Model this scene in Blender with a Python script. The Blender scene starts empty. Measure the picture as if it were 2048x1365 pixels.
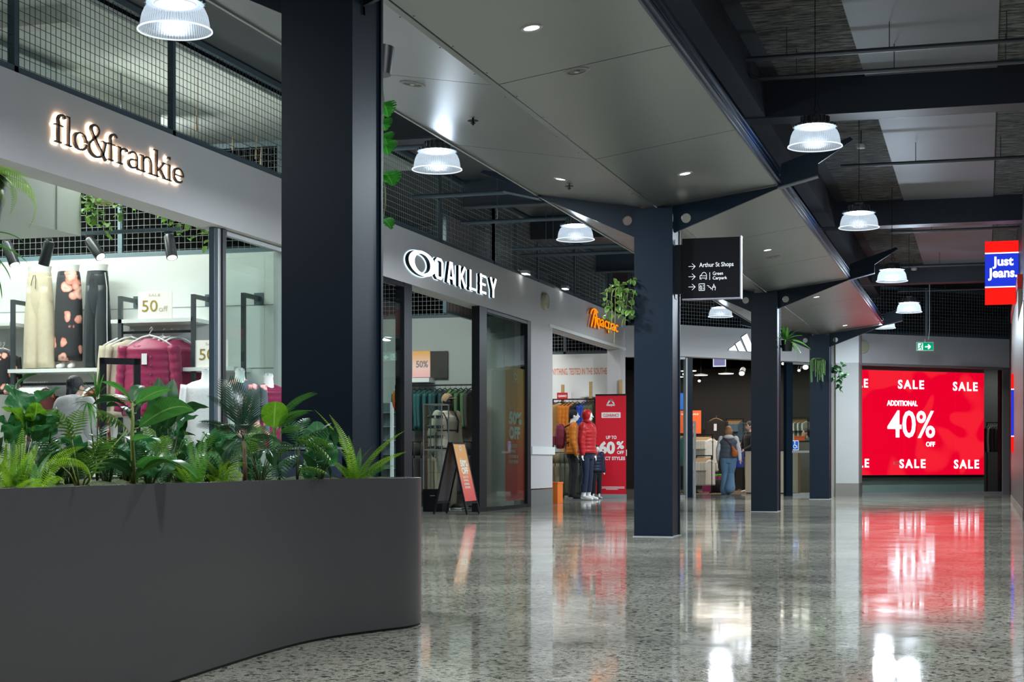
import bpy, bmesh, math, random
from mathutils import Vector, Matrix
R_ = random.Random(7)
S = bpy.context.scene
C = S.collection
# ---------------------------------------------------------------- camera
FPX, HZ, VPX, CH = 3226.0, 924.0, 1970.0, 0.8
AL = math.atan((VPX-1024)/FPX); SA, CA = math.sin(AL), math.cos(AL)
cam = bpy.data.cameras.new('camera'); co = bpy.data.objects.new('camera', cam); C.objects.link(co)
cam.sensor_width = 36; cam.lens = FPX/2048*36; cam.shift_y = (HZ-682.5)/2048
cam.clip_start = .05; cam.clip_end = 300
co.location = (0, 0, CH); co.rotation_euler = (math.pi/2, 0, AL)
S.camera = co
# ---------------------------------------------------------------- world, exposure
S.view_settings.view_transform = 'Standard'; S.view_settings.look = 'None'
S.view_settings.gamma = 1; S.view_settings.exposure = 0.0; S.view_settings.use_curve_mapping = False
w = bpy.data.worlds.new('world'); S.world = w; w.use_nodes = True
w.node_tree.nodes['Background'].inputs[0].default_value = (.75, .85, 1, 1)
w.node_tree.nodes['Background'].inputs[1].default_value = .09
S.cycles.max_bounces = 8; S.cycles.transparent_max_bounces = 16
S.cycles.sample_clamp_indirect = 4; S.cycles.use_denoising = True
S.cycles.caustics_reflective = False; S.cycles.caustics_refractive = False
def area(name, loc, size, power, col=(1,1,1), rot=(0,0,0), size_y=None, spread=None, shape=None):
    l = bpy.data.lights.new(name, 'AREA'); l.energy = power; l.color = col; l.size = size
    if size_y: l.shape = 'RECTANGLE'; l.size_y = size_y
    if shape: l.shape = shape
    if spread: l.spread = spread
    if name.startswith('shop'): l.specular_factor = .08
    o = bpy.data.objects.new(name, l); C.objects.link(o); o.location = loc; o.rotation_euler = rot
    return o
def spot(name, loc, tgt, power, ang=60, col=(1,1,1), blend=.5, r=.04):
    l = bpy.data.lights.new(name, 'SPOT'); l.energy = power; l.color = col; l.spot_size = math.radians(ang)
    l.spot_blend = blend; l.shadow_soft_size = r
    o = bpy.data.objects.new(name, l); C.objects.link(o); o.location = loc
    o.rotation_euler = (Vector(tgt)-Vector(loc)).to_track_quat('-Z', 'Y').to_euler()
    return o
COOL = (.85, .93, 1.0); WARM = (1, .9, .78); NEUT = (1, .98, .95)
PEND = 190.0      # watts per pendant lamp
# area lamps standing in for shop ceiling lights; no fixtures are built
area('shop_light', (-10.5, 13.0, 4.7), 1.5, 520, (.93, 1, .96), size_y=5)
area('shop_ceiling_fill', (-11.5, 14.0, 4.1), 1.6, 2400, (.93, 1, .94), rot=(math.pi, 0, 0), size_y=6)  # added upward lamp that brightens the pale shop ceiling
area('shop_light', (-10.6, 15.2, 4.7), 3.6, 200, (.93, 1, .96), size_y=.6)
area('shop_light', (-10.5, 24.5, 4.9), 3.0, 300, (.9, 1, .95), size_y=.5)
area('shop_light', (-10.5, 32.8, 4.8), 3.0, 260, NEUT, size_y=.6)
area('shop_light', (-5.2, 41.0, 3.6), 3.0, 170, WARM, size_y=3)
area('shop_light', (-6.8, 44.3, 3.4), 5.0, 120, WARM, size_y=1)
area('shop_light', (1.2, 44.0, 3.3), 1.2, 60, NEUT, size_y=.6)
# ---------------------------------------------------------------- helpers
def ray(px, py):
    u = (px-1024)/FPX
    return Vector((u*CA-SA, u*SA+CA, (HZ-py)/FPX))
O = Vector((0, 0, CH))
def at(px, py, zc): return O+ray(px, py)*zc
def onX(px, py, X): d = ray(px, py); return O+d*(X/d.x)
def onY(px, py, Y): d = ray(px, py); return O+d*(Y/d.y)
def onZ(px, py, z): d = ray(px, py); return O+d*((z-CH)/d.z)
class VPl:
    """vertical plane through p with horizontal unit direction u (to the right as seen)"""
    def __init__(s, p, u): s.p = Vector((p[0], p[1], 0)); s.u = Vector((u[0], u[1], 0)).normalized(); s.n = Vector((s.u.y, -s.u.x, 0))
    def hit(s, px, py):
        d = ray(px, py); t = (s.p-O).dot(s.n)/d.dot(s.n) if True else 0
        # n is horizontal so z drops out
        return O+d*t
    def off(s, k): return VPl(s.p+s.n*k, s.u)
MATS = {}
def mat(name, col, rough=.5, metal=0, emit=0, ecol=None, bump=0, bscale=50, spec=.5, alpha=1, coat=0, noise=0, nscale=8, trans=0, aniso=0, sheen=0):
    if name in MATS: return MATS[name]
    m = bpy.data.materials.new(name); m.use_nodes = True; MATS[name] = m
    nt = m.node_tree; b = nt.nodes['Principled BSDF']
    b.inputs['Base Color'].default_value = (*col, 1); b.inputs['Roughness'].default_value = rough
    b.inputs['Metallic'].default_value = metal; b.inputs['Specular IOR Level'].default_value = spec
    b.inputs['Coat Weight'].default_value = coat; b.inputs['Coat Roughness'].default_value = .05
    b.inputs['Alpha'].default_value = alpha; b.inputs['Transmission Weight'].default_value = trans
    b.inputs['Anisotropic'].default_value = aniso
    b.inputs['Sheen Weight'].default_value = sheen
    if emit: b.inputs['Emission Color'].default_value = (*(ecol or col), 1); b.inputs['Emission Strength'].default_value = emit
    if bump or noise:
        tc = nt.nodes.new('ShaderNodeTexCoord'); n = nt.nodes.new('ShaderNodeTexNoise')
        n.inputs['Detail'].default_value = 4
        nt.links.new(tc.outputs['Object'], n.inputs['Vector'])
        if bump:
            n.inputs['Scale'].default_value = bscale
            bp = nt.nodes.new('ShaderNodeBump'); bp.inputs['Strength'].default_value = bump; bp.inputs['Distance'].default_value = .01
            nt.links.new(n.outputs['Fac'], bp.inputs['Height']); nt.links.new(bp.outputs[0], b.inputs['Normal'])
        if noise:
            n2 = nt.nodes.new('ShaderNodeTexNoise'); n2.inputs['Scale'].default_value = nscale; n2.inputs['Detail'].default_value = 3
            nt.links.new(tc.outputs['Object'], n2.inputs['Vector'])
            mx = nt.nodes.new('ShaderNodeMix'); mx.data_type = 'RGBA'
            mx.inputs[6].default_value = (*[c*(1-noise) for c in col], 1); mx.inputs[7].default_value = (*[min(1, c*(1+noise)) for c in col], 1)
            nt.links.new(n2.outputs['Fac'], mx.inputs[0]); nt.links.new(mx.outputs[2], b.inputs['Base Color'])
    return m
def emis(name, col, s):
    if name in MATS: return MATS[name]
    m = bpy.data.materials.new(name); m.use_nodes = True; MATS[name] = m
    nt = m.node_tree; nt.nodes.clear(); e = nt.nodes.new('ShaderNodeEmission'); o = nt.nodes.new('ShaderNodeOutputMaterial')
    e.inputs[0].default_value = (*col, 1); e.inputs[1].default_value = s; nt.links.new(e.outputs[0], o.inputs[0])
    return m
def glassmat(name, col=(.9, .97, .95), refl=1.0, tint=.93):
    if name in MATS: return MATS[name]
    m = bpy.data.materials.new(name); m.use_nodes = True; MATS[name] = m
    nt = m.node_tree; nt.nodes.clear(); o = nt.nodes.new('ShaderNodeOutputMaterial')
    t = nt.nodes.new('ShaderNodeBsdfTransparent'); g = nt.nodes.new('ShaderNodeBsdfGlossy'); g.inputs['Roughness'].default_value = .01
    mx = nt.nodes.new('ShaderNodeMixShader'); ge = nt.nodes.new('ShaderNodeNewGeometry'); dt = nt.nodes.new('ShaderNodeVectorMath'); dt.operation = 'DOT_PRODUCT'
    nt.links.new(ge.outputs['Normal'], dt.inputs[0]); nt.links.new(ge.outputs['Incoming'], dt.inputs[1])
    def mth(op, a, b=None):
        q = nt.nodes.new('ShaderNodeMath'); q.operation = op; nt.links.new(a, q.inputs[0])
        if b is not None: q.inputs[1].default_value = b
        return q.outputs[0]
    sch = mth('MULTIPLY', mth('POWER', mth('SUBTRACT', mth('ABSOLUTE', dt.outputs['Value']), 1.0), 1.0), -1.0); sch = mth('POWER', sch, 5.0); sch = mth('MULTIPLY', sch, .96); sch = mth('ADD', sch, .035)
    t.inputs[0].default_value = (*[c*tint for c in col], 1)
    mm = nt.nodes.new('ShaderNodeMath'); mm.operation = 'MULTIPLY'; mm.inputs[1].default_value = refl
    nt.links.new(sch, mm.inputs[0]); nt.links.new(mm.outputs[0], mx.inputs[0])
    nt.links.new(t.outputs[0], mx.inputs[1]); nt.links.new(g.outputs[0], mx.inputs[2]); nt.links.new(mx.outputs[0], o.inputs[0])
    return m
class MB:
    def __init__(s): s.v = []; s.f = []; s.uv = {}; s.mi = {}
    def add(s, vs, fs, mi=0, uvs=None):
        n = len(s.v); s.v += [Vector(v) for v in vs]
        for k, f in enumerate(fs):
            if mi: s.mi[len(s.f)] = mi
            if uvs: s.uv[len(s.f)] = [uvs[i] for i in f]
            s.f.append(tuple(i+n for i in f))
        return s
    def box(s, x0, x1, y0, y1, z0, z1, mi=0):
        v = [(x, y, z) for z in (z0, z1) for y in (y0, y1) for x in (x0, x1)]
        return s.add(v, [(0,2,3,1),(4,5,7,6),(0,1,5,4),(2,6,7,3),(0,4,6,2),(1,3,7,5)], mi)
    def obox(s, c, ax, ay, az, mi=0):
        """box from centre and three half-vectors"""
        c, ax, ay, az = map(Vector, (c, ax, ay, az))
        v = [c+ax*i+ay*j+az*k for k in (-1,1) for j in (-1,1) for i in (-1,1)]
        return s.add(v, [(0,2,3,1),(4,5,7,6),(0,1,5,4),(2,6,7,3),(0,4,6,2),(1,3,7,5)], mi)
    def bar(s, a, b, w, h=None, up=(0,0,1), mi=0):
        a, b = Vector(a), Vector(b); d = (b-a); L = d.length; d = d/L; up = Vector(up)
        if abs(d.dot(up)) > .98: up = Vector((0,1,0))
        r = d.cross(up).normalized(); u = r.cross(d)
        return s.obox((a+b)/2, r*w/2, d*L/2, u*(h or w)/2, mi)
    def tube(s, pts, rad, n=8, cap=True, mi=0, sx=1, up=None):
        pts = [Vector(p) for p in pts]; N = len(pts)
        if not hasattr(rad, '__len__'): rad = [rad]*N
        base = len(s.v); prev = None; vs = []; fs = []
        for i, p in enumerate(pts):
            d = (pts[min(i+1, N-1)]-pts[max(i-1, 0)]).normalized()
            if prev is None:
                a = Vector(up) if up else (Vector((0,0,1)) if abs(d.z) < .9 else Vector((0,1,0)))
                r = d.cross(a).normalized()
            else:
                r = (prev-d*prev.dot(d)).normalized()
            prev = r; u = r.cross(d)
            for k in range(n):
                t = 2*math.pi*k/n; vs.append(p+(r*math.cos(t)*sx+u*math.sin(t))*rad[i])
        for i in range(N-1):
            for k in range(n):
                a = i*n+k; b = i*n+(k+1)%n; fs.append((a, b, b+n, a+n))
        if cap: fs.append(tuple(range(n))[::-1]); fs.append(tuple((N-1)*n+k for k in range(n)))
        return s.add(vs, fs, mi)
    def lathe(s, prof, c=(0,0,0), n=32, mi=0, rib=0, nr=36):
        cx, cy, cz = c; vs = []; fs = []
        for r, z in prof:
            for k in range(n):
                t = 2*math.pi*k/n; q = r*(1+rib*(1 if k % 2 else -1)) if rib else r
                vs.append((cx+q*math.cos(t), cy+q*math.sin(t), cz+z))
        for i in range(len(prof)-1):
            for k in range(n):
                a = i*n+k; b = i*n+(k+1)%n; fs.append((a, b, b+n, a+n))
        return s.add(vs, fs, mi)
    def disc(s, c, r, n=24, ax=(1,0,0), ay=(0,1,0), mi=0):
        c, ax, ay = Vector(c), Vector(ax), Vector(ay)
        return s.add([c+ax*r*math.cos(2*math.pi*k/n)+ay*r*math.sin(2*math.pi*k/n) for k in range(n)], [tuple(range(n))], mi)
    def cyl(s, a, b, r, n=16, mi=0): return s.tube([a, b], r, n, True, mi)
    def prism(s, poly, z0, z1, mi=0):
        n = len(poly)
        return s.add([(x, y, z0) for x, y in poly]+[(x, y, z1) for x, y in poly],
            [tuple(range(n))[::-1], tuple(range(n, 2*n))]+[(i, (i+1)%n, n+(i+1)%n, n+i) for i in range(n)], mi)
    def slab(s, pts, nrm, t, mi=0):
        """planar polygon given by 3D points, thickened by t along nrm"""
        n = len(pts); q = Vector(nrm)*t
        return s.add([Vector(p) for p in pts]+[Vector(p)+q for p in pts],
            [tuple(range(n))[::-1], tuple(range(n, 2*n))]+[(i, (i+1)%n, n+(i+1)%n, n+i) for i in range(n)], mi)
    def loft(s, rings, cap=True, mi=0):
        n = len(rings[0]); vs = [p for r in rings for p in r]; fs = []
        for i in range(len(rings)-1):
            for k in range(n):
                a = i*n+k; b = i*n+(k+1)%n; fs.append((a, b, b+n, a+n))
        if cap: fs.append(tuple(range(n))[::-1]); fs.append(tuple((len(rings)-1)*n+k for k in range(n)))
        return s.add(vs, fs, mi)
    def grid(s, fn, nu, nv, mi=0):
        vs = []; uv = []
        for i in range(nu+1):
            for j in range(nv+1): vs.append(fn(i/nu, j/nv)); uv.append((i/nu, j/nv))
        return s.add(vs, [(i*(nv+1)+j, (i+1)*(nv+1)+j, (i+1)*(nv+1)+j+1, i*(nv+1)+j+1) for i in range(nu) for j in range(nv)], mi, uv)
    def merge(s, o, M=None, mi=None):
        n = len(s.v); s.v += [(M @ v if M else v.copy()) for v in o.v]; k0 = len(s.f)
        for k, f in enumerate(o.f):
            if k in o.uv: s.uv[k0+k] = o.uv[k]
            if mi is not None: s.mi[k0+k] = mi
            elif k in o.mi: s.mi[k0+k] = o.mi[k]
            s.f.append(tuple(i+n for i in f))
        return s
    def mesh(s, name, mats, smooth=False, org=(0,0,0)):
        me = bpy.data.meshes.new(name); o = Vector(org)
        me.from_pydata([v-o for v in s.v], [], s.f)
        if not isinstance(mats, (list, tuple)): mats = [mats]
        for m in mats: me.materials.append(m)
        if s.mi:
            for k, i in s.mi.items(): me.polygons[k].material_index = i
        if s.uv:
            ul = me.uv_layers.new(name='UVMap')
            for k, u in s.uv.items():
                for q, li in enumerate(me.polygons[k].loop_indices): ul.data[li].uv = u[q]
        if smooth:
            me.polygons.foreach_set('use_smooth', [True]*len(me.polygons))
            if smooth != 1:
                me.set_sharp_from_angle(angle=math.radians(smooth))
        me.update(); return me
    def build(s, name, mats, parent=None, smooth=False):
        """world-coordinate geometry -> object (children are stored relative to an unrotated parent)"""
        org = parent.location if parent is not None else Vector((0,0,0))
        if parent is not None and parent.parent is not None: org = org+parent.parent.location
        if parent is None and s.v:
            lo = [min(v[i] for v in s.v) for i in range(3)]; hi = [max(v[i] for v in s.v) for i in range(3)]
            org = Vector(((lo[0]+hi[0])/2, (lo[1]+hi[1])/2, lo[2]))
        o = bpy.data.objects.new(name, s.mesh(name, mats, smooth, org)); C.objects.link(o)
        if parent is not None: o.parent = parent
        else: o.location = org
        return o
def fixn(me):
    bm = bmesh.new(); bm.from_mesh(me); bmesh.ops.recalc_face_normals(bm, faces=bm.faces); bm.to_mesh(me); bm.free()
def thing(name, label, cat, loc=(0,0,0), rz=0, group=None):
    o = bpy.data.objects.new(name, None); C.objects.link(o); o.location = loc; o.rotation_euler = (0,0,rz)
    o.empty_display_size = .1; return tag(o, label, cat, group)
def tag(o, label, cat, group=None, kind=None):
    o['label'] = label; o['category'] = cat
    if group: o['group'] = group
    o['kind'] = kind or 'thing'
    return o
def struct(name, mb, m, parent=None, label=None, smooth=False):
    o = mb.build(name, m, parent, smooth)
    if parent is None: o['kind'] = 'structure'
    if label: o['label'] = label
    return o
def dup(root, loc=None, rz=None, label=None, group=None, mats=None):
    def sub(o):
        c = o.copy()
        if mats and o.type == 'MESH' and any(m and m.name in mats for m in o.data.materials):
            c.data = o.data.copy()
            for i, m in enumerate(c.data.materials):
                if m and m.name in mats: c.data.materials[i] = mats[m.name]
        C.objects.link(c); return c
    r = sub(root)
    if loc is not None: r.location = loc
    if rz is not None: r.rotation_euler = (0,0,rz)
    if label: r['label'] = label
    if group: r['group'] = group
    for ch in list(root.children):
        c = sub(ch); c.parent = r
        for g in list(ch.children): d = sub(g); d.parent = c
    return r
def text_mb(body, w, h, ext=.004, bold=0, shear=0, spacing=1, res=3, fill_h=True, align=None):
    """text as prisms in the local XY plane, its bounding box scaled to w x h (h None keeps the aspect)"""
    cu = bpy.data.curves.new('t', 'FONT'); cu.body = body; cu.size = 1; cu.extrude = .02; cu.offset = bold; cu.shear = shear
    cu.space_character = spacing; cu.resolution_u = res
    if align: cu.align_x = align
    o = bpy.data.objects.new('t', cu); C.objects.link(o)
    dg = bpy.context.evaluated_depsgraph_get(); me = bpy.data.meshes.new_from_object(o.evaluated_get(dg))
    xs = [v.co.x for v in me.vertices]; ys = [v.co.y for v in me.vertices]
    x0, x1, y0, y1 = min(xs), max(xs), min(ys), max(ys)
    sx = w/(x1-x0) if w else h/(y1-y0); sy = h/(y1-y0) if h else sx
    mb = MB(); mb.add([((v.co.x-x0)*sx, (v.co.y-y0)*sy, v.co.z/.02*ext/2) for v in me.vertices], [tuple(p.vertices) for p in me.polygons])
    bpy.data.objects.remove(o); bpy.data.meshes.remove(me); bpy.data.curves.remove(cu)
    return mb
def frame_mat(p, u, up=(0,0,1)):
    u = Vector(u).normalized(); up = Vector(up).normalized(); n = u.cross(up)
    return Matrix(((u.x, up.x, n.x, p[0]), (u.y, up.y, n.y, p[1]), (u.z, up.z, n.z, p[2]), (0,0,0,1)))
def text_px(mb, body, pl, x0, x1, ytop, ybot, **kw):
    """adds text standing on plane pl between photo columns x0..x1; ytop/ybot are the rows at its left end"""
    a = pl.hit(x0, ybot); b = pl.hit(x1, ybot); t = pl.hit(x0, ytop)
    tm = text_mb(body, (Vector((b.x,b.y,0))-Vector((a.x,a.y,0))).length, t.z-a.z, **kw)
    mb.merge(tm, frame_mat(a, pl.u)); return mb
def rect_px(mb, pl, x0, x1, ytop, ybot, t=.01, mi=0):
    a = pl.hit(x0, ybot); b = pl.hit(x1, ybot); z1 = pl.hit(x0, ytop).z; b.z = a.z
    c = (a+b)/2; c.z = (a.z+z1)/2
    return mb.obox(c+pl.n*t/2*-1, (b-a)/2, pl.n*t/2, Vector((0,0,(z1-a.z)/2)), mi)
ORD = ['first','second','third','fourth','fifth','sixth','seventh','eighth','ninth','tenth','eleventh','twelfth','thirteenth','fourteenth','fifteenth','sixteenth','seventeenth','eighteenth','nineteenth','twentieth']
# ---------------------------------------------------------------- materials of the shell
def floor_mat():
    m = bpy.data.materials.new('polished_concrete'); m.use_nodes = True; nt = m.node_tree; b = nt.nodes['Principled BSDF']; L = nt.links.new
    tc = nt.nodes.new('ShaderNodeTexCoord')
    def noise(s, d=4, r=.6):
        n = nt.nodes.new('ShaderNodeTexNoise'); n.inputs['Scale'].default_value = s; n.inputs['Detail'].default_value = d; n.inputs['Roughness'].default_value = r
        L(tc.outputs['Object'], n.inputs['Vector']); return n
    def ramp(src, p0, c0, p1, c1):
        r = nt.nodes.new('ShaderNodeValToRGB'); e = r.color_ramp.elements; e[0].position = p0; e[0].color = (*c0, 1); e[1].position = p1; e[1].color = (*c1, 1)
        L(src, r.inputs[0]); return r
    big = ramp(noise(1.1).outputs['Fac'], .35, (.25,.243,.192), .68, (.43,.42,.345))
    vo = nt.nodes.new('ShaderNodeTexVoronoi'); vo.inputs['Scale'].default_value = 60; L(tc.outputs['Object'], vo.inputs['Vector'])
    dark = ramp(vo.outputs['Color'], .20, (.06,.06,.065), .36, (1.06,1.06,1.04))
    n2 = ramp(noise(170, 2).outputs['Fac'], .36, (.35,.35,.35), .6, (1.2,1.2,1.2))
    m1 = nt.nodes.new('ShaderNodeMix'); m1.data_type = 'RGBA'; m1.blend_type = 'MULTIPLY'; m1.inputs[0].default_value = .95
    L(big.outputs[0], m1.inputs[6]); L(dark.outputs[0], m1.inputs[7])
    m2 = nt.nodes.new('ShaderNodeMix'); m2.data_type = 'RGBA'; m2.blend_type = 'MULTIPLY'; m2.inputs[0].default_value = .7
    L(m1.outputs[2], m2.inputs[6]); L(n2.outputs[0], m2.inputs[7])
    # hairline scratches / fine cracks
    wv = nt.nodes.new('ShaderNodeTexVoronoi'); wv.feature = 'DISTANCE_TO_EDGE'; wv.inputs['Scale'].default_value = .55; wv.inputs['Randomness'].default_value = 1
    nz = noise(2.5, 6, .7); mp = nt.nodes.new('ShaderNodeVectorMath'); mp.operation = 'MULTIPLY_ADD'; mp.inputs[1].default_value = (.25,.25,.25)
    L(nz.outputs['Color'], mp.inputs[0]); L(tc.outputs['Object'], mp.inputs[2]); L(mp.outputs[0], wv.inputs['Vector'])
    cr = ramp(wv.outputs['Distance'], .0, (1,1,1), .004, (0,0,0))
    br = ramp(noise(3).outputs['Fac'], .52, (0,0,0), .6, (1,1,1))
    mul = nt.nodes.new('ShaderNodeMath'); mul.operation = 'MULTIPLY'; L(cr.outputs[0], mul.inputs[0]); L(br.outputs[0], mul.inputs[1])
    m3 = nt.nodes.new('ShaderNodeMix'); m3.data_type = 'RGBA'; L(mul.outputs[0], m3.inputs[0]); L(m2.outputs[2], m3.inputs[6]); m3.inputs[7].default_value = (.55,.55,.5,1)
    L(m3.outputs[2], b.inputs['Base Color'])
    rr = ramp(noise(1.7, 5).outputs['Fac'], .3, (.035,)*3, .75, (.11,)*3); L(rr.outputs[0], b.inputs['Roughness'])
    b.inputs['Specular IOR Level'].default_value = .40
    bp = nt.nodes.new('ShaderNodeBump'); bp.inputs['Strength'].default_value = .12; bp.inputs['Distance'].default_value = .004
    L(noise(2.2, 2).outputs['Fac'], bp.inputs['Height']); L(bp.outputs[0], b.inputs['Normal'])
    return m
def metal_panel():
    m = bpy.data.materials.new('brushed_panel'); m.use_nodes = True; nt = m.node_tree; b = nt.nodes['Principled BSDF']; L = nt.links.new
    b.inputs['Base Color'].default_value = (.20,.21,.21,1); b.inputs['Metallic'].default_value = .75; b.inputs['Roughness'].default_value = .34
    tc = nt.nodes.new('ShaderNodeTexCoord'); mp = nt.nodes.new('ShaderNodeMapping'); mp.inputs['Scale'].default_value = (90, 1.2, 20)
    n = nt.nodes.new('ShaderNodeTexNoise'); n.inputs['Scale'].default_value = 1.5; n.inputs['Detail'].default_value = 5
    L(tc.outputs['Object'], mp.inputs[0]); L(mp.outputs[0], n.inputs['Vector'])
    bp = nt.nodes.new('ShaderNodeBump'); bp.inputs['Strength'].default_value = .0; bp.inputs['Distance'].default_value = .002
    L(n.outputs['Fac'], bp.inputs['Height']); L(bp.outputs[0], b.inputs['Normal'])
    mr = nt.nodes.new('ShaderNodeMapRange'); mr.inputs[3].default_value = .36; mr.inputs[4].default_value = .385
    L(n.outputs['Fac'], mr.inputs[0]); L(mr.outputs[0], b.inputs['Roughness'])
    return m
def woodwool():
    m = bpy.data.materials.new('wood_wool'); m.use_nodes = True; nt = m.node_tree; b = nt.nodes['Principled BSDF']; L = nt.links.new
    tc = nt.nodes.new('ShaderNodeTexCoord'); mp = nt.nodes.new('ShaderNodeMapping'); mp.inputs['Scale'].default_value = (2.2, 13, 1)
    n = nt.nodes.new('ShaderNodeTexNoise'); n.inputs['Scale'].default_value = 1.6; n.inputs['Detail'].default_value = 8; n.inputs['Roughness'].default_value = .75
    L(tc.outputs['Object'], mp.inputs[0]); L(mp.outputs[0], n.inputs['Vector'])
    r = nt.nodes.new('ShaderNodeValToRGB'); e = r.color_ramp.elements; e[0].position = .44; e[0].color = (.010,.010,.011,1); e[1].position = .60; e[1].color = (.20,.19,.18,1)
    L(n.outputs['Fac'], r.inputs[0]); L(r.outputs[0], b.inputs['Base Color']); b.inputs['Roughness'].default_value = .9
    return m
M_floor = floor_mat(); M_panel = metal_panel(); M_wool = woodwool()
M_fac = mat('facade_paint', (.57,.55,.555), .6, noise=.03, nscale=3, bump=.03, bscale=200)
M_white = mat('white_paint', (.78,.80,.79), .6)
M_shopw = mat('shop_white', (.80,.83,.81), .55)
M_grey = mat('shop_grey', (.36,.40,.38), .6)
M_navy = mat('navy_steel', (.0035,.0095,.018), .42, noise=.2, nscale=1.5, spec=.16)
M_navys = mat('navy_steel_side', (.0035,.0095,.018), .42, spec=.16)
M_slate = mat('slate_steel', (.05,.08,.10), .45)
M_dark = mat('roof_dark', (.013,.016,.022), .7, noise=.3, nscale=2)
M_black = mat('black_powdercoat', (.006,.007,.009), .45, spec=.2)
M_pale = mat('pale_ceiling_panel', (.17,.165,.19), .55, noise=.06, nscale=2)
M_skirt = mat('skirting_grey', (.16,.165,.16), .5)
M_wire = mat('mesh_wire', (.030,.042,.05), .45, metal=.2)
M_wirel = mat('mesh_wire_galv', (.26,.31,.33), .45, metal=.2)
M_glass = glassmat('shop_glass'); M_steel = mat('steel', (.6,.6,.6), .3, 1)
M_alu = mat('aluminium', (.36,.37,.37), .5, .5)
FX = -7.7; ZT = 4.03; ZB = 3.28; CEIL = 5.15; FY = 17.6; OY = 27.6; MY = 35.2
# ---------------------------------------------------------------- floor and far section plan
struct('floor', MB().box(FX, 6, -3, 60, -.05, 0), M_floor)
mb = MB(); mb.box(FX-12, FX, -3, FY, -.05, -.001); struct('floor_shop_one', mb, mat('pale_vinyl', (.45,.46,.44), .3))
mb = MB(); mb.box(FX-12, FX, FY+.001, 60, -.05, -.001); struct('floor_shop_two', mb, mat('grey_tile', (.16,.165,.16), .15))
A0 = Vector((-6.55, 35.3, 0)); A2 = Vector((-3.45, 38.95, 0)); P1 = Vector((-3.32, 38.0, 0)); P2 = Vector((-2.80, 38.18, 0))
L0 = Vector((-2.80, 39.0, 0)); L1 = Vector((.75, 42.05, 0))
AD = VPl(A0, A2-A0); LE = VPl(L0, L1-L0)
ZTF, ZBF = 3.84, 3.14
# ---------------------------------------------------------------- shopfront bulkheads and piers
def vslab(a, b, z0, z1, t):
    """wall slab between plan points a-b, front face on the line, thickness going back"""
    a = Vector((a[0],a[1],0)); b = Vector((b[0],b[1],0)); pl = VPl(a, b-a); mb = MB(); n = -pl.n*t
    poly = [a, b, b+n, a+n]; mb.prism([(p.x, p.y) for p in poly], z0, z1); return mb
def py_at(px): return onX(px, HZ, FX).y
PIER = (py_at(1062), py_at(1105)); YK = 35.25
mb = MB(); mb.box(FX-.3, FX, 4, YK, ZB, ZT)
mb.box(FX-.3, FX, FY-.25, onX(745, HZ, FX).y, 0, ZB)      # pier behind the near column
mb.box(FX-.3, FX, PIER[0], PIER[1], .32, ZB); mb.box(FX-.3, FX, 34.75, YK, .32, ZB)
struct('wall_left', mb, M_fac)
mb = MB(); mb.box(FX-.31, FX+.006, PIER[0]-.004, PIER[1]+.004, 0, .30); mb.box(FX-.31, FX+.006, 34.74, YK+.004, 0, .30)
struct('baseboard_left', mb, M_skirt)
mb = MB(); mb.box(FX-.32, FX+.03, PIER[0]-.02, PIER[1]+.07, .93, 1.07); struct('trim_1', mb, M_white)
mb = MB(); mb.box(FX-.32, FX+.03, 34.73, YK+.02, .93, 1.07); struct('trim_2', mb, M_white)
mb = MB(); mb.box(FX-.02, FX+.012, onX(1098,HZ,FX).y, onX(1262,HZ,FX).y, ZB, ZB+.06); struct('trim_3', mb, M_white)
mb = MB()
mb.merge(vslab((FX, YK), A0, ZBF, ZTF, .3)); mb.merge(vslab(A0, A2, ZBF, ZTF, .3)); mb.merge(vslab(A2, L0, ZBF, ZTF, .3)); mb.merge(vslab(L0, L1, ZBF, ZTF, .3))
mb.merge(vslab((L1.x,L1.y), (L1.x+1.2,L1.y+.2), 0, ZTF, .3))
struct('wall_back', mb, M_fac)
# the pale pier between the angled shopfronts
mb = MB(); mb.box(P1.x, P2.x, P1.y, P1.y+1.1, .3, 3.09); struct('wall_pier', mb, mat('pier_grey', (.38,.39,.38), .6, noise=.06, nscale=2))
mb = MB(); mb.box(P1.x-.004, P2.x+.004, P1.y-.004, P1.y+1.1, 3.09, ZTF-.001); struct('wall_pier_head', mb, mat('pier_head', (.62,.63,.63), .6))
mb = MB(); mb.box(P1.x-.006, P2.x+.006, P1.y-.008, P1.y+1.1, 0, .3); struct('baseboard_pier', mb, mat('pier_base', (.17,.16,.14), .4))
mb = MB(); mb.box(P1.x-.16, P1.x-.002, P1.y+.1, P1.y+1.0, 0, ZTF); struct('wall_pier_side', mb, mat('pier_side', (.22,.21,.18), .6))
# ---------------------------------------------------------------- roof
mb = MB(); mb.box(-22, -2.22, -4, 62, CEIL, CEIL+.1); mb.box(-22, 8, 42.6, 62, CEIL, CEIL+.1)
struct('ceiling', mb, M_dark); struct('ceiling_far', MB().box(-14, 8, 38.9, 50, CEIL-.06, CEIL-.035), MATS['far_black'] if 'far_black' in MATS else mat('far_black', (.004,.004,.005), .7))
struct('ceiling_slate_soffit', MB().box(FX, -4.79, 4, 34, CEIL-.02, CEIL-.001), mat('soffit_slate', (.06,.068,.078), .5))
struct('ceiling_wood_wool', MB().box(-2.22, -1.29, -4, 42.6, CEIL-.01, CEIL+.1), M_wool)
struct('ceiling_pale_panels', MB().box(-1.29, .13, -4, 42.6, CEIL-.03, CEIL+.1), M_pale)
struct('ceiling_wood_wool', MB().box(.13, .7, -4, 42.6, CEIL-.01, CEIL+.1), M_wool)
mb = MB(); mb.box(-2.62, -2.40, -2, 42, CEIL-.42, CEIL); struct('ceiling_duct_beam', mb, M_dark)
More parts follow.
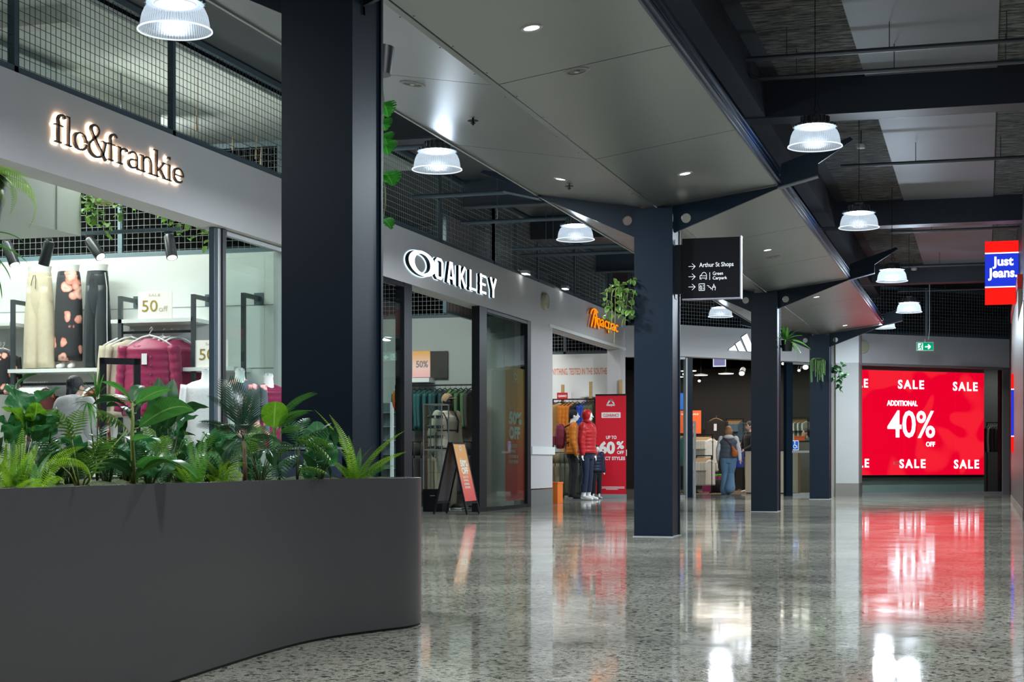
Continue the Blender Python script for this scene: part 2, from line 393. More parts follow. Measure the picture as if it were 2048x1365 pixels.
for k, y in enumerate((0.5, 9.5, 18.45, 27.4, 36.4)):
    mb = MB(); z = 4.72
    mb.box(FX, .6, y, y+.02, z+.02, CEIL); mb.box(FX, .6, y-.12+.13, y+.40, z, z+.02); mb.box(FX, .6, y+.38, y+.40, z+.02, CEIL)
    o = struct('ceiling_beam', mb, mat('beam_dark', (.006,.009,.016), .5)); 
# ---------------------------------------------------------------- canopy (shallow V), seams between panels
VX, VZ = -3.38, 3.51; EL, EZL = -4.69, 3.72; ER, EZR = -2.09, 3.705
COLY = [7.91, 16.87, 25.83, 34.79]
can = bpy.data.objects.new('ceiling_canopy', None); C.objects.link(can); can['kind'] = 'structure'; can.location = (VX, 16, 3.5)
seams = []
for i in range(-1, 3):
    y0 = COLY[0]+8.96*i+.0; seams += [y0+8.96*k/3+.2 for k in range(3)]
seams = [1.0]+[s for s in seams if s > 2]+[35.2]
for a, b in zip(seams[:-1], seams[1:]):
    for nm, xa, za, xb, zb in (('soffit_panel', VX-.03, VZ+.003, EL, EZL), ('soffit_panel', VX+.03, VZ+.003, ER, EZR)):
        mb = MB(); g = .006
        mb.slab([(xa, a+g, za), (xa, b-g, za), (xb, b-g, zb), (xb, a+g, zb)], (0,0,1), .02); mb.build(nm, M_panel, can)
mb = MB(); mb.box(VX-.024, VX+.024, 1, 35.2, VZ-.004, VZ+.03)
for y in [1+.75*k for k in range(46)]:
    for s in (-.045, .045): mb.cyl((VX+s, y, VZ), (VX+s, y, VZ+.004), .006, 6)
mb.build('valley_strip', M_panel, can)
mb = MB(); mb.box(ER, ER+.02, 1, 35.2, EZR-.01, EZR+.11); mb.box(ER+.02, ER+.05, 1, 35.2, EZR+.01, EZR+.03); mb.box(ER+.02, ER+.04, 1, 35.2, EZR+.06, EZR+.075); mb.box(ER, ER+.05, 1, 35.2, EZR+.10, EZR+.12)
mb.build('edge_fascia', mat('fascia_navy', (.016,.032,.075), .3), can)
mb = MB(); mb.box(EL-.02, EL, 1, 35.2, EZL-.012, EZL+.11); mb.build('edge_trim', M_alu, can)
mb = MB(); mb.box(EL, ER, 1, 35.2, 3.80, 3.82); mb.build('top_cover', M_dark, can)
# ---------------------------------------------------------------- steel columns with their bracket arms
def arm_mesh(sgn, y, t=.035):
    def mx(x): return 2*VX-x if sgn < 0 else x
    cw = .21
    out = [(-3.20,3.20),(-3.20,3.245),(-2.085,3.672),(-1.67,3.775),(-1.67,3.91),(-1.31,4.14),(-1.34,4.17),(-2.05,3.93),(-2.07,3.70),(-3.20,3.535)]
    if sgn < 0: out = [(-3.20,3.19),(-2.30,3.60),(-2.07,3.70),(-1.70,3.76),(-1.70,3.88),(-1.40,4.0),(-1.43,4.03),(-2.05,3.9),(-2.10,3.73),(-3.20,3.535)]
    out = [(mx(x), z) for x, z in out]
    bm = bmesh.new(); hc = (mx(-3.06), 3.40); r = .052
    ov = [bm.verts.new((x, y, z)) for x, z in out]
    hv = [bm.verts.new((hc[0]+r*math.cos(a*math.pi/12), y, hc[1]+r*math.sin(a*math.pi/12))) for a in range(24)]
    es = [bm.edges.new((ov[i], ov[(i+1)%len(ov)])) for i in range(len(ov))]+[bm.edges.new((hv[i], hv[(i+1)%24])) for i in range(24)]
    bmesh.ops.triangle_fill(bm, use_beauty=True, use_dissolve=False, edges=es)
    r2 = bmesh.ops.extrude_face_region(bm, geom=list(bm.faces))
    bmesh.ops.translate(bm, verts=[v for v in r2['geom'] if isinstance(v, bmesh.types.BMVert)], vec=(0, t, 0))
    bmesh.ops.recalc_face_normals(bm, faces=bm.faces)
    mb = MB(); bm.verts.index_update(); mb.add([v.co for v in bm.verts], [tuple(v.index for v in f.verts) for f in bm.faces]); bm.free()
    # bottom flange outside the canopy
    a = (mx(-2.085), 3.672); b = (mx(-1.67), 3.775)
    fl = MB(); fl.bar((a[0], y+t/2, a[1]), (b[0], y+t/2, b[1]), .12, .012)
    return mb, fl
CLAB = ['tall navy steel column rising behind the round-ended planter', 'navy steel column carrying the black wayfinding sign',
        'navy steel column beside the hanging fern pot, in front of the three-stripe shop', 'farthest slim navy steel column beside the pale grey pier']
for i, y in enumerate(COLY):
    w = .385 if i == 0 else .415; x0 = -3.59; x1 = x0+w; d = .45
    if i == 0: x0 = onY(563, 700, y).x; x1 = onY(705, 700, y).x
    top = 3.50
    t = thing('steel_column', CLAB[i], 'column', ((x0+x1)/2, y+d/2, 0), group='navy columns of the canopy')
    mb = MB(); mb.box(x0, x1, y, y+.03, .0, top); mb.box(x0, x1, y+d-.03, y+d, 0, top); mb.box(x0+.012, x1-.012, y+.03, y+d-.03, 0, top-.02); mb.build('shaft', M_navy, t)
    mb = MB(); mb.box(x0-.012, x1+.012, y-.012, y+d+.012, 0, .008); mb.build('base_plate', M_alu, t)
    for s in (-1, 1):
        m1, m2 = arm_mesh(s, y+.16)
        a = m1.build('bracket_arm', M_navys, t); m2.build('lower_flange', M_slate, a)
# ---------------------------------------------------------------- wire mesh fences above the shopfronts
def mesh_panel(p0, p1, z0, z1, step=.08, w=.0042):
    mb = MB(); p0 = Vector((p0[0],p0[1],0)); p1 = Vector((p1[0],p1[1],0)); L = (p1-p0).length; u = (p1-p0)/L; nn = u.cross(Vector((0,0,1)))
    n = max(1, round(L/step))
    for i in range(1, n):
        q = p0+u*L*i/n; mb.obox(q+Vector((0,0,(z0+z1)/2)), u*w/2, nn*w/2, Vector((0,0,(z1-z0)/2)))
    k = round((z1-z0)/step)
    for i in range(1, k):
        mb.obox((p0+p1)/2+nn*w+Vector((0,0,z0+(z1-z0)*i/k)), u*L/2, nn*w/2, Vector((0,0,w/2)))
    return mb
def fence(name, label, posts, z0, z1, wire, frame=M_slate, group='wire mesh fences above the shopfronts', pw=.06, step=.08, brace=False):
    posts = [tuple(p)[:2] for p in posts]; c = (Vector(posts[0])+Vector(posts[-1]))/2
    t = thing(name, label, 'mesh fence', (c.x, c.y, z0), group=group)
    for p in posts:
        mb = MB(); mb.box(p[0]-pw/2, p[0]+pw/2, p[1]-pw/2, p[1]+pw/2, z0, z1); mb.build('post', frame, t)
    for a, b in zip(posts[:-1], posts[1:]):
        mesh_panel(a, b, z0, z1, step).build('wire_panel', wire, t)
    a, b = posts[0], posts[-1]
    mb = MB(); mb.bar((a[0],a[1],z0+.03), (b[0],b[1],z0+.03), pw, .06); mb.build('bottom_rail', frame, t)
    mb = MB(); mb.bar((a[0],a[1],z1-.03), (b[0],b[1],z1-.03), pw, .06); mb.build('top_rail', frame, t)
    return t
PY = [8.98+2.72*k for k in range(11)]
fx = FX-.05
fence('mesh_fence', 'dark wire mesh fence above the shopfront with brown serif lettering', [(fx, y) for y in PY[:4]]+[(fx, FY+.4)], ZT, 5.12, M_wire)
fence('mesh_fence', 'dark wire mesh fence above the shopfront with the glowing oval logo', [(fx, FY+.45)]+[(fx, y) for y in PY[4:7]], ZT, 5.12, M_wirel)
fence('mesh_fence', 'dark wire mesh fence above the orange-lettered outdoor shop', [(fx, y) for y in PY[6:10]], ZT, 5.12, M_wirel)
fence('mesh_fence', 'mesh fence above the shopfront with the three-stripe sign', [(fx+.1, YK+.2), (A0.x, A0.y+.1), ((A0.x+A2.x)/2, (A0.y+A2.y)/2+.1), (A2.x, A2.y+.1)], ZTF, 5.1, M_wirel)
LU = (L1-L0).normalized()
fence('mesh_fence', 'mesh fence above the big red sale screen', [(L0.x-.3, L0.y-.1), tuple((L0+LU*1.9)[:2]), tuple((L0+LU*4.5)[:2])], ZTF, 5.0, M_wirel)
# mesh partitions inside, on top of the party walls
fence('mesh_partition', 'wire mesh partition on the white wall of the fashion shop', [(-16, FY+.04), (-12.4, FY+.04), (onY(242,480,FY+.04).x, FY+.04), (FX-.34, FY+.04)], 3.30, 4.62, mat('wire_pale', (.13,.15,.155), .45), group='mesh partitions inside the shops')
fence('mesh_partition', 'wire mesh partition on the grey wall of the eyewear shop', [(-14, OY+.04), (-11, OY+.04), (FX-.34, OY+.04)], 3.40, 5.12, M_wirel, group='mesh partitions inside the shops')
fence('mesh_partition', 'wire mesh partition above the slogan wall of the outdoor shop', [(-11.5, MY+.08), (-9.1, MY+.08), (FX-.34, MY+.08)], 3.22, 5.12, M_wirel, group='mesh partitions inside the shops')
# ---------------------------------------------------------------- party walls and interiors
struct('wall_shop_one', MB().box(-20, FX-.3, FY, FY+.12, 0, 3.30), M_shopw)
struct('wall_shop_two', MB().box(-20, FX-.3, OY, OY+.12, 0, 3.40), M_grey)
struct('wall_shop_three', MB().box(-20, FX-.3, MY, MY+.12, 0, 3.22), M_shopw)
struct('wall_shop_rear', MB().box(-20.1, -20, -3, 62, 0, 5.15), mat('rear_dark', (.10,.11,.11), .7))
struct('dark_void_sheet', MB().box(-20, FX-.5, FY+.2, FY+.3, 3.4, 4.62), mat('void_dark', (.003,.003,.003), 1, spec=0))  # darkness of the void behind the mesh, painted as a black sheet
struct('ceiling_shop_one', MB().box(-20, FX-.2, 4, 22, 5.02, 5.08), mat('pale_green_ceiling', (.66,.70,.66), .7, noise=.05, nscale=.8))
# white painted beams and a duct box in the fashion shop
mb = MB(); mb.box(-9.9, -9.55, 6, FY-.1, 4.72, 5.02); struct('ceiling_shop_beam', mb, mat('beam_white', (.62,.62,.56), .6, noise=.15, nscale=6))
mb = MB(); mb.box(-20, FX-.4, 13.1, 13.3, 4.85, 5.02); struct('ceiling_shop_beam', mb, MATS['beam_white'])
mb = MB(); mb.box(-12.5, -9.3, 8, onX(162, 470, -9.3).y, 3.22, 4.9); mb.box(-9.3, -9.285, onX(114,470,-9.3).y-.02, onX(114,470,-9.3).y+.02, 3.22, 4.9)
struct('ceiling_duct_box', mb, mat('duct_white', (.60,.66,.62), .55))
# right side wall
struct('wall_right', MB().box(.58, .9, 20, 42.3, 0, 5.15), mat('right_wall', (.02,.018,.02), .5))
struct('wall_right_clad', MB().box(.50, .58, 23.0, 33.6, 0, 3.0), mat('brown_clad', (.035,.028,.022), .35, noise=.3, nscale=4))
struct('baseboard_right', MB().box(.49, .50, 23.0, 33.6, 0, .14), mat('brown_base', (.12,.10,.08), .4))
# back of the far shops
struct('wall_far', MB().box(-14, 8, 50, 50.2, 0, 5.15), mat('far_black', (.004,.004,.005), .7))
struct('wall_far_side', MB().box(-2.95, -2.85, 40.6, 50, 0, 5.15), mat('far_side', (.02,.02,.02), .7))
# ---------------------------------------------------------------- pendant lamps
def shade_material():
    m = bpy.data.materials.new('ribbed_clear_shade'); m.use_nodes = True; nt = m.node_tree; nt.nodes.clear(); L = nt.links.new
    o = nt.nodes.new('ShaderNodeOutputMaterial'); t = nt.nodes.new('ShaderNodeBsdfTransparent'); tr = nt.nodes.new('ShaderNodeBsdfTranslucent'); d = nt.nodes.new('ShaderNodeBsdfPrincipled')
    d.inputs['Base Color'].default_value = (.02,.022,.024,1); d.inputs['Roughness'].default_value = .3; t.inputs[0].default_value = (.95,.97,1,1); tr.inputs[0].default_value = (.02,.022,.024,1)
    e = nt.nodes.new('ShaderNodeEmission'); e.inputs[0].default_value = (.82,.92,1,1); e.inputs[1].default_value = .55
    a = nt.nodes.new('ShaderNodeMixShader'); a.inputs[0].default_value = .5; L(tr.outputs[0], a.inputs[1]); L(d.outputs[0], a.inputs[2])
    ad = nt.nodes.new('ShaderNodeAddShader'); L(a.outputs[0], ad.inputs[0]); L(e.outputs[0], ad.inputs[1])
    tc = nt.nodes.new('ShaderNodeTexCoord'); sp = nt.nodes.new('ShaderNodeSeparateXYZ'); L(tc.outputs['Object'], sp.inputs[0])
    at2 = nt.nodes.new('ShaderNodeMath'); at2.operation = 'ARCTAN2'; L(sp.outputs[0], at2.inputs[0]); L(sp.outputs[1], at2.inputs[1])
    mu = nt.nodes.new('ShaderNodeMath'); mu.operation = 'MULTIPLY'; mu.inputs[1].default_value = 76; L(at2.outputs[0], mu.inputs[0])
    si = nt.nodes.new('ShaderNodeMath'); si.operation = 'SINE'; L(mu.outputs[0], si.inputs[0])
    mr = nt.nodes.new('ShaderNodeMapRange'); mr.inputs[1].default_value = -1; mr.inputs[3].default_value = .28; mr.inputs[4].default_value = .68; L(si.outputs[0], mr.inputs[0])
    mx = nt.nodes.new('ShaderNodeMixShader'); L(mr.outputs[0], mx.inputs[0]); L(t.outputs[0], mx.inputs[1]); L(ad.outputs[0], mx.inputs[2]); L(mx.outputs[0], o.inputs[0])
    return m
M_shade = shade_material(); M_rim = emis('lit_rim', (.85,.94,1), 1.15); M_led = emis('led_disc', (.86,.94,1), 2.6)
M_lampbody = mat('cast_grey', (.14,.15,.16), .5, .6, bump=.2, bscale=60)
lamp = thing('pendant_lamp', '', 'pendant lamp', (0,0,0), group='ribbed bowl pendant lamps of the mall')
mb = MB(); mb.lathe([(.243,0),(.236,.006),(.229,.03),(.225,.06),(.217,.10),(.200,.14),(.172,.170),(.140,.182)], n=64); mb.build('lamp_shade', M_shade, lamp, smooth=1)
mb = MB(); mb.lathe([(.240,-.003),(.248,.0),(.246,.008),(.238,.008),(.240,-.003)], n=64); mb.build('shade_rim', M_rim, lamp, smooth=1)
mb = MB(); mb.disc((0,0,.172), .135, 32); mb.build('led_disc', M_led, lamp)
mb = MB(); mb.lathe([(.0,.178),(.19,.178),(.195,.184),(.19,.194),(.13,.196),(.13,.205)], n=32)
for k in range(24):
    a = k*math.pi/12; c, s = math.cos(a), math.sin(a); mb.obox((c*.185, s*.185, .19), Vector((c,s,0))*.016, Vector((-s,c,0))*.004, (0,0,.012))
hb = mb.build('collar', M_lampbody, lamp)
mb = MB(); mb.lathe([(.118,.196),(.124,.205),(.118,.25),(.10,.275),(.06,.283),(0,.283)], n=24)
for k in range(18):
    a = k*math.pi/9; c, s = math.cos(a), math.sin(a); mb.obox((c*.112, s*.112, .238), Vector((c,s,0))*.02, Vector((-s,c,0))*.0035, (0,0,.034))
mb.box(-.05,.05,-.035,.035,.275,.305); mb.build('driver_housing', M_lampbody, lamp)
mb = MB(); mb.tube([(0,0,.30),(.012,0,.315),(.0,0,.33),(-.01,0,.345),(0,0,.36)], .004, 6); mb.cyl((0,0,.35),(0,0,CEIL-3.66), .004, 6); mb.cyl((.05,0,.30),(.02,0,.42), .003, 6)
mb.build('suspension_wire', M_black, lamp)
LZ = 3.655
LP = [((1630,294), 'pendant lamp hanging over the walkway, largest of the row beside the wood-wool ceiling'), ((1718,456), 'second pendant lamp down the walkway row, under the pale ceiling panels'),
      ((1784,563), 'third pendant lamp of the walkway row, above the angled shopfronts'), ((1818,625), 'fourth pendant lamp of the walkway row, close to the exit sign'),
      ((1768,657), 'last pendant lamp, half hidden behind the final canopy bracket tip'),
      ((350,62), 'big pendant lamp hanging in front of the mesh above the brown serif shop sign'), ((874,340), 'pendant lamp hanging just beyond the near column, over the oval-logo shopfront'),
      ((1151,480), 'pendant lamp between the canopy edge and the orange-lettered shop'), ((1441,634), 'pendant lamp seen just below the black wayfinding sign')]
for i, ((px, py), lb) in enumerate(LP):
    p = onZ(px, py, LZ)
    if i == 0: lamp.location = p; lamp['label'] = lb
    else: dup(lamp, p, label=lb)
    area('pendant_light', (p.x, p.y, p.z-.01), .40, PEND, COOL, shape='DISK').data.specular_factor = .0
for x, y in ((-5.9, 4.6), (.0, 8.9), (0, 4.0)):   # rows go on towards the viewer
    p = Vector((x, y, LZ)); dup(lamp, p, label='pendant lamp of the rows, beyond the picture edge'); area('pendant_light', (p.x, p.y, p.z-.01), .40, PEND, COOL, shape='DISK').data.specular_factor = .0
# uplight spill through the clear shades
for (px, py), lb in LP:
    p = onZ(px, py, LZ); l = bpy.data.lights.new('shade_glow', 'POINT'); l.energy = PEND*.45*(2.4 if py > 560 and px > 1700 else 1); l.color = (.70,.86,1); l.shadow_soft_size = .10; l.specular_factor = .05
    o = bpy.data.objects.new('shade_glow', l); C.objects.link(o); o.location = (p.x, p.y, p.z+.07)
# ---------------------------------------------------------------- downlights, sprinklers in the canopy
def canopy_z(x): return VZ+(x-VX)/(ER-VX)*(EZR-VZ) if x > VX else VZ+(VX-x)/(VX-EL)*(EZL-VZ)
def on_canopy(px, py):
    d = ray(px, py); z = 3.55
    for _ in range(30):
        t = (z-CH)/d.z; p = O+d*t; z = z*.5+.5*canopy_z(p.x)
    return p
M_dl = emis('downlight_lit', (.9,.95,1), 6)
def downlight(px, py, lit, r, lb):
    p = on_canopy(px, py); sl = ((EZR-VZ)/(ER-VX)) if p.x > VX else -((EZL-VZ)/(VX-EL))
    ax = Vector((1,0,sl)).normalized(); ay = Vector((0,1,0)); n = Vector((sl,0,-1)).normalized()
    t = thing('downlight' if lit else 'ceiling_speaker', lb, 'downlight' if lit else 'ceiling speaker', p, group='fittings set in the canopy soffit')
    mb = MB()
    for k in range(32):
        a0, a1 = 2*math.pi*k/32, 2*math.pi*(k+1)/32
        P = lambda rr, a, h: p+ax*rr*math.cos(a)+ay*rr*math.sin(a)+n*h
        mb.add([P(r,a0,.001),P(r,a1,.001),P(r*.93,a1,.008),P(r*.93,a0,.008),P(r*.68,a1,.006),P(r*.68,a0,.006)], [(0,1,2,3),(3,2,4,5)])
    mb.build('trim_ring', M_alu if lit else mat('speaker_grille_grey', (.2,.2,.2), .5, .5), t)
    if lit: spot('downlight_beam', p+n*.02, p+n*3, 45, 95, NEUT, .6, .05)
    mb = MB(); mb.disc(p+n*.004, r*.7, 24, ax, ay); mb.build('lens' if lit else 'grille', M_dl if lit else mat('speaker_grille', (.12,.12,.12), .4, .7, bump=.6, bscale=300), t)
    if not lit:
        mb = MB(); mb.lathe([(.022,-.0),(.018,-.006),(0,-.008)], p+n*.006, 10); mb.build('centre_cap', M_alu, t)
DL = [(1063,55,1,.075,'lit downlight above the near column, between valley strip and fascia'),(1370,347,1,.075,'lit downlight in the soffit just before the column with the wayfinding sign'),
 (1121,358,1,.07,'lit downlight in the shop-side wing, beside the small sprinkler'),(1535,500,1,.07,'lit downlight above and beyond the wayfinding sign'),(1633,594,1,.07,'lit downlight near the red-lit soffit, before the last column'),
 (1690,651,1,.07,'lit downlight at the far end of the red-lit soffit'),(1153,142,0,.10,'round speaker grille in the walkway-side soffit'),(825,167,0,.10,'round speaker grille in the shop-side soffit by the near column'),
 (1546,514,0,.10,'round speaker grille next to the far downlight')]
for d in DL: downlight(*d)
def sprinkler(px, py, lb):
    p = on_canopy(px, py); t = thing('sprinkler', lb, 'sprinkler', p, group='sprinkler heads in the canopy')
    mb = MB(); mb.cyl(p+Vector((0,0,.01)), p-Vector((0,0,.06)), .008, 8); mb.cyl(p-Vector((0,0,.04)), p-Vector((0,0,.048)), .02, 10); mb.build('stem', M_black, t)
    mb = MB(); mb.cyl(p-Vector((0,0,.022)), p-Vector((0,0,.026)), .045, 16); mb.build('deflector', M_black, t)
for xx, yy in ((-2.75,5.2),(-2.75,2.6),(-4.0,4.0)):  # unseen downlights added to brighten the planter foliage
    pp = Vector((xx, yy, canopy_z(xx))); spot('downlight_beam', pp-Vector((0,0,.03)), pp-Vector((0,0,3)), 70, 110, NEUT, .6, .05)
    q_ = thing('downlight', 'unseen canopy downlight added to light the planter, beyond the picture edge', 'downlight', pp, group='fittings set in the canopy soffit'); MB().cyl(pp-Vector((0,0,.012)), pp+Vector((0,0,.01)), .07, 20).build('lens', M_dl, q_)
sprinkler(946, 236, 'small dark sprinkler head in the blue-lit shop-side soffit'); sprinkler(1138, 368, 'small dark sprinkler head beside the shop-side downlight')
# ---------------------------------------------------------------- sign: brown serif letters with a halo
def stroke(mb, pts, w, z0, z1, closed=False):
    P = [Vector((p[0], p[1])) for p in pts]; n = len(P)
    if not hasattr(w, '__len__'): w = [w]*n
    Lf = []; Rt = []
    for i in range(n):
        a = P[(i-1) % n] if closed or i > 0 else P[i]; b = P[(i+1) % n] if closed or i < n-1 else P[i]
        d = (b-a).normalized(); q = Vector((-d.y, d.x))*w[i]/2; Lf.append(P[i]+q); Rt.append(P[i]-q)
    vs = [(p.x,p.y,z0) for p in Lf]+[(p.x,p.y,z0) for p in Rt]+[(p.x,p.y,z1) for p in Lf]+[(p.x,p.y,z1) for p in Rt]
    fs = []
    for i in range(n if closed else n-1):
        j = (i+1) % n; fs += [(i, j, n+j, n+i), (2*n+i, 3*n+i, 3*n+j, 2*n+j), (i, 2*n+i, 2*n+j, j), (n+i, n+j, 3*n+j, 3*n+i)]
    if not closed: fs += [(0, n, 3*n, 2*n), (n-1, 3*n-1, 4*n-1, 2*n-1)][:1]+[(n-1, 3*n-1, 4*n-1, 2*n-1)]
    mb.add(vs, fs)
def arc(cx, cy, rx, ry, a0, a1, n=14): return [(cx+rx*math.cos(math.radians(a0+(a1-a0)*k/n)), cy+ry*math.sin(math.radians(a0+(a1-a0)*k/n))) for k in range(n+1)]
def serif_glyph(c):
    """strokes of a light slab-serif letter, x-height 1, ascender 1.62; returns (strokes, advance)"""
    T, t = .125, .075; h = 1.0; A = 1.62
    def sf(x, y, l=.2): return ([(x-l, y), (x+l, y)], t)
    if c == 'l': return [([(.28,0),(.28,A)], T), sf(.28,.04), ([(.08,A-.04),(.3,A-.04)], t)], .56
    if c == 'f': return [([(.30,0),(.30,1.2)]+arc(.56,1.24,.26,.33,180,60,8), T), sf(.30,.04), ([(.08,.96),(.62,.96)], t), ([(.66,1.50),(.74,1.42)], .16)], .74
    if c == 'o': return [(arc(.5,.5,.40,.46,0,350,28), [.15 if abs(math.cos(math.radians(350*k/28))) > .5 else .09 for k in range(29)], True)], 1.0
    if c == 'r': return [([(.28,0),(.28,h)], T), sf(.28,.04), ([(.08,h-.04),(.3,h-.04)], t), (arc(.62,.62,.34,.34,175,60,8), .11), ([(.76,.93),(.82,.84)], .15)], .86
    if c == 'n': return [([(.28,0),(.28,h)], T), sf(.28,.04), ([(.08,h-.04),(.3,h-.04)], t), (arc(.62,.60,.32,.36,170,0,12)+[(.94,.5),(.94,0)], T*.95), sf(.94,.04)], 1.2
    if c == 'a': return [([(.16,.80)]+arc(.46,.66,.30,.30,150,0,10)+[(.76,.5),(.76,.14),(.84,.05),(.95,.06)], T*.9), (arc(.44,.28,.30,.24,80,360,20), .11), ([(.44,.52),(.76,.56)], .08)], 1.0
    if c == 'k': return [([(.28,0),(.28,A)], T), sf(.28,.04), ([(.08,A-.04),(.3,A-.04)], t), ([(.32,.38),(.86,.94)], .09), ([(.48,.54),(.96,.03)], T), sf(.84,.96,.15), sf(.94,.04,.16)], 1.12
    if c == 'i': return [([(.28,0),(.28,h)], T), sf(.28,.04), ([(.08,h-.04),(.3,h-.04)], t), (arc(.27,1.38,.055,.055,0,330,12), .11)], .56
    if c == 'e': return [([(.10,.53),(.86,.53)]+arc(.49,.53,.38,.42,0,320,24), [.085]*2+[.13]*25)], .96
    if c == '&': return [([(1.32,.92),(1.22,.52)]+arc(.66,.42,.52,.48,-8,-200,16)+[(.42,.86),(.72,1.16)]+arc(.58,1.44,.25,.26,-40,225,16)+[(.46,1.12),(1.34,-.12)], .135), ([(1.06,.93),(1.5,.93)], .085)], 1.52
FL = VPl((FX, 0), (0, 1))
def serif_text(s, z0, z1, fat=0):
    mb = MB(); x = 0
    for ch in s:
        st, adv = serif_glyph(ch)
        for q in st:
            pts = [(x+a, b) for a, b in q[0]]; wd = q[1]
            wd = [v+fat for v in wd] if hasattr(wd, '__len__') else wd+fat
            stroke(mb, pts, wd, z0, z1)
        x += adv*.86+.06
    return mb, x
a = FL.hit(98, 284); b = FL.hit(358, 369); Ls = (b.y-a.y)
m0, adv = serif_text('flo&frankie', 0, 1); k = Ls/adv
t = thing('shop_sign', 'brown serif shop lettering glowing with a warm halo on the pale bulkhead', 'shop sign', (FX, (a.y+b.y)/2, a.z))
def put(mb, z0, z1): return mb.merge.__self__
M4 = frame_mat((FX, a.y, a.z+.005), (0,1,0)) @ Matrix.Diagonal((k, .158, 1, 1))
front, _ = serif_text('flo&frankie', .036, .052); o = MB().merge(front, M4); o.build('lettering', mat('sign_brown', (.05,.032,.022), .5), t)
edge, _ = serif_text('flo&frankie', .008, .010, .03); o = MB().merge(edge, M4); o.build('halo_light', emis('halo_warm', (1,.78,.55), 26), t)
ret, _ = serif_text('flo&frankie', .026, .0355, -.005); o = MB().merge(ret, M4); o.build('letter_return', mat('sign_bronze', (.30,.17,.10), .5), t)
# ---------------------------------------------------------------- sign: oval logo and white face-lit letters
t = thing('shop_sign', 'white lit oval logo and block lettering on the grey bulkhead', 'shop sign', FL.hit(895, 540))
M_wl = emis('sign_white', (.86,.94,1), 3); M_halo = emis('halo_cool', (.60,.82,1), 1.6)
a = FL.hit(862, 557); b = FL.hit(986, 594); hh = .315
M5 = frame_mat((FX, a.y, a.z), (0,1,0))
def block(fat, z0, z1):
    """block capitals O A K L E Y drawn as strokes in a unit cell .74 wide"""
    W, H, w = .62, 1.0, .15+fat; mb = MB(); x = 0
    G = {'O': [[(w/2,.18),(w/2,.82),(.18,.93),(.44,.93),(W-w/2,.82),(W-w/2,.18),(.44,.07),(.18,.07),(w/2,.18)]],
         'A': [[(.08,0),(.27,1),(.37,1),(.56,0)],[(.2,.26),(.44,.26)]], 'K': [[(.1,0),(.1,1)],[(.17,.40),(.54,1.0)],[(.24,.56),(.56,0)]],
         'L': [[(.1,1),(.1,0)],[(.0,.08),(.56,.08)]], 'E': [[(.1,0),(.1,1)],[(.02,.09),(.56,.09)],[(.02,.5),(.5,.5)],[(.02,.91),(.56,.91)]], 'Y': [[(.31,0),(.31,.46)],[(.07,1),(.31,.4)],[(.55,1),(.31,.4)]]}
    for ch in 'OAKLEY':
        for q in G[ch]: stroke(mb, [(x+p[0], p[1]) for p in q], w if len(q) > 2 or abs(q[0][1]-q[-1][1]) > .1 else w*.85, z0, z1)
        x += .90
    return mb, x-.28
bm0, adv = block(0, 0, 1); k = (b.y-a.y)/adv
D = M5 @ Matrix.Diagonal((k, hh, 1, 1))
MB().merge(block(-.02, .06, .065)[0], D).build('lettering', M_wl, t); MB().merge(block(-.02, .015, .059)[0], D).build('letter_return', M_black, t); MB().merge(block(.03, .006, .01)[0], D).build('halo_light', M_halo, t)
oc = FL.hit(835, 528); ow = (FL.hit(862, 528).y-FL.hit(808, 528).y)/2
def ring(z0, z1, f=0):
    mb = MB(); n = 48; P = []
    for i in range(n):
        q = 2*math.pi*i/n; P.append((math.cos(q), math.sin(q)))
    ro = [(oc.y+x*(ow+f), oc.z+y*(.175+f)) for x, y in P]; ri = [(oc.y+x*(ow*.60-f), oc.z+y*(.135-f)) for x, y in P]
    vs = [(FX+z0, y, z) for y, z in ro]+[(FX+z0, y, z) for y, z in ri]+[(FX+z1, y, z) for y, z in ro]+[(FX+z1, y, z) for y, z in ri]; fs = []
    for i in range(n):
        j = (i+1) % n; fs += [(i,j,n+j,n+i),(2*n+i,3*n+i,3*n+j,2*n+j),(i,2*n+i,2*n+j,j),(n+i,n+j,3*n+j,3*n+i)]
    return mb.add(vs, fs)
ring(.075, .08).build('oval_logo', M_wl, t); ring(.02, .074).build('logo_return', M_black, t); ring(.006, .01, .012).build('logo_halo', M_halo, t)
# ---------------------------------------------------------------- sign: orange outdoor lettering
t = thing('shop_sign', 'orange lit mountain logo and lettering partly behind the hanging pothos', 'shop sign', FL.hit(1203, 650))
M_or = emis('sign_orange', (1,.25,.006), 1.25); M_orr = mat('sign_orange_return', (.16,.012,.004), .5)
def tri_logo(a, b, z0, z1, x):
    """peak: two leaning strokes under an arc"""
    mb = MB(); y0, y1 = a.y, b.y; w = y1-y0; h = z1-z0
    S2 = [[(.10,0),(.48,.98),(.62,.98)],[(.55,.9),(.92,.02)],[(.42,.0),(.66,.52)]]
    for q in S2: stroke(mb, q, .085, x-.012, x)
    stroke(mb, arc(.45,.62,.40,.42,170,40,10), .07, x-.012, x)
    return MB().merge(mb, frame_mat((FX, y0, z0), (0,1,0)) @ Matrix.Diagonal((w, h, 1, 1)))
a = FL.hit(1172, 653); b = FL.hit(1191, 653)
tri_logo(a, b, a.z, FL.hit(1172, 617).z, .10).build('mountain_logo', M_or, t)
mb = MB(); text_px(mb, 'macpac', VPl((FX+.10, 0), (0,1)), 1190, 1236, 633, 657, ext=.012, bold=.0); mb.build('lettering', M_or, t)
mb = MB(); text_px(mb, 'macpac', VPl((FX+.05, 0), (0,1)), 1189, 1235, 632, 658, ext=.04, bold=.0); mb.merge(tri_logo(a, b, a.z-.01, FL.hit(1172, 617).z+.01, .06)); mb.build('letter_return', M_orr, t)
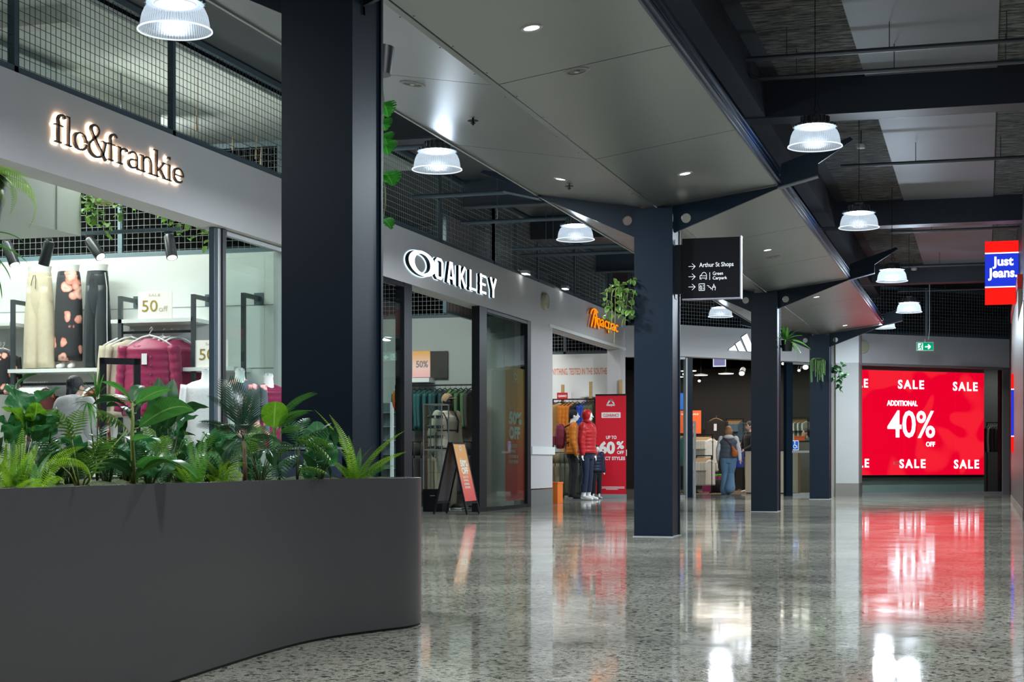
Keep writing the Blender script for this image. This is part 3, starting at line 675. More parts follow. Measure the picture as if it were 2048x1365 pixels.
# ---------------------------------------------------------------- sign: three stripes
t = thing('shop_sign', 'white lit three-bar triangle sign above the dark sportswear shop', 'shop sign', AD.hit(1480, 685))
AF = AD.off(.03)
for q in ([(1458,701),(1459,698.5),(1469.5,691),(1474.5,702)], [(1471.5,688),(1480.5,682),(1490.5,703),(1478.5,702.5)], [(1483.5,675),(1494,668),(1509,703.5),(1495.5,703)]):
    mb = MB(); mb.slab([AF.hit(*p) for p in q], -AF.n, .008); mb.build('bar', M_wl, t)
    mb = MB(); c = sum((AF.hit(*p) for p in q), Vector())/4; mb.slab([c+(AF.hit(*p)-c)*1.05-AF.n*.0085 for p in q], -AF.n, .02); mb.build('bar_return', M_black, t)
# ---------------------------------------------------------------- round cream discs on the bulkhead
for pl, px, py, lb in ((FL, 1087, 603, 'cream oval wall speaker between the oval-logo and orange shopfronts'), (LE, 1725, 694, 'cream round wall speaker above the red sale screen')):
    p = pl.hit(px, py); n = pl.n; t = thing('wall_speaker', lb, 'speaker', p, group='cream wall speakers')
    mb = MB(); r = .155
    for k in range(40):
        a0, a1 = 2*math.pi*k/40, 2*math.pi*(k+1)/40; P = lambda rr, q, h: p+pl.u*rr*math.cos(q)+Vector((0,0,rr*math.sin(q)))+n*h
        mb.add([P(r,a0,0),P(r,a1,0),P(r,a1,.05),P(r,a0,.05),P(r*.85,a1,.075),P(r*.85,a0,.075)], [(0,1,2,3),(3,2,4,5)])
    mb.build('rim', mat('cream_plastic', (.52,.50,.36), .5), t)
    mb = MB(); mb.disc(p+n*.07, r*.86, 32, pl.u, (0,0,1)); mb.build('grille', mat('cream_grille', (.48,.46,.33), .6, bump=.5, bscale=220), t)
# ---------------------------------------------------------------- black wayfinding sign
WY = 17.06; WP = VPl((0, WY), (1, 0))
a = WP.hit(1364, 598); b = WP.hit(1480, 598); zt = WP.hit(1364, 478).z
t = thing('wayfinding_sign', 'black hanging wayfinding sign with arrows and white lettering, fixed to the column', 'sign', ((a.x+b.x)/2, WY, a.z))
M_sb = mat('sign_black', (.005,.005,.006), .8, spec=.1)
mb = MB(); mb.box(a.x, b.x, WY, WY+.10, a.z, zt); mb.build('panel', M_sb, t)
mb = MB(); mb.box(b.x, b.x+.012, WY-.002, WY+.102, a.z-.012, zt+.012); mb.box(a.x, b.x, WY-.002, WY+.102, a.z-.012, a.z); mb.build('edge_frame', mat('sign_edge', (.22,.22,.27), .4), t)
mb = MB(); c0 = WP.hit(1345, 588); mb.box(c0.x, a.x, WY+.02, WY+.08, WP.hit(1345,588).z, WP.hit(1345,490).z); mb.box(c0.x, c0.x+.03, WY-.01, WY+.12, WP.hit(1345,598).z, WP.hit(1345,480).z); mb.build('wall_bracket', M_black, t)
M_wt = mat('print_white', (.75,.75,.75), .5, emit=.25)
WF = VPl((0, WY-.003), (1, 0)); mb = MB()
text_px(mb, 'Arthur St Shops', WF, 1398.5, 1467, 526, 537.5, ext=.003, bold=.006)
text_px(mb, 'Green', WF, 1425.5, 1446, 543.8, 550.8, ext=.003, bold=.003); text_px(mb, 'Carpark', WF, 1425.5, 1454, 553.2, 561.5, ext=.003, bold=.003)
def ln(mb, pts, w=.005, pl=WF):
    for p, q in zip(pts[:-1], pts[1:]): mb.bar(pl.hit(*p), pl.hit(*q), w, .002, up=pl.n)
for y in (533.5, 554, 574.5): ln(mb, [(1377,y),(1390,y-.3)]); ln(mb, [(1384,y-6),(1390.5,y-.3),(1384,y+6)])
ln(mb, [(1419.5,545),(1419.5,560)])
ln(mb, [(1400,559),(1400,552),(1403,550),(1405,546),(1408,545),(1411,546),(1413,550),(1413,559)]); ln(mb, [(1400,552),(1413,552)]); ln(mb, [(1400,556.5),(1413,556.5)]); ln(mb, [(1401,559),(1403,559)]); ln(mb, [(1410.5,559),(1412.5,559)])
ln(mb, [(1398,568),(1409,567.6),(1409,581),(1398,581.3),(1398,568)]); ln(mb, [(1401.5,571),(1400,575),(1401,579),(1403,579),(1403.5,575),(1401.5,571)]); ln(mb, [(1406.5,570),(1406.5,573.5)]); ln(mb, [(1406.5,575.5),(1406.5,579)])
ln(mb, [(1414,571.5),(1418,572),(1418,575),(1421.5,575),(1421.5,578),(1425,578),(1425,581.3)]); ln(mb, [(1427.5,568),(1427.5,571),(1425,575),(1425,581)]); ln(mb, [(1428,571),(1431,575),(1430,581)]); ln(mb, [(1425,575),(1431,575)])
mb.build('print', M_wt, t)
# ---------------------------------------------------------------- blade sign, right
SY = onX(2038, HZ, .56).y; BP = VPl((0, SY), (1, 0))
zb = BP.hit(2038,607).z; zt = BP.hit(2038,481).z; a = BP.hit(1970,607); b = BP.hit(2037,607)
t = thing('blade_sign', 'red and blue lit box sign projecting from the side wall, white lettering', 'shop sign', ((a.x+b.x)/2, SY, zb))
def redlit(name, c, s): return emis(name, c, s)
M_rl = redlit('lit_red', (1,.012,.008), 1.15); M_bl = redlit('lit_blue', (.02,.045,.72), 1.0); M_ll = emis('lit_white', (.9,.93,1), 2.2)
h = zt-zb; z1 = zb+h*.26; z2 = zb+h*.80
for nm, za, zc_, m in (('red_band', zb, z1, M_rl), ('blue_band', z1+.02, z2, M_bl), ('red_band', z2+.02, zt, M_rl), ('white_line', z1, z1+.02, M_ll), ('white_line', z2, z2+.02, M_ll)):
    mb = MB(); mb.box(a.x, b.x, SY, SY+.16, za, zc_); mb.build(nm, m, t)
mb = MB(); q = VPl((0, SY-.004), (1, 0))
text_px(mb, 'Just', q, 1985, 2027, 514, 538, ext=.004, bold=.03); text_px(mb, 'Jeans.', q, 1976, 2034.5, 537, 562, ext=.004, bold=.03); mb.build('lettering', M_ll, t)
mb = MB(); mb.box(b.x, b.x+.03, SY+.03, SY+.13, zb+.05, zt-.05); mb.build('wall_fixing', M_alu, t)
# striped panel of the same shop, further along the wall
yy = onX(2023, HZ, .46); t = thing('striped_panel', 'red and blue striped upright panel on the brown side wall', 'panel', (.46, yy.y, 1))
q = VPl((0, yy.y), (1, 0))
for nm, ya, yb, m in (('red_band', 748, 778, M_rl), ('blue_band', 780, 872, M_bl), ('red_band', 874, 905, M_rl), ('white_line', 778, 780, M_ll), ('white_line', 872, 874, M_ll)):
    mb = MB(); p0 = q.hit(2022.5, yb); p1 = q.hit(2031.5, ya); mb.box(p0.x, p1.x, yy.y, yy.y+.08, p0.z, p1.z); mb.build(nm, m, t)
# ---------------------------------------------------------------- exit sign
ES = VPl(LE.p+LE.n*2.0, (1, .05)); a = ES.hit(1833, 702); b = ES.hit(1867, 702); zt = ES.hit(1833, 685).z
t = thing('exit_sign', 'green hanging exit sign with running figure and white arrow', 'exit sign', (a+b)/2)
mb = MB(); c = (a+b)/2; c.z = (a.z+zt)/2; mb.obox(c-ES.n*.03, (b-a)/2, ES.n*.03, (0,0,(zt-a.z)/2)); mb.build('housing', mat('sign_shell', (.5,.5,.5), .5), t)
mb = MB(); c2 = c+ES.n*.003; mb.obox(c2, (b-a)/2*.96, ES.n*.002, (0,0,(zt-a.z)/2*.90)); mb.build('green_face', emis('exit_green', (.0,.36,.16), 1.0), t)
E2 = ES.off(.007); mb = MB(); rect_px(mb, E2, 1836, 1846, 687, 700.5, .002); mb.build('white_field', emis('exit_white', (.8,1,.9), 1.2), t)
mb = MB(); ln(mb, [(1850,694),(1860,694)], .03, E2); ln(mb, [(1856,689.5),(1861,694),(1856,698.5)], .03, E2); mb.build('arrow', MATS['exit_white'], t)
E3 = ES.off(.011); mb = MB(); ln(mb, [(1842,690.5),(1840.5,694),(1843,697),(1842,700)], .02, E3); ln(mb, [(1840.5,694.5),(1838.5,697.5),(1836.5,698)], .018, E3); ln(mb, [(1838.5,691.5),(1842,691.5),(1844.5,694)], .014, E3)
mb.disc(E3.hit(1843,689), .02, 10, E3.u, (0,0,1)); mb.build('running_figure', MATS['exit_green'], t)
mb = MB(); c.z = zt; mb.cyl(c, c+Vector((0,0,.06)), .008, 6); mb.tube([c+Vector((.08,0,.05)), c+Vector((.1,0,.3)), c+Vector((.1,0,1.0)), c+Vector((.1,0,CEIL-zt-.03))], .012, 8); mb.build('drop_pole', M_alu, t)
# ---------------------------------------------------------------- big red sale screen behind the glass
SP = LE.off(-.35)
t = thing('sale_screen', 'huge glowing red sale screen with white lettering behind the glass front', 'display screen', SP.hit(1840, 950))
def screen_mat():
    m = bpy.data.materials.new('screen_red'); m.use_nodes = True; nt = m.node_tree; nt.nodes.clear(); L = nt.links.new
    o = nt.nodes.new('ShaderNodeOutputMaterial'); e = nt.nodes.new('ShaderNodeEmission'); e.inputs[1].default_value = 1.5
    tc = nt.nodes.new('ShaderNodeTexCoord'); n = nt.nodes.new('ShaderNodeTexNoise'); n.inputs['Scale'].default_value = .8; n.inputs['Detail'].default_value = 0; n.inputs['Distortion'].default_value = 1.2
    L(tc.outputs['Object'], n.inputs['Vector']); r = nt.nodes.new('ShaderNodeValToRGB'); el = r.color_ramp.elements
    el[0].position = .5; el[0].color = (.86,.0,.022,1); el[1].position = .56; el[1].color = (.95,.012,.03,1)
    L(n.outputs['Fac'], r.inputs[0]); L(r.outputs[0], e.inputs[0]); L(e.outputs[0], o.inputs[0]); return m
mb = MB(); p0 = SP.hit(1704, 950); p1 = SP.hit(1968, 950); zt = SP.hit(1704, 739.5).z
p0.z = p1.z = SP.hit(1715, 951).z; mb.slab([p0, p1, Vector((p1.x,p1.y,zt)), Vector((p0.x,p0.y,zt))], -SP.n, .03); mb.build('screen', screen_mat(), t)
mb = MB(); mb.slab([p0-SP.n*.031, p1-SP.n*.031, Vector((p1.x,p1.y,zt))-SP.n*.031, Vector((p0.x,p0.y,zt))-SP.n*.031], -SP.n, .08); mb.slab([p0-Vector((0,0,.06)), p1-Vector((0,0,.06)), p1-Vector((0,0,.002)), p0-Vector((0,0,.002))], -SP.n, .1); mb.build('screen_casing', M_black, t)
ST = SP.off(.012); mb = MB(); K = dict(ext=.006, bold=.025)
text_px(mb, 'SALE', ST, 1690, 1736, 757, 775, spacing=1.3, **K)
text_px(mb, 'SALE', ST, 1796, 1848, 760, 778, spacing=1.3, **K); text_px(mb, 'SALE', ST, 1906, 1955, 764, 782, spacing=1.3, **K)
text_px(mb, 'SALE', ST, 1690, 1738, 918, 936, spacing=1.3, **K); text_px(mb, 'SALE', ST, 1799, 1851, 919, 937, spacing=1.3, **K); text_px(mb, 'SALE', ST, 1908, 1958, 920, 938, spacing=1.3, **K)
text_px(mb, 'ADDITIONAL', ST, 1774, 1835, 801, 812, **K); text_px(mb, '40%', ST, 1775, 1870, 821, 876, ext=.006, bold=.012); text_px(mb, 'OFF', ST, 1852, 1870, 884, 894, **K)
mb.build('lettering', emis('screen_white', (.93,.88,1), 3.2), t)
def glass_run(name, pl, xs, zt, lab, mull=M_alu, zb=.06, bot=M_alu, mw=.03, div=M_alu):
    t = thing(name, lab, 'glass front', (pl.hit(xs[0], HZ)+pl.hit(xs[-1], HZ))/2*Vector((1,1,0)) if False else ((pl.hit(xs[0],HZ).x+pl.hit(xs[-1],HZ).x)/2, (pl.hit(xs[0],HZ).y+pl.hit(xs[-1],HZ).y)/2, 0), group='glass shopfronts')
    for i in range(len(xs)-1):
        a = pl.hit(xs[i], HZ); b = pl.hit(xs[i+1], HZ); a.z = b.z = zb; g = (b-a).normalized()*.006
        mb = MB(); mb.slab([a+g, b-g, Vector((b.x,b.y,zt))-g, Vector((a.x,a.y,zt))+g], -pl.n, .012); mb.build('glass_pane', M_glass, t)
    a = pl.hit(xs[0], HZ); b = pl.hit(xs[-1], HZ)
    for z, hgt in ((zb/2, zb), (zt+.02, .05)):
        mb = MB(); mb.obox(((a.x+b.x)/2,(a.y+b.y)/2,z), (b-a)/2*Vector((1,1,0)), pl.n*.03, (0,0,hgt/2)); mb.build('rail', bot, t)
    return t
glass_run('glass_shopfront', LE.off(-.05), [1700, 1808, 1911, 2006], ZBF-.05, 'frameless glass front with pale sill before the red sale screen')
q = LE.off(-.05)
mb = MB(); rect_px(mb, q.off(.04), 2006, 2020, 741, 990, .15); struct('trim_4', mb, mat('pilaster_grey', (.20,.185,.18), .5))
mb = MB(); rect_px(mb, q.off(.0), 2001, 2006, 741, 990, .1); struct('trim_5', mb, M_black)
# small round handle on the glass
p = q.off(.03).hit(1792, 927); t = thing('door_pull', 'small pale oblong handle fixed on the glass before the red screen', 'handle', p)
mb = MB(); u = q.u; mb.tube([p-u*.06+Vector((0,0,.03)), p+u*.1+Vector((0,0,.03)), p+u*.1-Vector((0,0,.03)), p-u*.06-Vector((0,0,.03)), p-u*.06+Vector((0,0,.03))], .008, 6); mb.build('pull_loop', M_alu, t)
# grey panel wall behind the screen shop
mb = MB(); mb.merge(vslab(SP.off(-.2).hit(1680,HZ), SP.off(-.2).hit(1968,HZ), 0, 3.6, .08)); struct('wall_screen_back', mb, mat('panel_green_grey', (.42,.46,.43), .5))
# ---------------------------------------------------------------- garments (local: hook at origin, front towards -Y, hangs down)
def ring(cx, cy, z, rx, ry, n=20, wob=0, ph=0, k=5, pw=1.0):
    out = []
    for i in range(n):
        a = 2*math.pi*i/n; q = 1+wob*math.sin(k*a+ph)+wob*.6*math.sin((k*2+1)*a+ph*1.7)
        c, s = math.cos(a), math.sin(a)
        out.append((cx+rx*q*math.copysign(abs(c)**pw, c), cy+ry*q*math.copysign(abs(s)**pw, s), z))
    return out
def cloth(name, col, rough=.85, quilt=0, pat=None, spec=.25):
    if name in MATS: return MATS[name]
    m = mat(name, col, rough, bump=.25, bscale=38, noise=.10, nscale=14, spec=spec, sheen=.15)
    return m
def floral(name, base=(.006,.006,.010), pet=(.75,.26,.20), pale=(.85,.62,.52), sc=7):
    if name in MATS: return MATS[name]
    m = bpy.data.materials.new(name); MATS[name] = m; m.use_nodes = True; nt = m.node_tree; b = nt.nodes['Principled BSDF']; L = nt.links.new
    tc = nt.nodes.new('ShaderNodeTexCoord'); n = nt.nodes.new('ShaderNodeTexNoise'); n.inputs['Scale'].default_value = sc; n.inputs['Detail'].default_value = 2
    v = nt.nodes.new('ShaderNodeVectorMath'); v.operation = 'MULTIPLY_ADD'; v.inputs[1].default_value = (.16,.16,.16)
    L(tc.outputs['Object'], n.inputs[0]); L(n.outputs['Color'], v.inputs[0]); L(tc.outputs['Object'], v.inputs[2])
    vo = nt.nodes.new('ShaderNodeTexVoronoi'); vo.inputs['Scale'].default_value = sc*1.2; L(v.outputs[0], vo.inputs[0])
    r = nt.nodes.new('ShaderNodeValToRGB'); e = r.color_ramp.elements
    e[0].position = 0; e[0].color = (.5,.03,.06,1); e[1].position = .46; e[1].color = (*base, 1)
    for p, c in ((.08, pet), (.24, pale), (.38, pet), (.43, base)):
        q = e.new(p); q.color = (*c, 1)
    L(vo.outputs['Distance'], r.inputs[0]); L(r.outputs[0], b.inputs['Base Color']); b.inputs['Roughness'].default_value = .8
    return m
def hanger(parent, m, w=.21):
    mb = MB(); mb.tube([(0,0,0),(.018,0,.022),(.028,0,.005),(.012,0,-.02),(0,0,-.035),(0,0,-.06)], .003, 5)
    mb.tube([(0,0,-.055),(.08,0,-.075),(w*.75,0,-.115),(w,0,-.15)], .010, 6); mb.tube([(0,0,-.055),(-.08,0,-.075),(-w*.75,0,-.115),(-w,0,-.15)], .010, 6)
    return mb.build('hanger', m, parent, smooth=1)
def top_mb(L=.68, w=.235, d=.07, flare=1.06, wob=.03, ph=0, quilt=0, n=28):
    mb = MB(); rings = [ring(0,0,-.085,.055,.030,n), ring(0,0,-.100,.075,.038,n), ring(0,0,-.125,.16,.05,n,pw=.9), ring(0,0,-.16,w*.90,d*.9,n,pw=.85)]
    k = 14 if not quilt else 30
    for i in range(1, k+1):
        t = i/k; f = 1+(flare-1)*t; q = 1+(.05*abs(math.sin(math.pi*t*quilt)) if quilt else 0)
        rings.append(ring(0, 0, -.16-(L-.16)*t, w*.92*f*q, d*f*(q*1.15 if quilt else 1), n, wob*(.3+t), ph+t*.8, 6, .9))
    rings.append(ring(0,0,-L+.01, w*.85*flare, d*.7*flare, n)); mb.loft(rings); return mb
def sleeve_mb(sx, L=.56, w=.235, r=.055, puff=0, out=.07, swing=0):
    mb = MB(); k = 12 if not puff else 24; pts = []; rs = []
    for i in range(k+1):
        t = i/k; pts.append((sx*(w*.80+.035+out*t-.02*t*t), -.01-.04*t*t+swing*t, -.155-L*t)); q = 1+(.16*abs(math.sin(math.pi*t*puff)) if puff else .03*math.sin(9*t+sx))
        rs.append(r*(1-.35*t)*q)
    mb.tube(pts, rs, 12, True, sx=.8); return mb
def make_top(name, label, cat, m, hm, L=.68, w=.235, quilt=0, sleeve=.56, group=None, r=.055, d=.07, ph=0, extras=None):
    t = thing(name, label, cat, (0,0,0), group=group)
    top_mb(L, w, d, quilt=quilt, ph=ph).build('body', m, t, smooth=1)
    for s in (-1, 1): sleeve_mb(s, sleeve, w, r, puff=quilt*.8 if quilt else 0).build('sleeve', m, t, smooth=1)
    if hm: hanger(t, hm)
    return t
def place(t, p, rz=0, s=1):
    t.location = p; t.rotation_euler = (0,0,rz); t.scale = (s,s,s); return t
M_hw = mat('hanger_white', (.8,.8,.8), .4); M_hk = mat('hanger_dark', (.02,.02,.02), .4); M_hwd = mat('hanger_wood', (.45,.28,.12), .5)
M_form = mat('mannequin_white', (.80,.80,.78), .3); M_formk = mat('mannequin_black', (.015,.015,.017), .3)
# =============================================================== fashion shop
def shelf(label, x0, x1, y0, y1, z, th=.045, m=None, grp='shop shelves'):
    t = tag(MB().box(x0, x1, y0, y1, z-th, z).build('wall_shelf', m or M_shopw), label, 'shelf', grp); return t
YS = FY-.42
def upright(px, py, lab, yb=0):
    p = onY(px, py, YS); t = thing('shop_upright', lab, 'upright', (p.x, YS, 0), group='dark steel uprights on the white wall')
    MB().box(p.x-.025, p.x+.025, YS-.02, YS+.02, 0, p.z).build('post', mat('upright_dark', (.025,.031,.036), .4), t); MB().box(p.x-.022, p.x+.022, YS, FY-.012, p.z-.05, p.z).build('top_arm', MATS['upright_dark'], t)
    MB().box(p.x-.06, p.x+.06, FY-.012, FY-.001, p.z-.10, p.z+.04).build('wall_plate', M_slate, t)
    return p
U1 = upright(26, 600, 'dark steel upright on the white wall, beside the cream trousers'); U2 = upright(241, 593, 'dark steel upright behind the first half-price card')
U3 = upright(387, 589, 'dark steel upright between the half-price cards'); U4 = upright(487, 586, 'free-standing dark steel upright seen beyond the glass door stack')
def bx(px, py, Y): return onY(px, py, Y)
z = bx(300, 638, YS).z; shelf('white upper shelf carrying a half-price card, above the burgundy jackets', bx(223,640,YS).x, bx(386,640,YS).x, YS-.02, FY-.002, z)
zl = bx(100, 738, YS).z; shelf('long white shelf under the three dressed lower-body forms', bx(18,740,YS).x, bx(202,740,YS).x, YS-.03, FY-.002, zl)
z2 = bx(400, 735, YS).z; shelf('short white shelf with a half-price card beside the glass door stack', bx(368,740,YS).x, bx(470,740,YS).x, YS-.03, FY-.002, z2)
z3 = bx(10, 645, YS).z; shelf('white shelf at the picture edge, beyond the cream trousers', bx(-60,640,YS).x, bx(22,640,YS).x, YS-.03, FY-.002, z3)
def rail(lab, x0, x1, Y, z, m=None, r=.012):
    t = tag(MB().box(x0, x1, Y-.012, Y+.012, z-.03, z).build('hanging_rail', m or M_slate), lab, 'rail', 'hanging rails'); return t
YR = YS+.05
zr = bx(310, 662, YR).z; rail('dark rail holding the cream and burgundy jackets', bx(240,662,YR).x+.03, bx(386,662,YR).x-.03, YR, zr, M_black)
zr2 = bx(120, 766, YR).z; rail('dark rail below the long shelf, full of white hangers', bx(42,766,YR).x, bx(198,766,YR).x, YR, zr2, M_black)
# wall channel lines
mb = MB()
for py in (611, 737): q = bx(500, py, FY); mb.box(-14, FX-.31, FY-.004, FY-.001, q.z-.004, q.z+.004)
struct('trim_6', mb, mat('channel_shadow', (.2,.22,.22), .5))
# lower-body forms
def lower_form(name, label, px0, px1, ptop, pbot, m, kind, stripe=False):
    Y = YS+.12; a = bx(px0, pbot, Y); b = bx(px1, pbot, Y); top = bx((px0+px1)/2, ptop, Y).z; cx = (a.x+b.x)/2; W = (b.x-a.x)/2; z0 = zl+.003
    t = thing(name, label, 'dressed form', (cx, Y, z0), group='lower-body forms on the long shelf'); H = top-z0
    MB().loft([ring(cx,Y,z0+H*.90,W*.72,.085,24), ring(cx,Y,z0+H*.955,W*.70,.085,24), ring(cx,Y,z0+H,W*.76,.09,24)]).build('waist_form', M_form, t, smooth=50)
    mb = MB(); zc = z0+H*.935
    if kind == 'skirt':
        rs = [ring(cx,Y,zc,W*.74,.09,36)]
        for i in range(1, 15): q = i/14; rs.append(ring(cx, Y, zc-(H*.86)*q, W*(.78+.18*math.sin(min(1,q*2.2)*1.4)), .09+.02*q, 36, .02*q, q*2, 7))
        mb.loft(rs)
    else:
        rs = [ring(cx,Y,zc,W*.70,.088,36)]
        for i in range(1, 6): q = i/5; rs.append(ring(cx, Y, zc-H*.28*q, W*(.72+.16*q), .095, 36, .02, q, 9))
        rs += [ring(cx, Y, zc-H*.36, W*.6, .085, 36), ring(cx, Y, zc-H*.46, W*.3, .06, 36), ring(cx, Y, zc-H*.60, W*.1, .03, 36)]
        mb.loft(rs)
        for s in (-1, 1):
            rs = []
            for i in range(13): q = i/12; rs.append(ring(cx+s*W*(.37+.11*q), Y, zc-H*.14-(H*.785)*q, W*(.38+.14*min(1,q*2.5)), .088+.02*q, 24, .045*q+.015, q*1.5+s, 7))
            mb.loft(rs)
    g = mb.build('skirt' if kind == 'skirt' else 'trousers', m, t, smooth=1)
    mb = MB(); mb.loft([ring(cx,Y,zc+.004,W*.715,.092,24), ring(cx,Y,zc-.04,W*.735,.094,24)]); mb.build('waistband', m, t, smooth=50)
    if kind != 'skirt':
        mb = MB(); mb.tube([(cx-.02,Y-.10,zc-.03),(cx-.035,Y-.115,zc-.10),(cx-.05,Y-.11,zc-.16)], .004, 5); mb.tube([(cx+.0,Y-.10,zc-.03),(cx+.02,Y-.115,zc-.09),(cx+.01,Y-.11,zc-.20)], .004, 5); mb.build('drawstring', M_hk if not stripe else m, t)
    if stripe:
        mb = MB(); mb.tube([(cx+W*.70,Y-.045,zc-.02),(cx+W*.86,Y-.05,zc-.2),(cx+W*.88,Y-.055,zc-H*.5),(cx+W*.93,Y-.06,zc-H*.9)], .006, 5); mb.build('side_stripe', M_white, t)
    if kind == 'skirt':
        for s in (-1, 1):
            mb = MB(); mb.tube([(cx+s*W*.35,Y-.02,z0+.10),(cx+s*W*.36,Y-.03,z0+.04),(cx+s*W*.42,Y-.13,z0+.02)], [.035,.035,.02], 10); mb.build('foot', M_form, t, smooth=1)
    return t
lower_form('trouser_form', 'white lower-body form in wide cream drawstring trousers', 49, 110, 534, 739, cloth('cream_linen', (.62,.54,.40)), 'trousers')
lower_form('skirt_form', 'white lower-body form in a long black skirt with pink flowers', 110, 165, 531, 739, floral('floral_orchid', sc=4.6), 'skirt')
lower_form('trouser_form', 'white lower-body form in dark charcoal trousers with a white side stripe', 168, 222, 530, 739, cloth('charcoal_satin', (.010,.013,.018), .5), 'trousers', True)
# half-price cards
def card(lab, px0, px1, pt, pb, zbase, txt):
    Y = YS-.0; a = bx(px0,pb,Y); b = bx(px1,pb,Y); H = (pb-pt)*19/FPX
    t = thing('price_card', lab, 'card', ((a.x+b.x)/2, Y, zbase+.002), group='cream half-price cards')
    MB().box(a.x, b.x, Y, Y+.012, zbase+.002, zbase+H).build('board', mat('card_cream', (.88,.86,.80), .5, emit=.12), t)
    w = b.x-a.x; mb = MB(); q = VPl((0, Y-.002), (1,0)); M = lambda x, z: frame_mat((a.x+x*w, Y-.004, zbase+z*H), (1,0,0))
    mb.merge(text_mb('50', w*.46, H*.42, ext=.002), M(.12,.26)); mb.build('number_print', mat('gold_print', (.35,.24,.05), .4, .3), t)
    mb = MB(); mb.merge(text_mb('off', w*.26, H*.2, ext=.002), M(.62,.26)); mb.merge(text_mb('SALE', w*.34, H*.09, ext=.002), M(.32,.82)); mb.build('small_print', mat('pale_print', (.62,.56,.40), .5), t)
card('cream half-price card standing on the upper shelf', 276, 344, 582, 637, z, 1); card('cream half-price card beside the glass door stack', 391, 456, 680, 734, z2, 1)
# hanging jackets
M_bur = cloth('burgundy_quilt', (.20,.012,.055), .45); M_crm = cloth('cream_jacket', (.52,.46,.36))
for i, (px, lb) in enumerate(((249, 'cream collarless jacket on a white hanger, first on the upper rail'), (262, 'cream jacket on a white hanger, touching the burgundy ones'))):
    p = bx(px, 668, YR); t = make_top('hanging_jacket', lb, 'jacket', M_crm, M_hw, L=.86, w=.22, group='jackets on the upper rail', d=.06); place(t, (p.x, YR, zr+.0), .75-.1*i, 1.2)
for i, (px, rz, lb) in enumerate(((316, .12, 'burgundy quilted jacket facing outwards, with a white price tag'), (325, .9, 'burgundy quilted jacket second in the cluster'), (337, 1.0, 'burgundy quilted jacket third in the cluster'), (349, 1.05, 'burgundy quilted jacket last in the cluster, next to the upright'))):
    p = bx(px, 668, YR); t = make_top('quilted_jacket', lb, 'jacket', M_bur, M_hw, L=.80, w=.25, quilt=9, group='jackets on the upper rail', sleeve=.60, r=.07, d=.09)
    if i == 0:
        MB().box(-.03,.02,-.118,-.112,-.33,-.23).build('price_tag', M_hw, t)
        for k in range(6): MB().cyl((.055,-.108,-.26-.08*k),(.055,-.118,-.26-.08*k),.009,8).build('button', M_steel, t)
    place(t, (p.x, YR-.04+.04*i-(.16 if i == 0 else 0), zr), rz, 1.28)
# hangers and clothes on the lower rail
for k in range(14):
    px = 46+k*4.2 if k < 12 else 150+k*3; p = bx(px, 770, YR); t = make_top('hanging_shirt', f'{ORD[k]} shirt from the picture edge on the lower rail', 'shirt', floral('floral_rust', (.10,.02,.02), (.5,.1,.06), (.7,.35,.25)) if k % 3 else M_crm, M_hw, L=.6, w=.2, group='shirts on the lower rail', d=.03, r=.03); place(t, (p.x, YR, zr2), 1.5)
for k in range(3):
    p = bx(-8+k*7, 688, YR); t = make_top('hanging_blouse', f'{ORD[k]} pink-flowered black blouse beside the shelf end', 'blouse', floral('floral_black'), M_hw, L=.62, w=.2, group='flowered blouses at the picture edge'); place(t, (p.x, YR, p.z), 1.2)
# bust forms
def bust(lab, px, ptop, m, zcd, quilt=0, rz=0, L=.82, w=.25):
    p = at(px, ptop, zcd); t = thing('bust_form', lab, 'mannequin', (p.x, p.y, 0), group='dressed bust forms inside the glass'); z = p.z
    MB().loft([ring(p.x,p.y,z-.17,.10,.07,20), ring(p.x,p.y,z-.12,.065,.055,20), ring(p.x,p.y,z-.03,.052,.050,20), ring(p.x,p.y,z,.058,.055,20)]).build('neck', M_form, t, smooth=60)
    MB().loft([ring(p.x,p.y,z,.055,.052,20), ring(p.x,p.y,z+.02,.05,.047,20), ring(p.x,p.y,z+.035,.02,.02,20)]).build('neck_cap', M_alu, t, smooth=40)
    g = top_mb(L, w, .105, flare=.93, quilt=quilt); mb = MB(); mb.merge(g, Matrix.Translation((p.x, p.y, z-.0)) @ Matrix.Rotation(rz, 4, 'Z')); mb.build('garment', m, t, smooth=1)
    for s in (-1, 1):
        mb = MB(); mb.merge(sleeve_mb(s, .58, w, .06, puff=quilt), Matrix.Translation((p.x, p.y, z)) @ Matrix.Rotation(rz, 4, 'Z')); mb.build('sleeve', m, t, smooth=1)
    mb = MB(); mb.cyl((p.x,p.y,.01),(p.x,p.y,z-L),.015,10); mb.cyl((p.x,p.y,0),(p.x,p.y,.015),.16,24); mb.build('stand', M_steel, t)
    return t
bust('white bust form in a plain white blouse, just left of the glass door stack', 413, 742, cloth('white_blouse', (.72,.73,.72)), 17.6, rz=.3)
bust('white bust form in a dark flowered blouse behind the glass', 480, 742, floral('floral_teal', (.07,.10,.11), (.6,.2,.2), (.8,.5,.45), 6), 17.8, rz=.5, w=.26)
bust('white bust form in a burgundy quilted jacket next to the near column', 537, 752, M_bur, 18.3, quilt=9, rz=.75, w=.28)
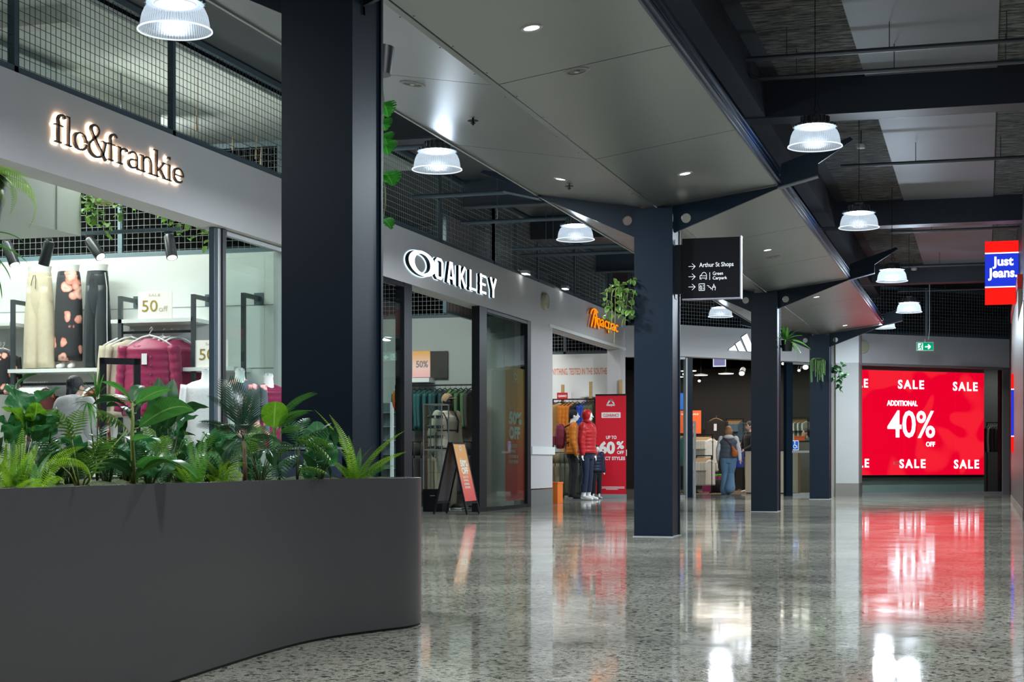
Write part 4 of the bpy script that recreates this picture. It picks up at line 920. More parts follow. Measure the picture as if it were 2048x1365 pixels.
# ceiling track and spots
TY = 15.6; a = bx(-60, 479, TY); b = bx(362, 461, TY); tz = bx(150, 468, TY).z
t = thing('lighting_track', 'slate grey lighting track hanging across the fashion shop', 'lighting track', ((a.x+b.x)/2, TY, tz))
MB().box(a.x, b.x, TY-.02, TY+.02, tz-.02, tz+.02).build('track_bar', M_slate, t)
for px in (20, 242): q = bx(px, 470, TY); MB().cyl((q.x,TY,tz+.02),(q.x,TY,5.02),.006,6).build('suspension_rod', M_slate, t)
M_can = mat('spot_can', (.05,.055,.06), .3, .6)
SPT = [(14, .5, -.1, 'first track spotlight, at the picture edge'), (98, -.35, .1, 'track spotlight above the cream trousers, tilted forward'), (180, .9, -.3, 'track spotlight above the black trousers, tilted sideways'), (338, .35, -.35, 'track spotlight at the end of the track')]
for px, tx, ty, lb in SPT:
    q = bx(px, 472, TY); t = thing('track_spotlight', lb, 'spotlight', (q.x, TY, tz-.02), group='track spotlights')
    d = Vector((tx, ty, -1)).normalized(); c = Vector((q.x, TY, tz-.09))
    mb = MB(); mb.box(q.x-.05, q.x+.05, TY-.018, TY+.018, tz-.045, tz-.021); mb.cyl((q.x,TY,tz-.045), c, .008, 8); mb.build('adapter', M_can, t)
    mb = MB(); mb.tube([c-d*.02, c+d*.005, c+d*.25], [.052,.060,.060], 24); mb.build('can', M_can, t, smooth=40)
    mb = MB(); ax = d.orthogonal().normalized(); mb.disc(c+d*.252, .050, 20, ax, d.cross(ax)); mb.build('lens', emis('spot_lens', (1,1,.97), 3), t)
    spot('spot_beam', c+d*.30, c+d*3+Vector((0, .9, 0)), 60, 80, (.95,1,.97))
# straw baskets
def basket(lab, px, py, zcd):
    p = at(px, py, zcd); t = thing('straw_basket', lab, 'basket', p, group='straw planters under the bulkhead')
    o = MB(); o.lathe([(0,0),(.09,.0),(.108,.03),(.112,.12),(.122,.2),(.112,.2),(.10,.12),(0,.10)], p, 28); o.build('bowl', mat('straw', (.80,.72,.50), .8, bump=.6, bscale=30), t, smooth=60)
    mb = MB()
    for k in range(3): a = k*2.1; mb.cyl((p.x+.115*math.cos(a), p.y+.115*math.sin(a), p.z+.2), (p.x, p.y, p.z+.9), .003, 5)
    mb.cyl((p.x,p.y,p.z+.89),(p.x,p.y,5.02),.003,5); mb.build('hanging_cord', M_hwd, t); return p
BK1 = basket('straw hanging basket with trailing ivy, nearer the white duct box', 208, 410, 17.4); BK2 = basket('straw hanging basket with ivy, half hidden by the bulkhead', 304, 417, 18.2)
# rope cords above the bulkhead
for i, px in enumerate((393, 466, 512, 522)):
    p0 = onX(px, [262,300,318,330][i], FX-.6); t = tag(MB().tube([p0, p0+Vector((0,0,.12)), p0+Vector((.005,.01,.3))], [.016,.010,.003], 8).build('rope_cord', mat('rope', (.40,.30,.18), .9, bump=.8, bscale=60), None), f'{ORD[i]} twisted rope cord hanging behind the mesh above the lettering', 'rope', 'rope cords behind the mesh')
    MB().cyl(p0+Vector((.005,.01,.3)), Vector((p0.x+.005,p0.y+.01,5.02)), .003, 5).build('thin_cord', M_hwd, t)
# anti-theft pedestal
def pedestal(name, lab, p0, p1, top, th, m, w=.05, foot=True):
    t = thing(name, lab, 'pedestal', ((p0[0]+p1[0])/2, (p0[1]+p1[1])/2, 0)); u = (Vector((*p1,0))-Vector((*p0,0))); L = u.length; u /= L; mb = MB()
    for q in (p0, p1): mb.obox((q[0], q[1], top/2), u*w/2, Vector((-u.y,u.x,0))*th/2, (0,0,top/2))
    c = (Vector((*p0,0))+Vector((*p1,0)))/2; mb.obox((c.x,c.y,top-w/2), u*(L/2+w/2), Vector((-u.y,u.x,0))*th/2, (0,0,w/2)); mb.build('frame', m, t)
    mb = MB(); mb.obox((c.x,c.y,.1), u*(L/2+w/2), Vector((-u.y,u.x,0))*th/2*1.2, (0,0,.1)); mb.build('base', m, t)
    mb = MB(); mb.obox((c.x,c.y,top-w*.5)-Vector((-u.y,u.x,0))*0 if False else (c.x-(-u.y)*0, c.y-th/2-.002, top-w*.5), u*.03, (0,.001,0), (0,0,.006)); mb.build('label_strip', M_alu, t); return t
a = at(206, 800, 16.6); b = at(274, 800, 16.75)
pedestal('security_pedestal', 'black security gate pedestal behind the planter in front of burgundy jackets', (a.x,a.y), (b.x,b.y), at(240,716,16.6).z, .05, M_black, .065)
# glass door stack and pane
for k, (pa, pb, m) in enumerate(((425,431,M_slate),(432.5,440.5,M_alu),(442,448.5,M_black))):
    pl = VPl((FX-.12+.02*k, 0), (0,1)); a = pl.hit(pa,HZ); b = pl.hit(pb,HZ)
    tag(MB().box(FX-.16+.02*k, FX-.10+.02*k, a.y, b.y, 0, ZB-.005).build('door_stile', m), ['slate edge stile of the stacked glass doors', 'aluminium stile of the stacked glass doors', 'black stile of the stacked glass doors'][k], 'door stile', 'stacked door stiles')
glass_run('glass_shopfront', VPl((FX-.12, 0), (0,1)), [449, 530, 600], ZB-.05, 'glass pane between the door stack and the near column')
# =============================================================== eyewear and sportswear shop
GP = VPl((FX-.03, 0), (0,1))
for pa, pb, lab in ((804.5,820,'black door post at the open shop entrance, left of the racks'), (955.5,970,'black door post between the open entrance and the banner glass'), (1052,1061,'black end post of the banner glass, beside the pale pier')):
    a = GP.hit(pa,HZ); b = GP.hit(pb,HZ); tag(MB().box(FX-.13, FX-.0, a.y, min(b.y, PIER[0]-.01) if pa > 1050 else b.y, 0, ZB-.005).build('door_post', M_black), lab, 'door post', 'black posts of the eyewear shopfront')
glass_run('glass_shopfront', GP, [758, 804], ZB-.06, 'narrow glass pane between the near column and black door post', bot=M_black)
glass_run('glass_shopfront', GP, [970.5, 1009, 1051.5], ZB-.06, 'glass pane carrying the tall orange discount banner', bot=M_black)
def grad(name, stops, axis='Z', lo=0, hi=1, rough=.5, emit=.0):
    """printed vertical colour gradient in object space"""
    m = bpy.data.materials.new(name); m.use_nodes = True; nt = m.node_tree; b = nt.nodes['Principled BSDF']; L = nt.links.new
    tc = nt.nodes.new('ShaderNodeTexCoord'); sp = nt.nodes.new('ShaderNodeSeparateXYZ'); L(tc.outputs['Object'], sp.inputs[0]); mr = nt.nodes.new('ShaderNodeMapRange')
    mr.inputs[1].default_value = lo; mr.inputs[2].default_value = hi; L(sp.outputs[axis], mr.inputs[0]); r = nt.nodes.new('ShaderNodeValToRGB'); e = r.color_ramp.elements
    for i, (p, c) in enumerate(stops):
        q = e[i] if i < 2 else e.new(p); q.position = p; q.color = (*c, 1)
    L(mr.outputs[0], r.inputs[0]); L(r.outputs[0], b.inputs['Base Color']); b.inputs['Roughness'].default_value = rough
    if emit: L(r.outputs[0], b.inputs['Emission Color']); b.inputs['Emission Strength'].default_value = emit
    return m
OR, RD = (.55,.24,.015), (.50,.015,.02)
pl = VPl((FX-.055, 0), (0,1)); zb_ = pl.hit(1011, 1003).z; zt_ = pl.hit(1011, 732).z; a = pl.hit(1011,HZ); b = pl.hit(1050.5,HZ)
t = thing('discount_banner', 'tall orange-to-red discount banner on the glass of the eyewear shop', 'banner', (FX-.055, (a.y+b.y)/2, zb_))
m_b = grad('banner_gradient', [(0,RD),(1,OR),(.35,(.55,.07,.02)),(.6,(.58,.2,.015))], lo=0, hi=zt_-zb_)
MB().box(FX-.06, FX-.055, a.y, b.y, zb_, zt_).build('print_sheet', m_b, t)
BPl = VPl((FX-.052, 0), (0,1)); mb = MB(); K = dict(ext=.003)
text_px(mb, '50%', BPl, 1018, 1043, 823, 849, bold=.05, **K); text_px(mb, 'OFF', BPl, 1018, 1040, 853, 879, bold=.05, **K); text_px(mb, 'UP TO', BPl, 1018, 1028, 812, 818, **K)
for i, s in enumerate(('SELECTED', 'APPAREL,', 'EYEWEAR &', 'FOOTWEAR')): text_px(mb, s, BPl, 1018, [1034,1032,1036,1036][i], 889+10.5*i, 896+10.5*i, **K)
c = BPl.hit(1031, 754); 
for i in range(24): q = 2*math.pi*i/24; r2 = 2*math.pi*(i+1)/24; mb.bar(c+Vector((0,.09*math.cos(q),.05*math.sin(q))), c+Vector((0,.09*math.cos(r2),.05*math.sin(r2))), .02, .003, up=(1,0,0))
text_px(mb, 'OAKLEY', BPl, 1025, 1038, 762, 765, **K); mb.build('banner_print', mat('banner_print', (.55,.55,.45), .5), t)
# oval hanging discount tag
pl = VPl((FX-.14, 0), (0,1)); c = pl.hit(795, 801); t = thing('oval_tag', 'small oval orange discount tag inside the narrow glass pane', 'tag', c)
mb = MB(); n = 32; ry = (pl.hit(805,801).y-pl.hit(785,801).y)/2; rz_ = 24*21.8/FPX
mb.slab([c+Vector((0,ry*math.cos(2*math.pi*k/n), rz_*math.sin(2*math.pi*k/n))) for k in range(n)], (-1,0,0), .006); mb.build('print_sheet', grad('tag_gradient', [(0,RD),(1,OR)], lo=-rz_, hi=rz_), t)
mb = MB(); text_px(mb, '40%', pl.off(.002), 789, 802, 796, 807, ext=.003, bold=.04); mb.build('tag_print', MATS['banner_print'], t)
mb = MB(); mb.cyl(c+Vector((0,0,rz_)), (c.x, c.y, 3.2), .002, 5); mb.build('cord', M_steel, t)
# A-frame sign at the entrance
f1 = onZ(934, 1030, 0); f2 = onZ(960, 1026, 0); g1 = onZ(882, 1028, 0); 
X1 = f1.x; Y1 = f1.y; wA = .60; X0 = X1-(f1.x-g1.x)*1.0; hA = (1028-886)*f1.y/FPX/.93; XH = onY(921, 886, Y1).x; XH = (X0+X1)/2
t = thing('pavement_sign', 'black A-frame pavement sign with orange-to-red discount poster at the entrance', 'pavement sign', (XH, Y1+wA/2, 0))
def leaf_frame(xt, xb, nm, post):
    mb = MB(); top = Vector((xt, 0, hA)); bot = Vector((xb, 0, 0)); d = (bot-top)
    for y in (Y1, Y1+wA): mb.bar((xt, y, hA), (xb, y, 0), .022, .03, up=(1,0,0))
    for f in (0.015, .84): q = top+d*f; mb.bar((q.x, Y1, q.z), (q.x, Y1+wA, q.z), .03, .03)
    fr = mb.build(nm, M_black, t); s = 1 if xb > xt else -1; n = Vector((hA, 0, abs(xb-xt))).normalized()
    n = Vector((s*abs(n.x), 0, n.z)); p0 = top+d*.03; p1 = top+d*.82; mb = MB()
    mb.slab([(p1.x,Y1+.02,p1.z),(p1.x,Y1+wA-.02,p1.z),(p0.x,Y1+wA-.02,p0.z),(p0.x,Y1+.02,p0.z)], n, .012); mb.build('poster' if post else 'back_panel', post or mat('panel_dark_grey', (.06,.06,.065), .5), fr); return p0+n*.014, p1+n*.014
m_p = grad('poster_gradient', [(0,RD),(1,OR),(.35,(.6,.06,.02)),(.6,(.62,.22,.015))], lo=.15, hi=hA, emit=.15)
p0, p1 = leaf_frame(XH+.02, X1, 'front_leaf', m_p); leaf_frame(XH-.02, X0, 'rear_leaf', None)
up = (p0-p1).normalized(); Hp = (p0-p1).length; mb = MB()
def pt(s, y, z, w, h, **k): mb.merge(text_mb(s, w, h, ext=.003, **k), frame_mat(p1+up*z*Hp+Vector((0, Y1-p1.y+y, 0)), (0,1,0), up))
pt('50%', .15, .60, .34, .11, bold=.05); pt('OFF', .15, .47, .32, .11, bold=.05); pt('UP TO', .15, .73, .12, .02)
for i, s in enumerate(('SELECTED','APPAREL,','EYEWEAR &','FOOTWEAR')): pt(s, .15, .40-.06*i, .25, .035)
pt('OAKLEY', .24, .87, .14, .015)
for i in range(20): q = 2*math.pi*i/20; r2 = 2*math.pi*(i+1)/20; c = p1+up*.93*Hp+Vector((0,Y1-p1.y+.30,0)); mb.bar(c+Vector((0,.05*math.cos(q),0))+up*.028*math.sin(q), c+Vector((0,.05*math.cos(r2),0))+up*.028*math.sin(r2), .012, .003, up=(1,0,0))
mb.build('poster_print', mat('poster_print', (.75,.75,.65), .5), t)
# glass display cabinet
a = onZ(846, 1024, 0); Ycab = a.y; b = bx(884, 1024, Ycab); zt_ = bx(846, 808, Ycab).z
t = thing('display_cabinet', 'narrow glass display cabinet with eyewear on a black base', 'display cabinet', ((a.x+b.x)/2, Ycab+.2, 0)); D = .36
MB().box(a.x, b.x, Ycab, Ycab+D, 0, .36).build('base_unit', M_black, t); MB().box(a.x+.12, b.x-.12, Ycab-.004, Ycab-.001, .25, .262).build('base_print', M_alu, t)
mb = MB()
for x in (a.x+.008, b.x-.008):
    for y in (Ycab+.008, Ycab+D-.008): mb.box(x-.009, x+.009, y-.009, y+.009, .36, zt_)
mb.box(a.x, b.x, Ycab, Ycab+D, zt_-.02, zt_); mb.box(a.x, b.x, Ycab, Ycab+D, .98, 1.0); mb.build('frame', mat('cab_alu', (.35,.37,.38), .3, .8), t)
mb = MB(); mb.box(a.x+.01, b.x-.01, Ycab+.002, Ycab+.008, .36, zt_-.02); mb.box(a.x+.002, a.x+.008, Ycab, Ycab+D, .36, zt_-.02); mb.build('glass', M_glass, t)
for k, zz in enumerate((.62, .80, 1.17, 1.33, 1.49)): MB().box(a.x+.01, b.x-.01, Ycab+.02, Ycab+D-.02, zz, zz+.008).build('glass_shelf', M_glass, t)
for k, zz in enumerate((1.008, 1.178, 1.338, 1.498)):
    for j in range(2):
        cx = a.x+.09+.15*j; cy = Ycab+.12; s = thing('sunglasses', f'dark sunglasses in the glass cabinet, {["lowest","second lowest","second highest","highest"][k]} pair row, {["nearer the entrance post","nearer the dressed mannequin"][j]}', 'sunglasses', (cx, cy, zz), group='sunglasses in the glass cabinet')
        for q in (-1, 1): MB().loft([ring(cx+q*.032, cy, zz+.002, .027, .004, 12), ring(cx+q*.032, cy-.006, zz+.022, .030, .005, 12), ring(cx+q*.032, cy, zz+.042, .026, .004, 12)]).build('lens', M_formk, s, smooth=1)
        mb = MB(); mb.bar((cx-.06,cy,zz+.042),(cx+.06,cy,zz+.042),.006); mb.bar((cx-.06,cy,zz+.042),(cx-.06,cy+.12,zz+.03),.005); mb.bar((cx+.06,cy,zz+.042),(cx+.06,cy+.12,zz+.03),.005); mb.build('frame', M_formk, s)
# racks on the grey wall
YB = OY-.45
rz1 = bx(870, 771, YB).z; xa = bx(792,771,YB).x; xb = bx(948,771,YB).x
def rack(name, lab, xa, xb, Y, z, m, ends=True):
    t = thing(name, lab, 'clothes rack', ((xa+xb)/2, Y, 0), group='clothes racks'); MB().cyl((xa,Y,z),(xb,Y,z),.014,10).build('rail_bar', m, t)
    for x in (xa, xb): MB().box(x-.015, x+.015, Y-.015, Y+.015, 0, z+.01).build('upright', m, t); MB().box(x-.02, x+.02, Y-.25, Y+.25, 0, .03).build('foot', m, t)
    return t
rack('clothes_rack', 'black two-tier rack of teal and green jackets on the grey wall', xa, xb, YB, rz1, M_black)
M_teal = cloth('teal_shell', (.012,.085,.085), .6); M_teal2 = cloth('teal_dark', (.010,.045,.05), .6); M_gr = cloth('camo_green', (.07,.14,.06), .8); M_char = cloth('charcoal', (.035,.038,.036), .7); M_lime = cloth('lime', (.22,.38,.05)); M_bei = cloth('beige', (.42,.34,.23))
seq = [M_teal]*3+[M_teal2]+[M_teal]*4+[M_teal2]*2+[M_lime]+[M_gr]*3+[M_char]
nm = {id(M_teal): 'teal', id(M_teal2): 'dark teal', id(M_lime): 'lime', id(M_gr): 'camouflage green', id(M_char): 'charcoal', id(M_bei): 'beige'}
for i, m in enumerate(seq):
    x = xa+.05+(xb-xa-.1)*i/(len(seq)-1); t = make_top('hanging_jacket', f'{nm[id(m)]} jacket on the grey-wall rack, {ORD[i]} from the narrow glass pane', 'jacket', m, M_hk, L=.80, w=.24, group='jackets on the grey-wall rack', sleeve=.6, ph=i, d=.04, r=.036); place(t, (x, YB, rz1-.005), 1.45+.08*math.sin(i*2.1))
rz2 = bx(870, 884, YB).z; rail('lower black rail of the grey-wall rack', xa+.03, xb-.03, YB+.02, rz2, M_black)
def trousers_mb(L=1.0, w=.20, ph=0):
    mb = MB(); mb.loft([ring(0,0,-.02,w,.035,20), ring(0,0,-.12,w*1.02,.05,20), ring(0,0,-.28,w*1.05,.06,20)])
    for s in (-1, 1): mb.loft([ring(s*w*.5,0,-.24-(L-.24)*q/8,w*(.52-.10*q/8),.055,14,.04,q*.7+ph) for q in range(9)])
    return mb
for i in range(11):
    x = xa+.07+(xb-xa-.14)*i/10; m = [M_teal2, M_teal, M_teal2, M_char, M_char, M_bei, M_bei, M_bei, M_char, M_char, M_char][i]
    t = thing('hanging_trousers', f'{nm[id(m)]} trousers on the lower rail of the grey wall, {ORD[i]} from the pane', 'trousers', (0,0,0), group='trousers on the grey-wall rack')
    trousers_mb(.92, ph=i).build('legs', m, t, smooth=1); MB().bar((-.19,0,-.012),(.19,0,-.012),.02,.012).build('hanger', M_hwd, t); place(t, (x, YB, rz2-.01), 1.3)
# lit poster and dark panel on the grey wall
Yp = OY-.05
def wall_poster(name, lab, x0, x1, y0, y1, Y, m, cat='poster'):
    a = bx(x0,y1,Y); b = bx(x1,y1,Y); zt = bx(x0,y0,Y).z; return tag(MB().box(a.x,b.x,Y,Y+.03,a.z,zt).build(name, m), lab, cat)
gp = wall_poster('poster', 'orange-to-pink discount poster glowing on the grey wall above the rack', 825, 860, 703, 755, Yp, grad('wall_poster', [(0,(.7,.35,.35)),(1,(.62,.30,.03)),(.35,(.75,.5,.45))], lo=0, hi=.5, emit=.3))
mb = MB(); text_px(mb, '50%', VPl((0,Yp-.002),(1,0)), 832, 856, 722, 736, ext=.003, bold=.03); mb.build('poster_numerals', mat('numerals_grey', (.3,.28,.28), .5), gp)
wall_poster('wall_panel_dark', 'dark square wall panel next to the orange-pink poster', 861, 895, 703, 757, Yp, mat('brown_dark', (.04,.036,.03), .5), 'panel')
shelf('white ledge under the orange-pink poster on the grey wall', bx(819,758,OY).x, bx(869,758,OY).x, OY-.3, OY-.001, bx(840,756,OY-.3).z, .08, grp='ledges on the grey wall')
# eyewear shelves in the narrow pane
a = bx(768, 940, 21.6); b = bx(783, 940, 21.6)
t = thing('eyewear_stand', 'lit glass eyewear stand behind the narrow pane beside the near column', 'display stand', ((a.x+b.x)/2, 21.7, 0))
MB().box(a.x-.2, b.x, 21.6, 21.9, 0, .04).build('base', M_alu, t); MB().box(b.x-.02, b.x+.02, 21.6, 21.64, .04, bx(775,805,21.6).z).build('light_post', mat('post_white', (.7,.75,.75), .4, emit=.3), t); MB().box(a.x-.2, b.x, 21.9, 21.92, .04, bx(775,805,21.6).z).build('back_panel', mat('cab_teal', (.12,.18,.18), .4), t)
for k in range(5): zz = bx(775, 825+28*k, 21.6).z; MB().box(a.x-.2, b.x-.02, 21.6, 21.9, zz-.008, zz).build('glass_shelf', mat('shelf_glass', (.35,.45,.45), .2), t)
# =============================================================== outdoor shop
mb = MB(); q = VPl((0, MY-.004), (1,0)); text_px(mb, 'FOR ANYTHING. TESTED IN THE SOUTHERN ALPS', q, 1085, 1240, 738, 751, ext=.004, bold=.01, shear=.0)
tag(mb.build('wall_slogan', mat('slogan_orange', (.75,.25,.10), .5)), 'orange capital slogan lettering across the white wall', 'lettering')
M_tim = mat('timber', (.50,.32,.13), .5, noise=.2, nscale=20)
for k, px in enumerate((1125.5, 1181.5, 1241.5)):
    Y = MY-.5; p = bx(px, [770,764,760][k], Y); tag(MB().box(p.x-.03, p.x+.03, Y-.03, Y+.03, 0, p.z).build('timber_post', M_tim), f'pale timber post on the slogan wall, {["farthest from","between the others near","behind"][k]} the red clearance banner', 'post', 'timber posts')
MXa = bx(1106, 799, MY-.55).x; MXb = bx(1190, 799, MY-.55).x; zM = bx(1150, 799, MY-.55).z
rack('clothes_rack', 'black rack of outdoor jackets under the slogan wall', MXa, MXb, MY-.55, zM, M_black)
shelf('white shelf above the outdoor jackets', bx(1157,795,MY-.5).x, bx(1192,795,MY-.5).x, MY-.45, MY-.001, bx(1170,791,MY-.45).z, .04, grp='shelves on the slogan wall')
M_orj = cloth('orange_puffer', (.55,.16,.01), .4); M_bl2 = cloth('blue_puffer', (.01,.05,.35), .4); M_grp = cloth('green_puffer', (.08,.10,.045), .4); M_brn = cloth('mustard_tee', (.38,.22,.07)); M_mar = cloth('maroon', (.11,.012,.025)); M_olv = cloth('olive', (.08,.09,.06)); M_blk = cloth('black_cloth', (.012,.013,.015)); M_khk = cloth('khaki', (.22,.18,.11))
ms = [('maroon',M_mar,1106,0),('mustard',M_brn,1117,0),('mustard',M_brn,1122,0),('orange puffer',M_orj,1131,8),('orange puffer',M_orj,1138,8),('orange puffer',M_orj,1145,8),('black puffer',M_blk,1155,8),('blue puffer',M_bl2,1168,8),('blue puffer',M_bl2,1174,8),('green puffer',M_grp,1180,8),('green puffer',M_grp,1186,8)]
for i, (c, m, px, ql) in enumerate(ms):
    p = bx(px, 799, MY-.55); t = make_top('hanging_jacket', f'{c} jacket on the outdoor rack, {ORD[i]} from the pale pier', 'jacket', m, M_hk, L=.82 if ql else .85, w=.25, quilt=ql, group='jackets on the outdoor rack', sleeve=.6, r=.055 if ql else .045, d=.06 if ql else .04); place(t, (p.x, MY-.55, zM-.005), 1.25 if ql else .35)
zM2 = bx(1150, 905, MY-.55).z; rail('lower black rail under the outdoor jackets', MXa+.03, MXb-.03, MY-.53, zM2, M_black)
for i in range(8):
    m = [M_khk,M_khk,M_olv,M_olv,M_char,M_olv,M_teal2,M_char][i]; x = MXa+.1+(MXb-MXa-.15)*i/7; t = thing('hanging_trousers', f'{ORD[i]} pair of trousers from the pale pier on the outdoor rack', 'trousers', (0,0,0), group='trousers on the outdoor rack')
    trousers_mb(.95, .19, i).build('legs', m, t, smooth=1); MB().bar((-.19,0,-.012),(.19,0,-.012),.02,.012).build('hanger', M_hwd, t); place(t, (x, MY-.55, zM2-.01), .8)
t = wall_poster('rack_sign', 'small red clearance card on top of the outdoor rack', 1114, 1135, 786, 799, MY-.6, mat('clear_red', (.55,.01,.02), .5)); 
mb = MB(); text_px(mb, 'CLEARANCE', VPl((0,MY-.604),(1,0)), 1116, 1133, 790.5, 795, ext=.003, bold=.03); mb.build('card_print', M_wt, t)
wall_poster('white_card', 'small white card beside the red clearance card on the rack', 1135.3, 1143, 785, 798, MY-.6, M_hw, 'card')
# roll-up banner
Y = MY-.75; a = bx(1191, 991, Y); b = bx(1252, 991, Y); zt_ = bx(1191, 790, Y).z
t = thing('rollup_banner', 'tall red clearance roll-up banner with white lettering in the outdoor shop', 'banner', ((a.x+b.x)/2, Y, 0))
MB().box(a.x, b.x, Y, Y+.008, .09, zt_-.02).build('print_sheet', mat('banner_red', (.60,.004,.02), .45), t)
MB().box(a.x, b.x, Y-.06, Y+.08, 0, .09).build('base_cassette', M_alu, t); MB().box(a.x, b.x, Y-.012, Y+.016, zt_-.02, zt_+.01).build('top_rail', M_black, t); MB().cyl(((a.x+b.x)/2,Y+.02,.09),((a.x+b.x)/2,Y+.02,zt_),.01,8).build('support_pole', M_alu, t)
q = VPl((0,Y-.004),(1,0)); mb = MB(); K = dict(ext=.003)
text_px(mb, 'UP TO', q, 1212, 1233, 872, 879, bold=.03, **K); text_px(mb, '60', q, 1198, 1230, 883, 909, bold=.05, **K); text_px(mb, '%', q, 1233, 1248, 883, 899, bold=.04, **K); text_px(mb, 'OFF', q, 1234, 1248, 902, 909, bold=.03, **K); text_px(mb, 'SELECT STYLES', q, 1194, 1250, 914, 921, bold=.03, **K)
text_px(mb, 'macpac', q, 1213, 1230, 809, 814, bold=.03, **K); c = q.hit(1221.5, 804); stroke_l = [(1215,808),(1221,800),(1223,801),(1228,808)]; ln(mb, stroke_l, .03, q); ln(mb, [(1217,803),(1220,800.5),(1224,801),(1226,804)], .02, q)
ln(mb, [(1199,974.5),(1249,974.5)], .012, q); ln(mb, [(1199,977),(1249,977)], .012, q); ln(mb, [(1212,979.5),(1236,979.5)], .012, q); mb.build('banner_print', mat('print_pure', (.8,.8,.8), .5), t)
mb = MB(); rect_px(mb, q, 1203, 1241, 825.5, 836.5, .002); o = mb.build('white_box', MATS['print_pure'], t); mb = MB(); text_px(mb, 'CLEARANCE', q.off(.003), 1206, 1238, 828, 834.5, ext=.002, bold=.01); mb.build('box_print', MATS['banner_red'], t)
# orange box at the pier
a = onZ(1104, 1008, 0); b = bx(1115, 1008, a.y); t = thing('orange_box', 'orange display box standing beside the pale pier', 'box', ((a.x+b.x)/2+.0, a.y+.2, 0))
M_ob = mat('orange_board', (.75,.16,.01), .5); MB().box(a.x-.25, b.x, a.y, a.y+.4, .0, .38).build('body', M_ob, t); MB().box(a.x-.26, b.x+.008, a.y-.01, a.y+.41, .38, .41).build('lid', M_ob, t)
# ---------------------------------------------------------------- figures: closed limbs fused by a voxel remesh into one surface
def remesh_obj(mb, name, m, parent, voxel=.009, smooth=4):
    me = bpy.data.meshes.new(name); me.from_pydata([tuple(v) for v in mb.v], [], mb.f); fixn(me)
    o = bpy.data.objects.new(name, me); C.objects.link(o)
    r = o.modifiers.new('r', 'REMESH'); r.mode = 'VOXEL'; r.voxel_size = voxel; r.use_smooth_shade = True
    if smooth: s = o.modifiers.new('s', 'SMOOTH'); s.iterations = smooth; s.factor = .5
    dg = bpy.context.evaluated_depsgraph_get(); me2 = bpy.data.meshes.new_from_object(o.evaluated_get(dg))
    o.modifiers.clear(); o.data = me2; bpy.data.meshes.remove(me); me2.name = name
    me2.materials.clear()
    for q in (m if isinstance(m, (list, tuple)) else [m]): me2.materials.append(q)
    me2.polygons.foreach_set('use_smooth', [True]*len(me2.polygons)); o.parent = parent; return o
def limb(mb, pts, rads, n=12, sx=1, up=None):
    pts = [Vector(p) for p in pts]; d0 = (pts[0]-pts[1]).normalized(); d1 = (pts[-1]-pts[-2]).normalized(); r0, r1 = rads[0], rads[-1]
    P = [pts[0]+d0*r0*.9, pts[0]+d0*r0*.6]+pts+[pts[-1]+d1*r1*.6, pts[-1]+d1*r1*.9]; Rr = [r0*.4, r0*.8]+list(rads)+[r1*.8, r1*.4]
    mb.tube(P, Rr, n, True, sx=sx, up=up)
def ball(mb, c, rx, ry, rz, n=14):
    rings = []
    for i in range(1, 9):
        t = math.pi*i/9; rings.append(ring(c[0], c[1], c[2]-rz*math.cos(t), rx*math.sin(t), ry*math.sin(t), n))
    mb.loft(rings)
def pose(**k):
    """joints as fractions of the height; x to the figure's own left is +, front is -Y"""
    J = dict(shL=(.105,0,.815), shR=(-.105,0,.815), elL=(.135,.01,.64), elR=(-.135,.01,.64), wrL=(.14,-.03,.50), wrR=(-.14,-.03,.50),
             hiL=(.052,0,.515), hiR=(-.052,0,.515), knL=(.055,-.01,.285), knR=(-.055,-.01,.285), anL=(.06,.015,.045), anR=(-.06,.015,.045), toL=(.065,-.09,.015), toR=(-.065,-.09,.015), head=(0,-.012,.932))
    J.update(k); return J
def hand(mb, w, d, s, H, side):
    """palm, four unequal curled fingers and a thumb leaving the side of the palm"""
    w = Vector(w); d = Vector(d).normalized(); q = d.cross(Vector((0,1,0))).normalized(); nrm = d.cross(q)
    limb(mb, [w, w+d*.045*s], [.016*s, .022*s], 8)
    for i, (o, L) in enumerate(((-.018,.062),(-.006,.072),(.006,.066),(.018,.052))):
        b = w+d*.055*s+q*o*s; k = b+d*L*.5*s; e = k+(d*.8+nrm*side*.55)*L*.5*s; limb(mb, [b, k, e], [.0078*s, .0072*s, .006*s], 6)
    t = w+d*.018*s+q*(-.022)*s; limb(mb, [t, t-q*.018*s+d*.02*s, t-q*.022*s+d*.045*s], [.009*s, .008*s, .007*s], 6)
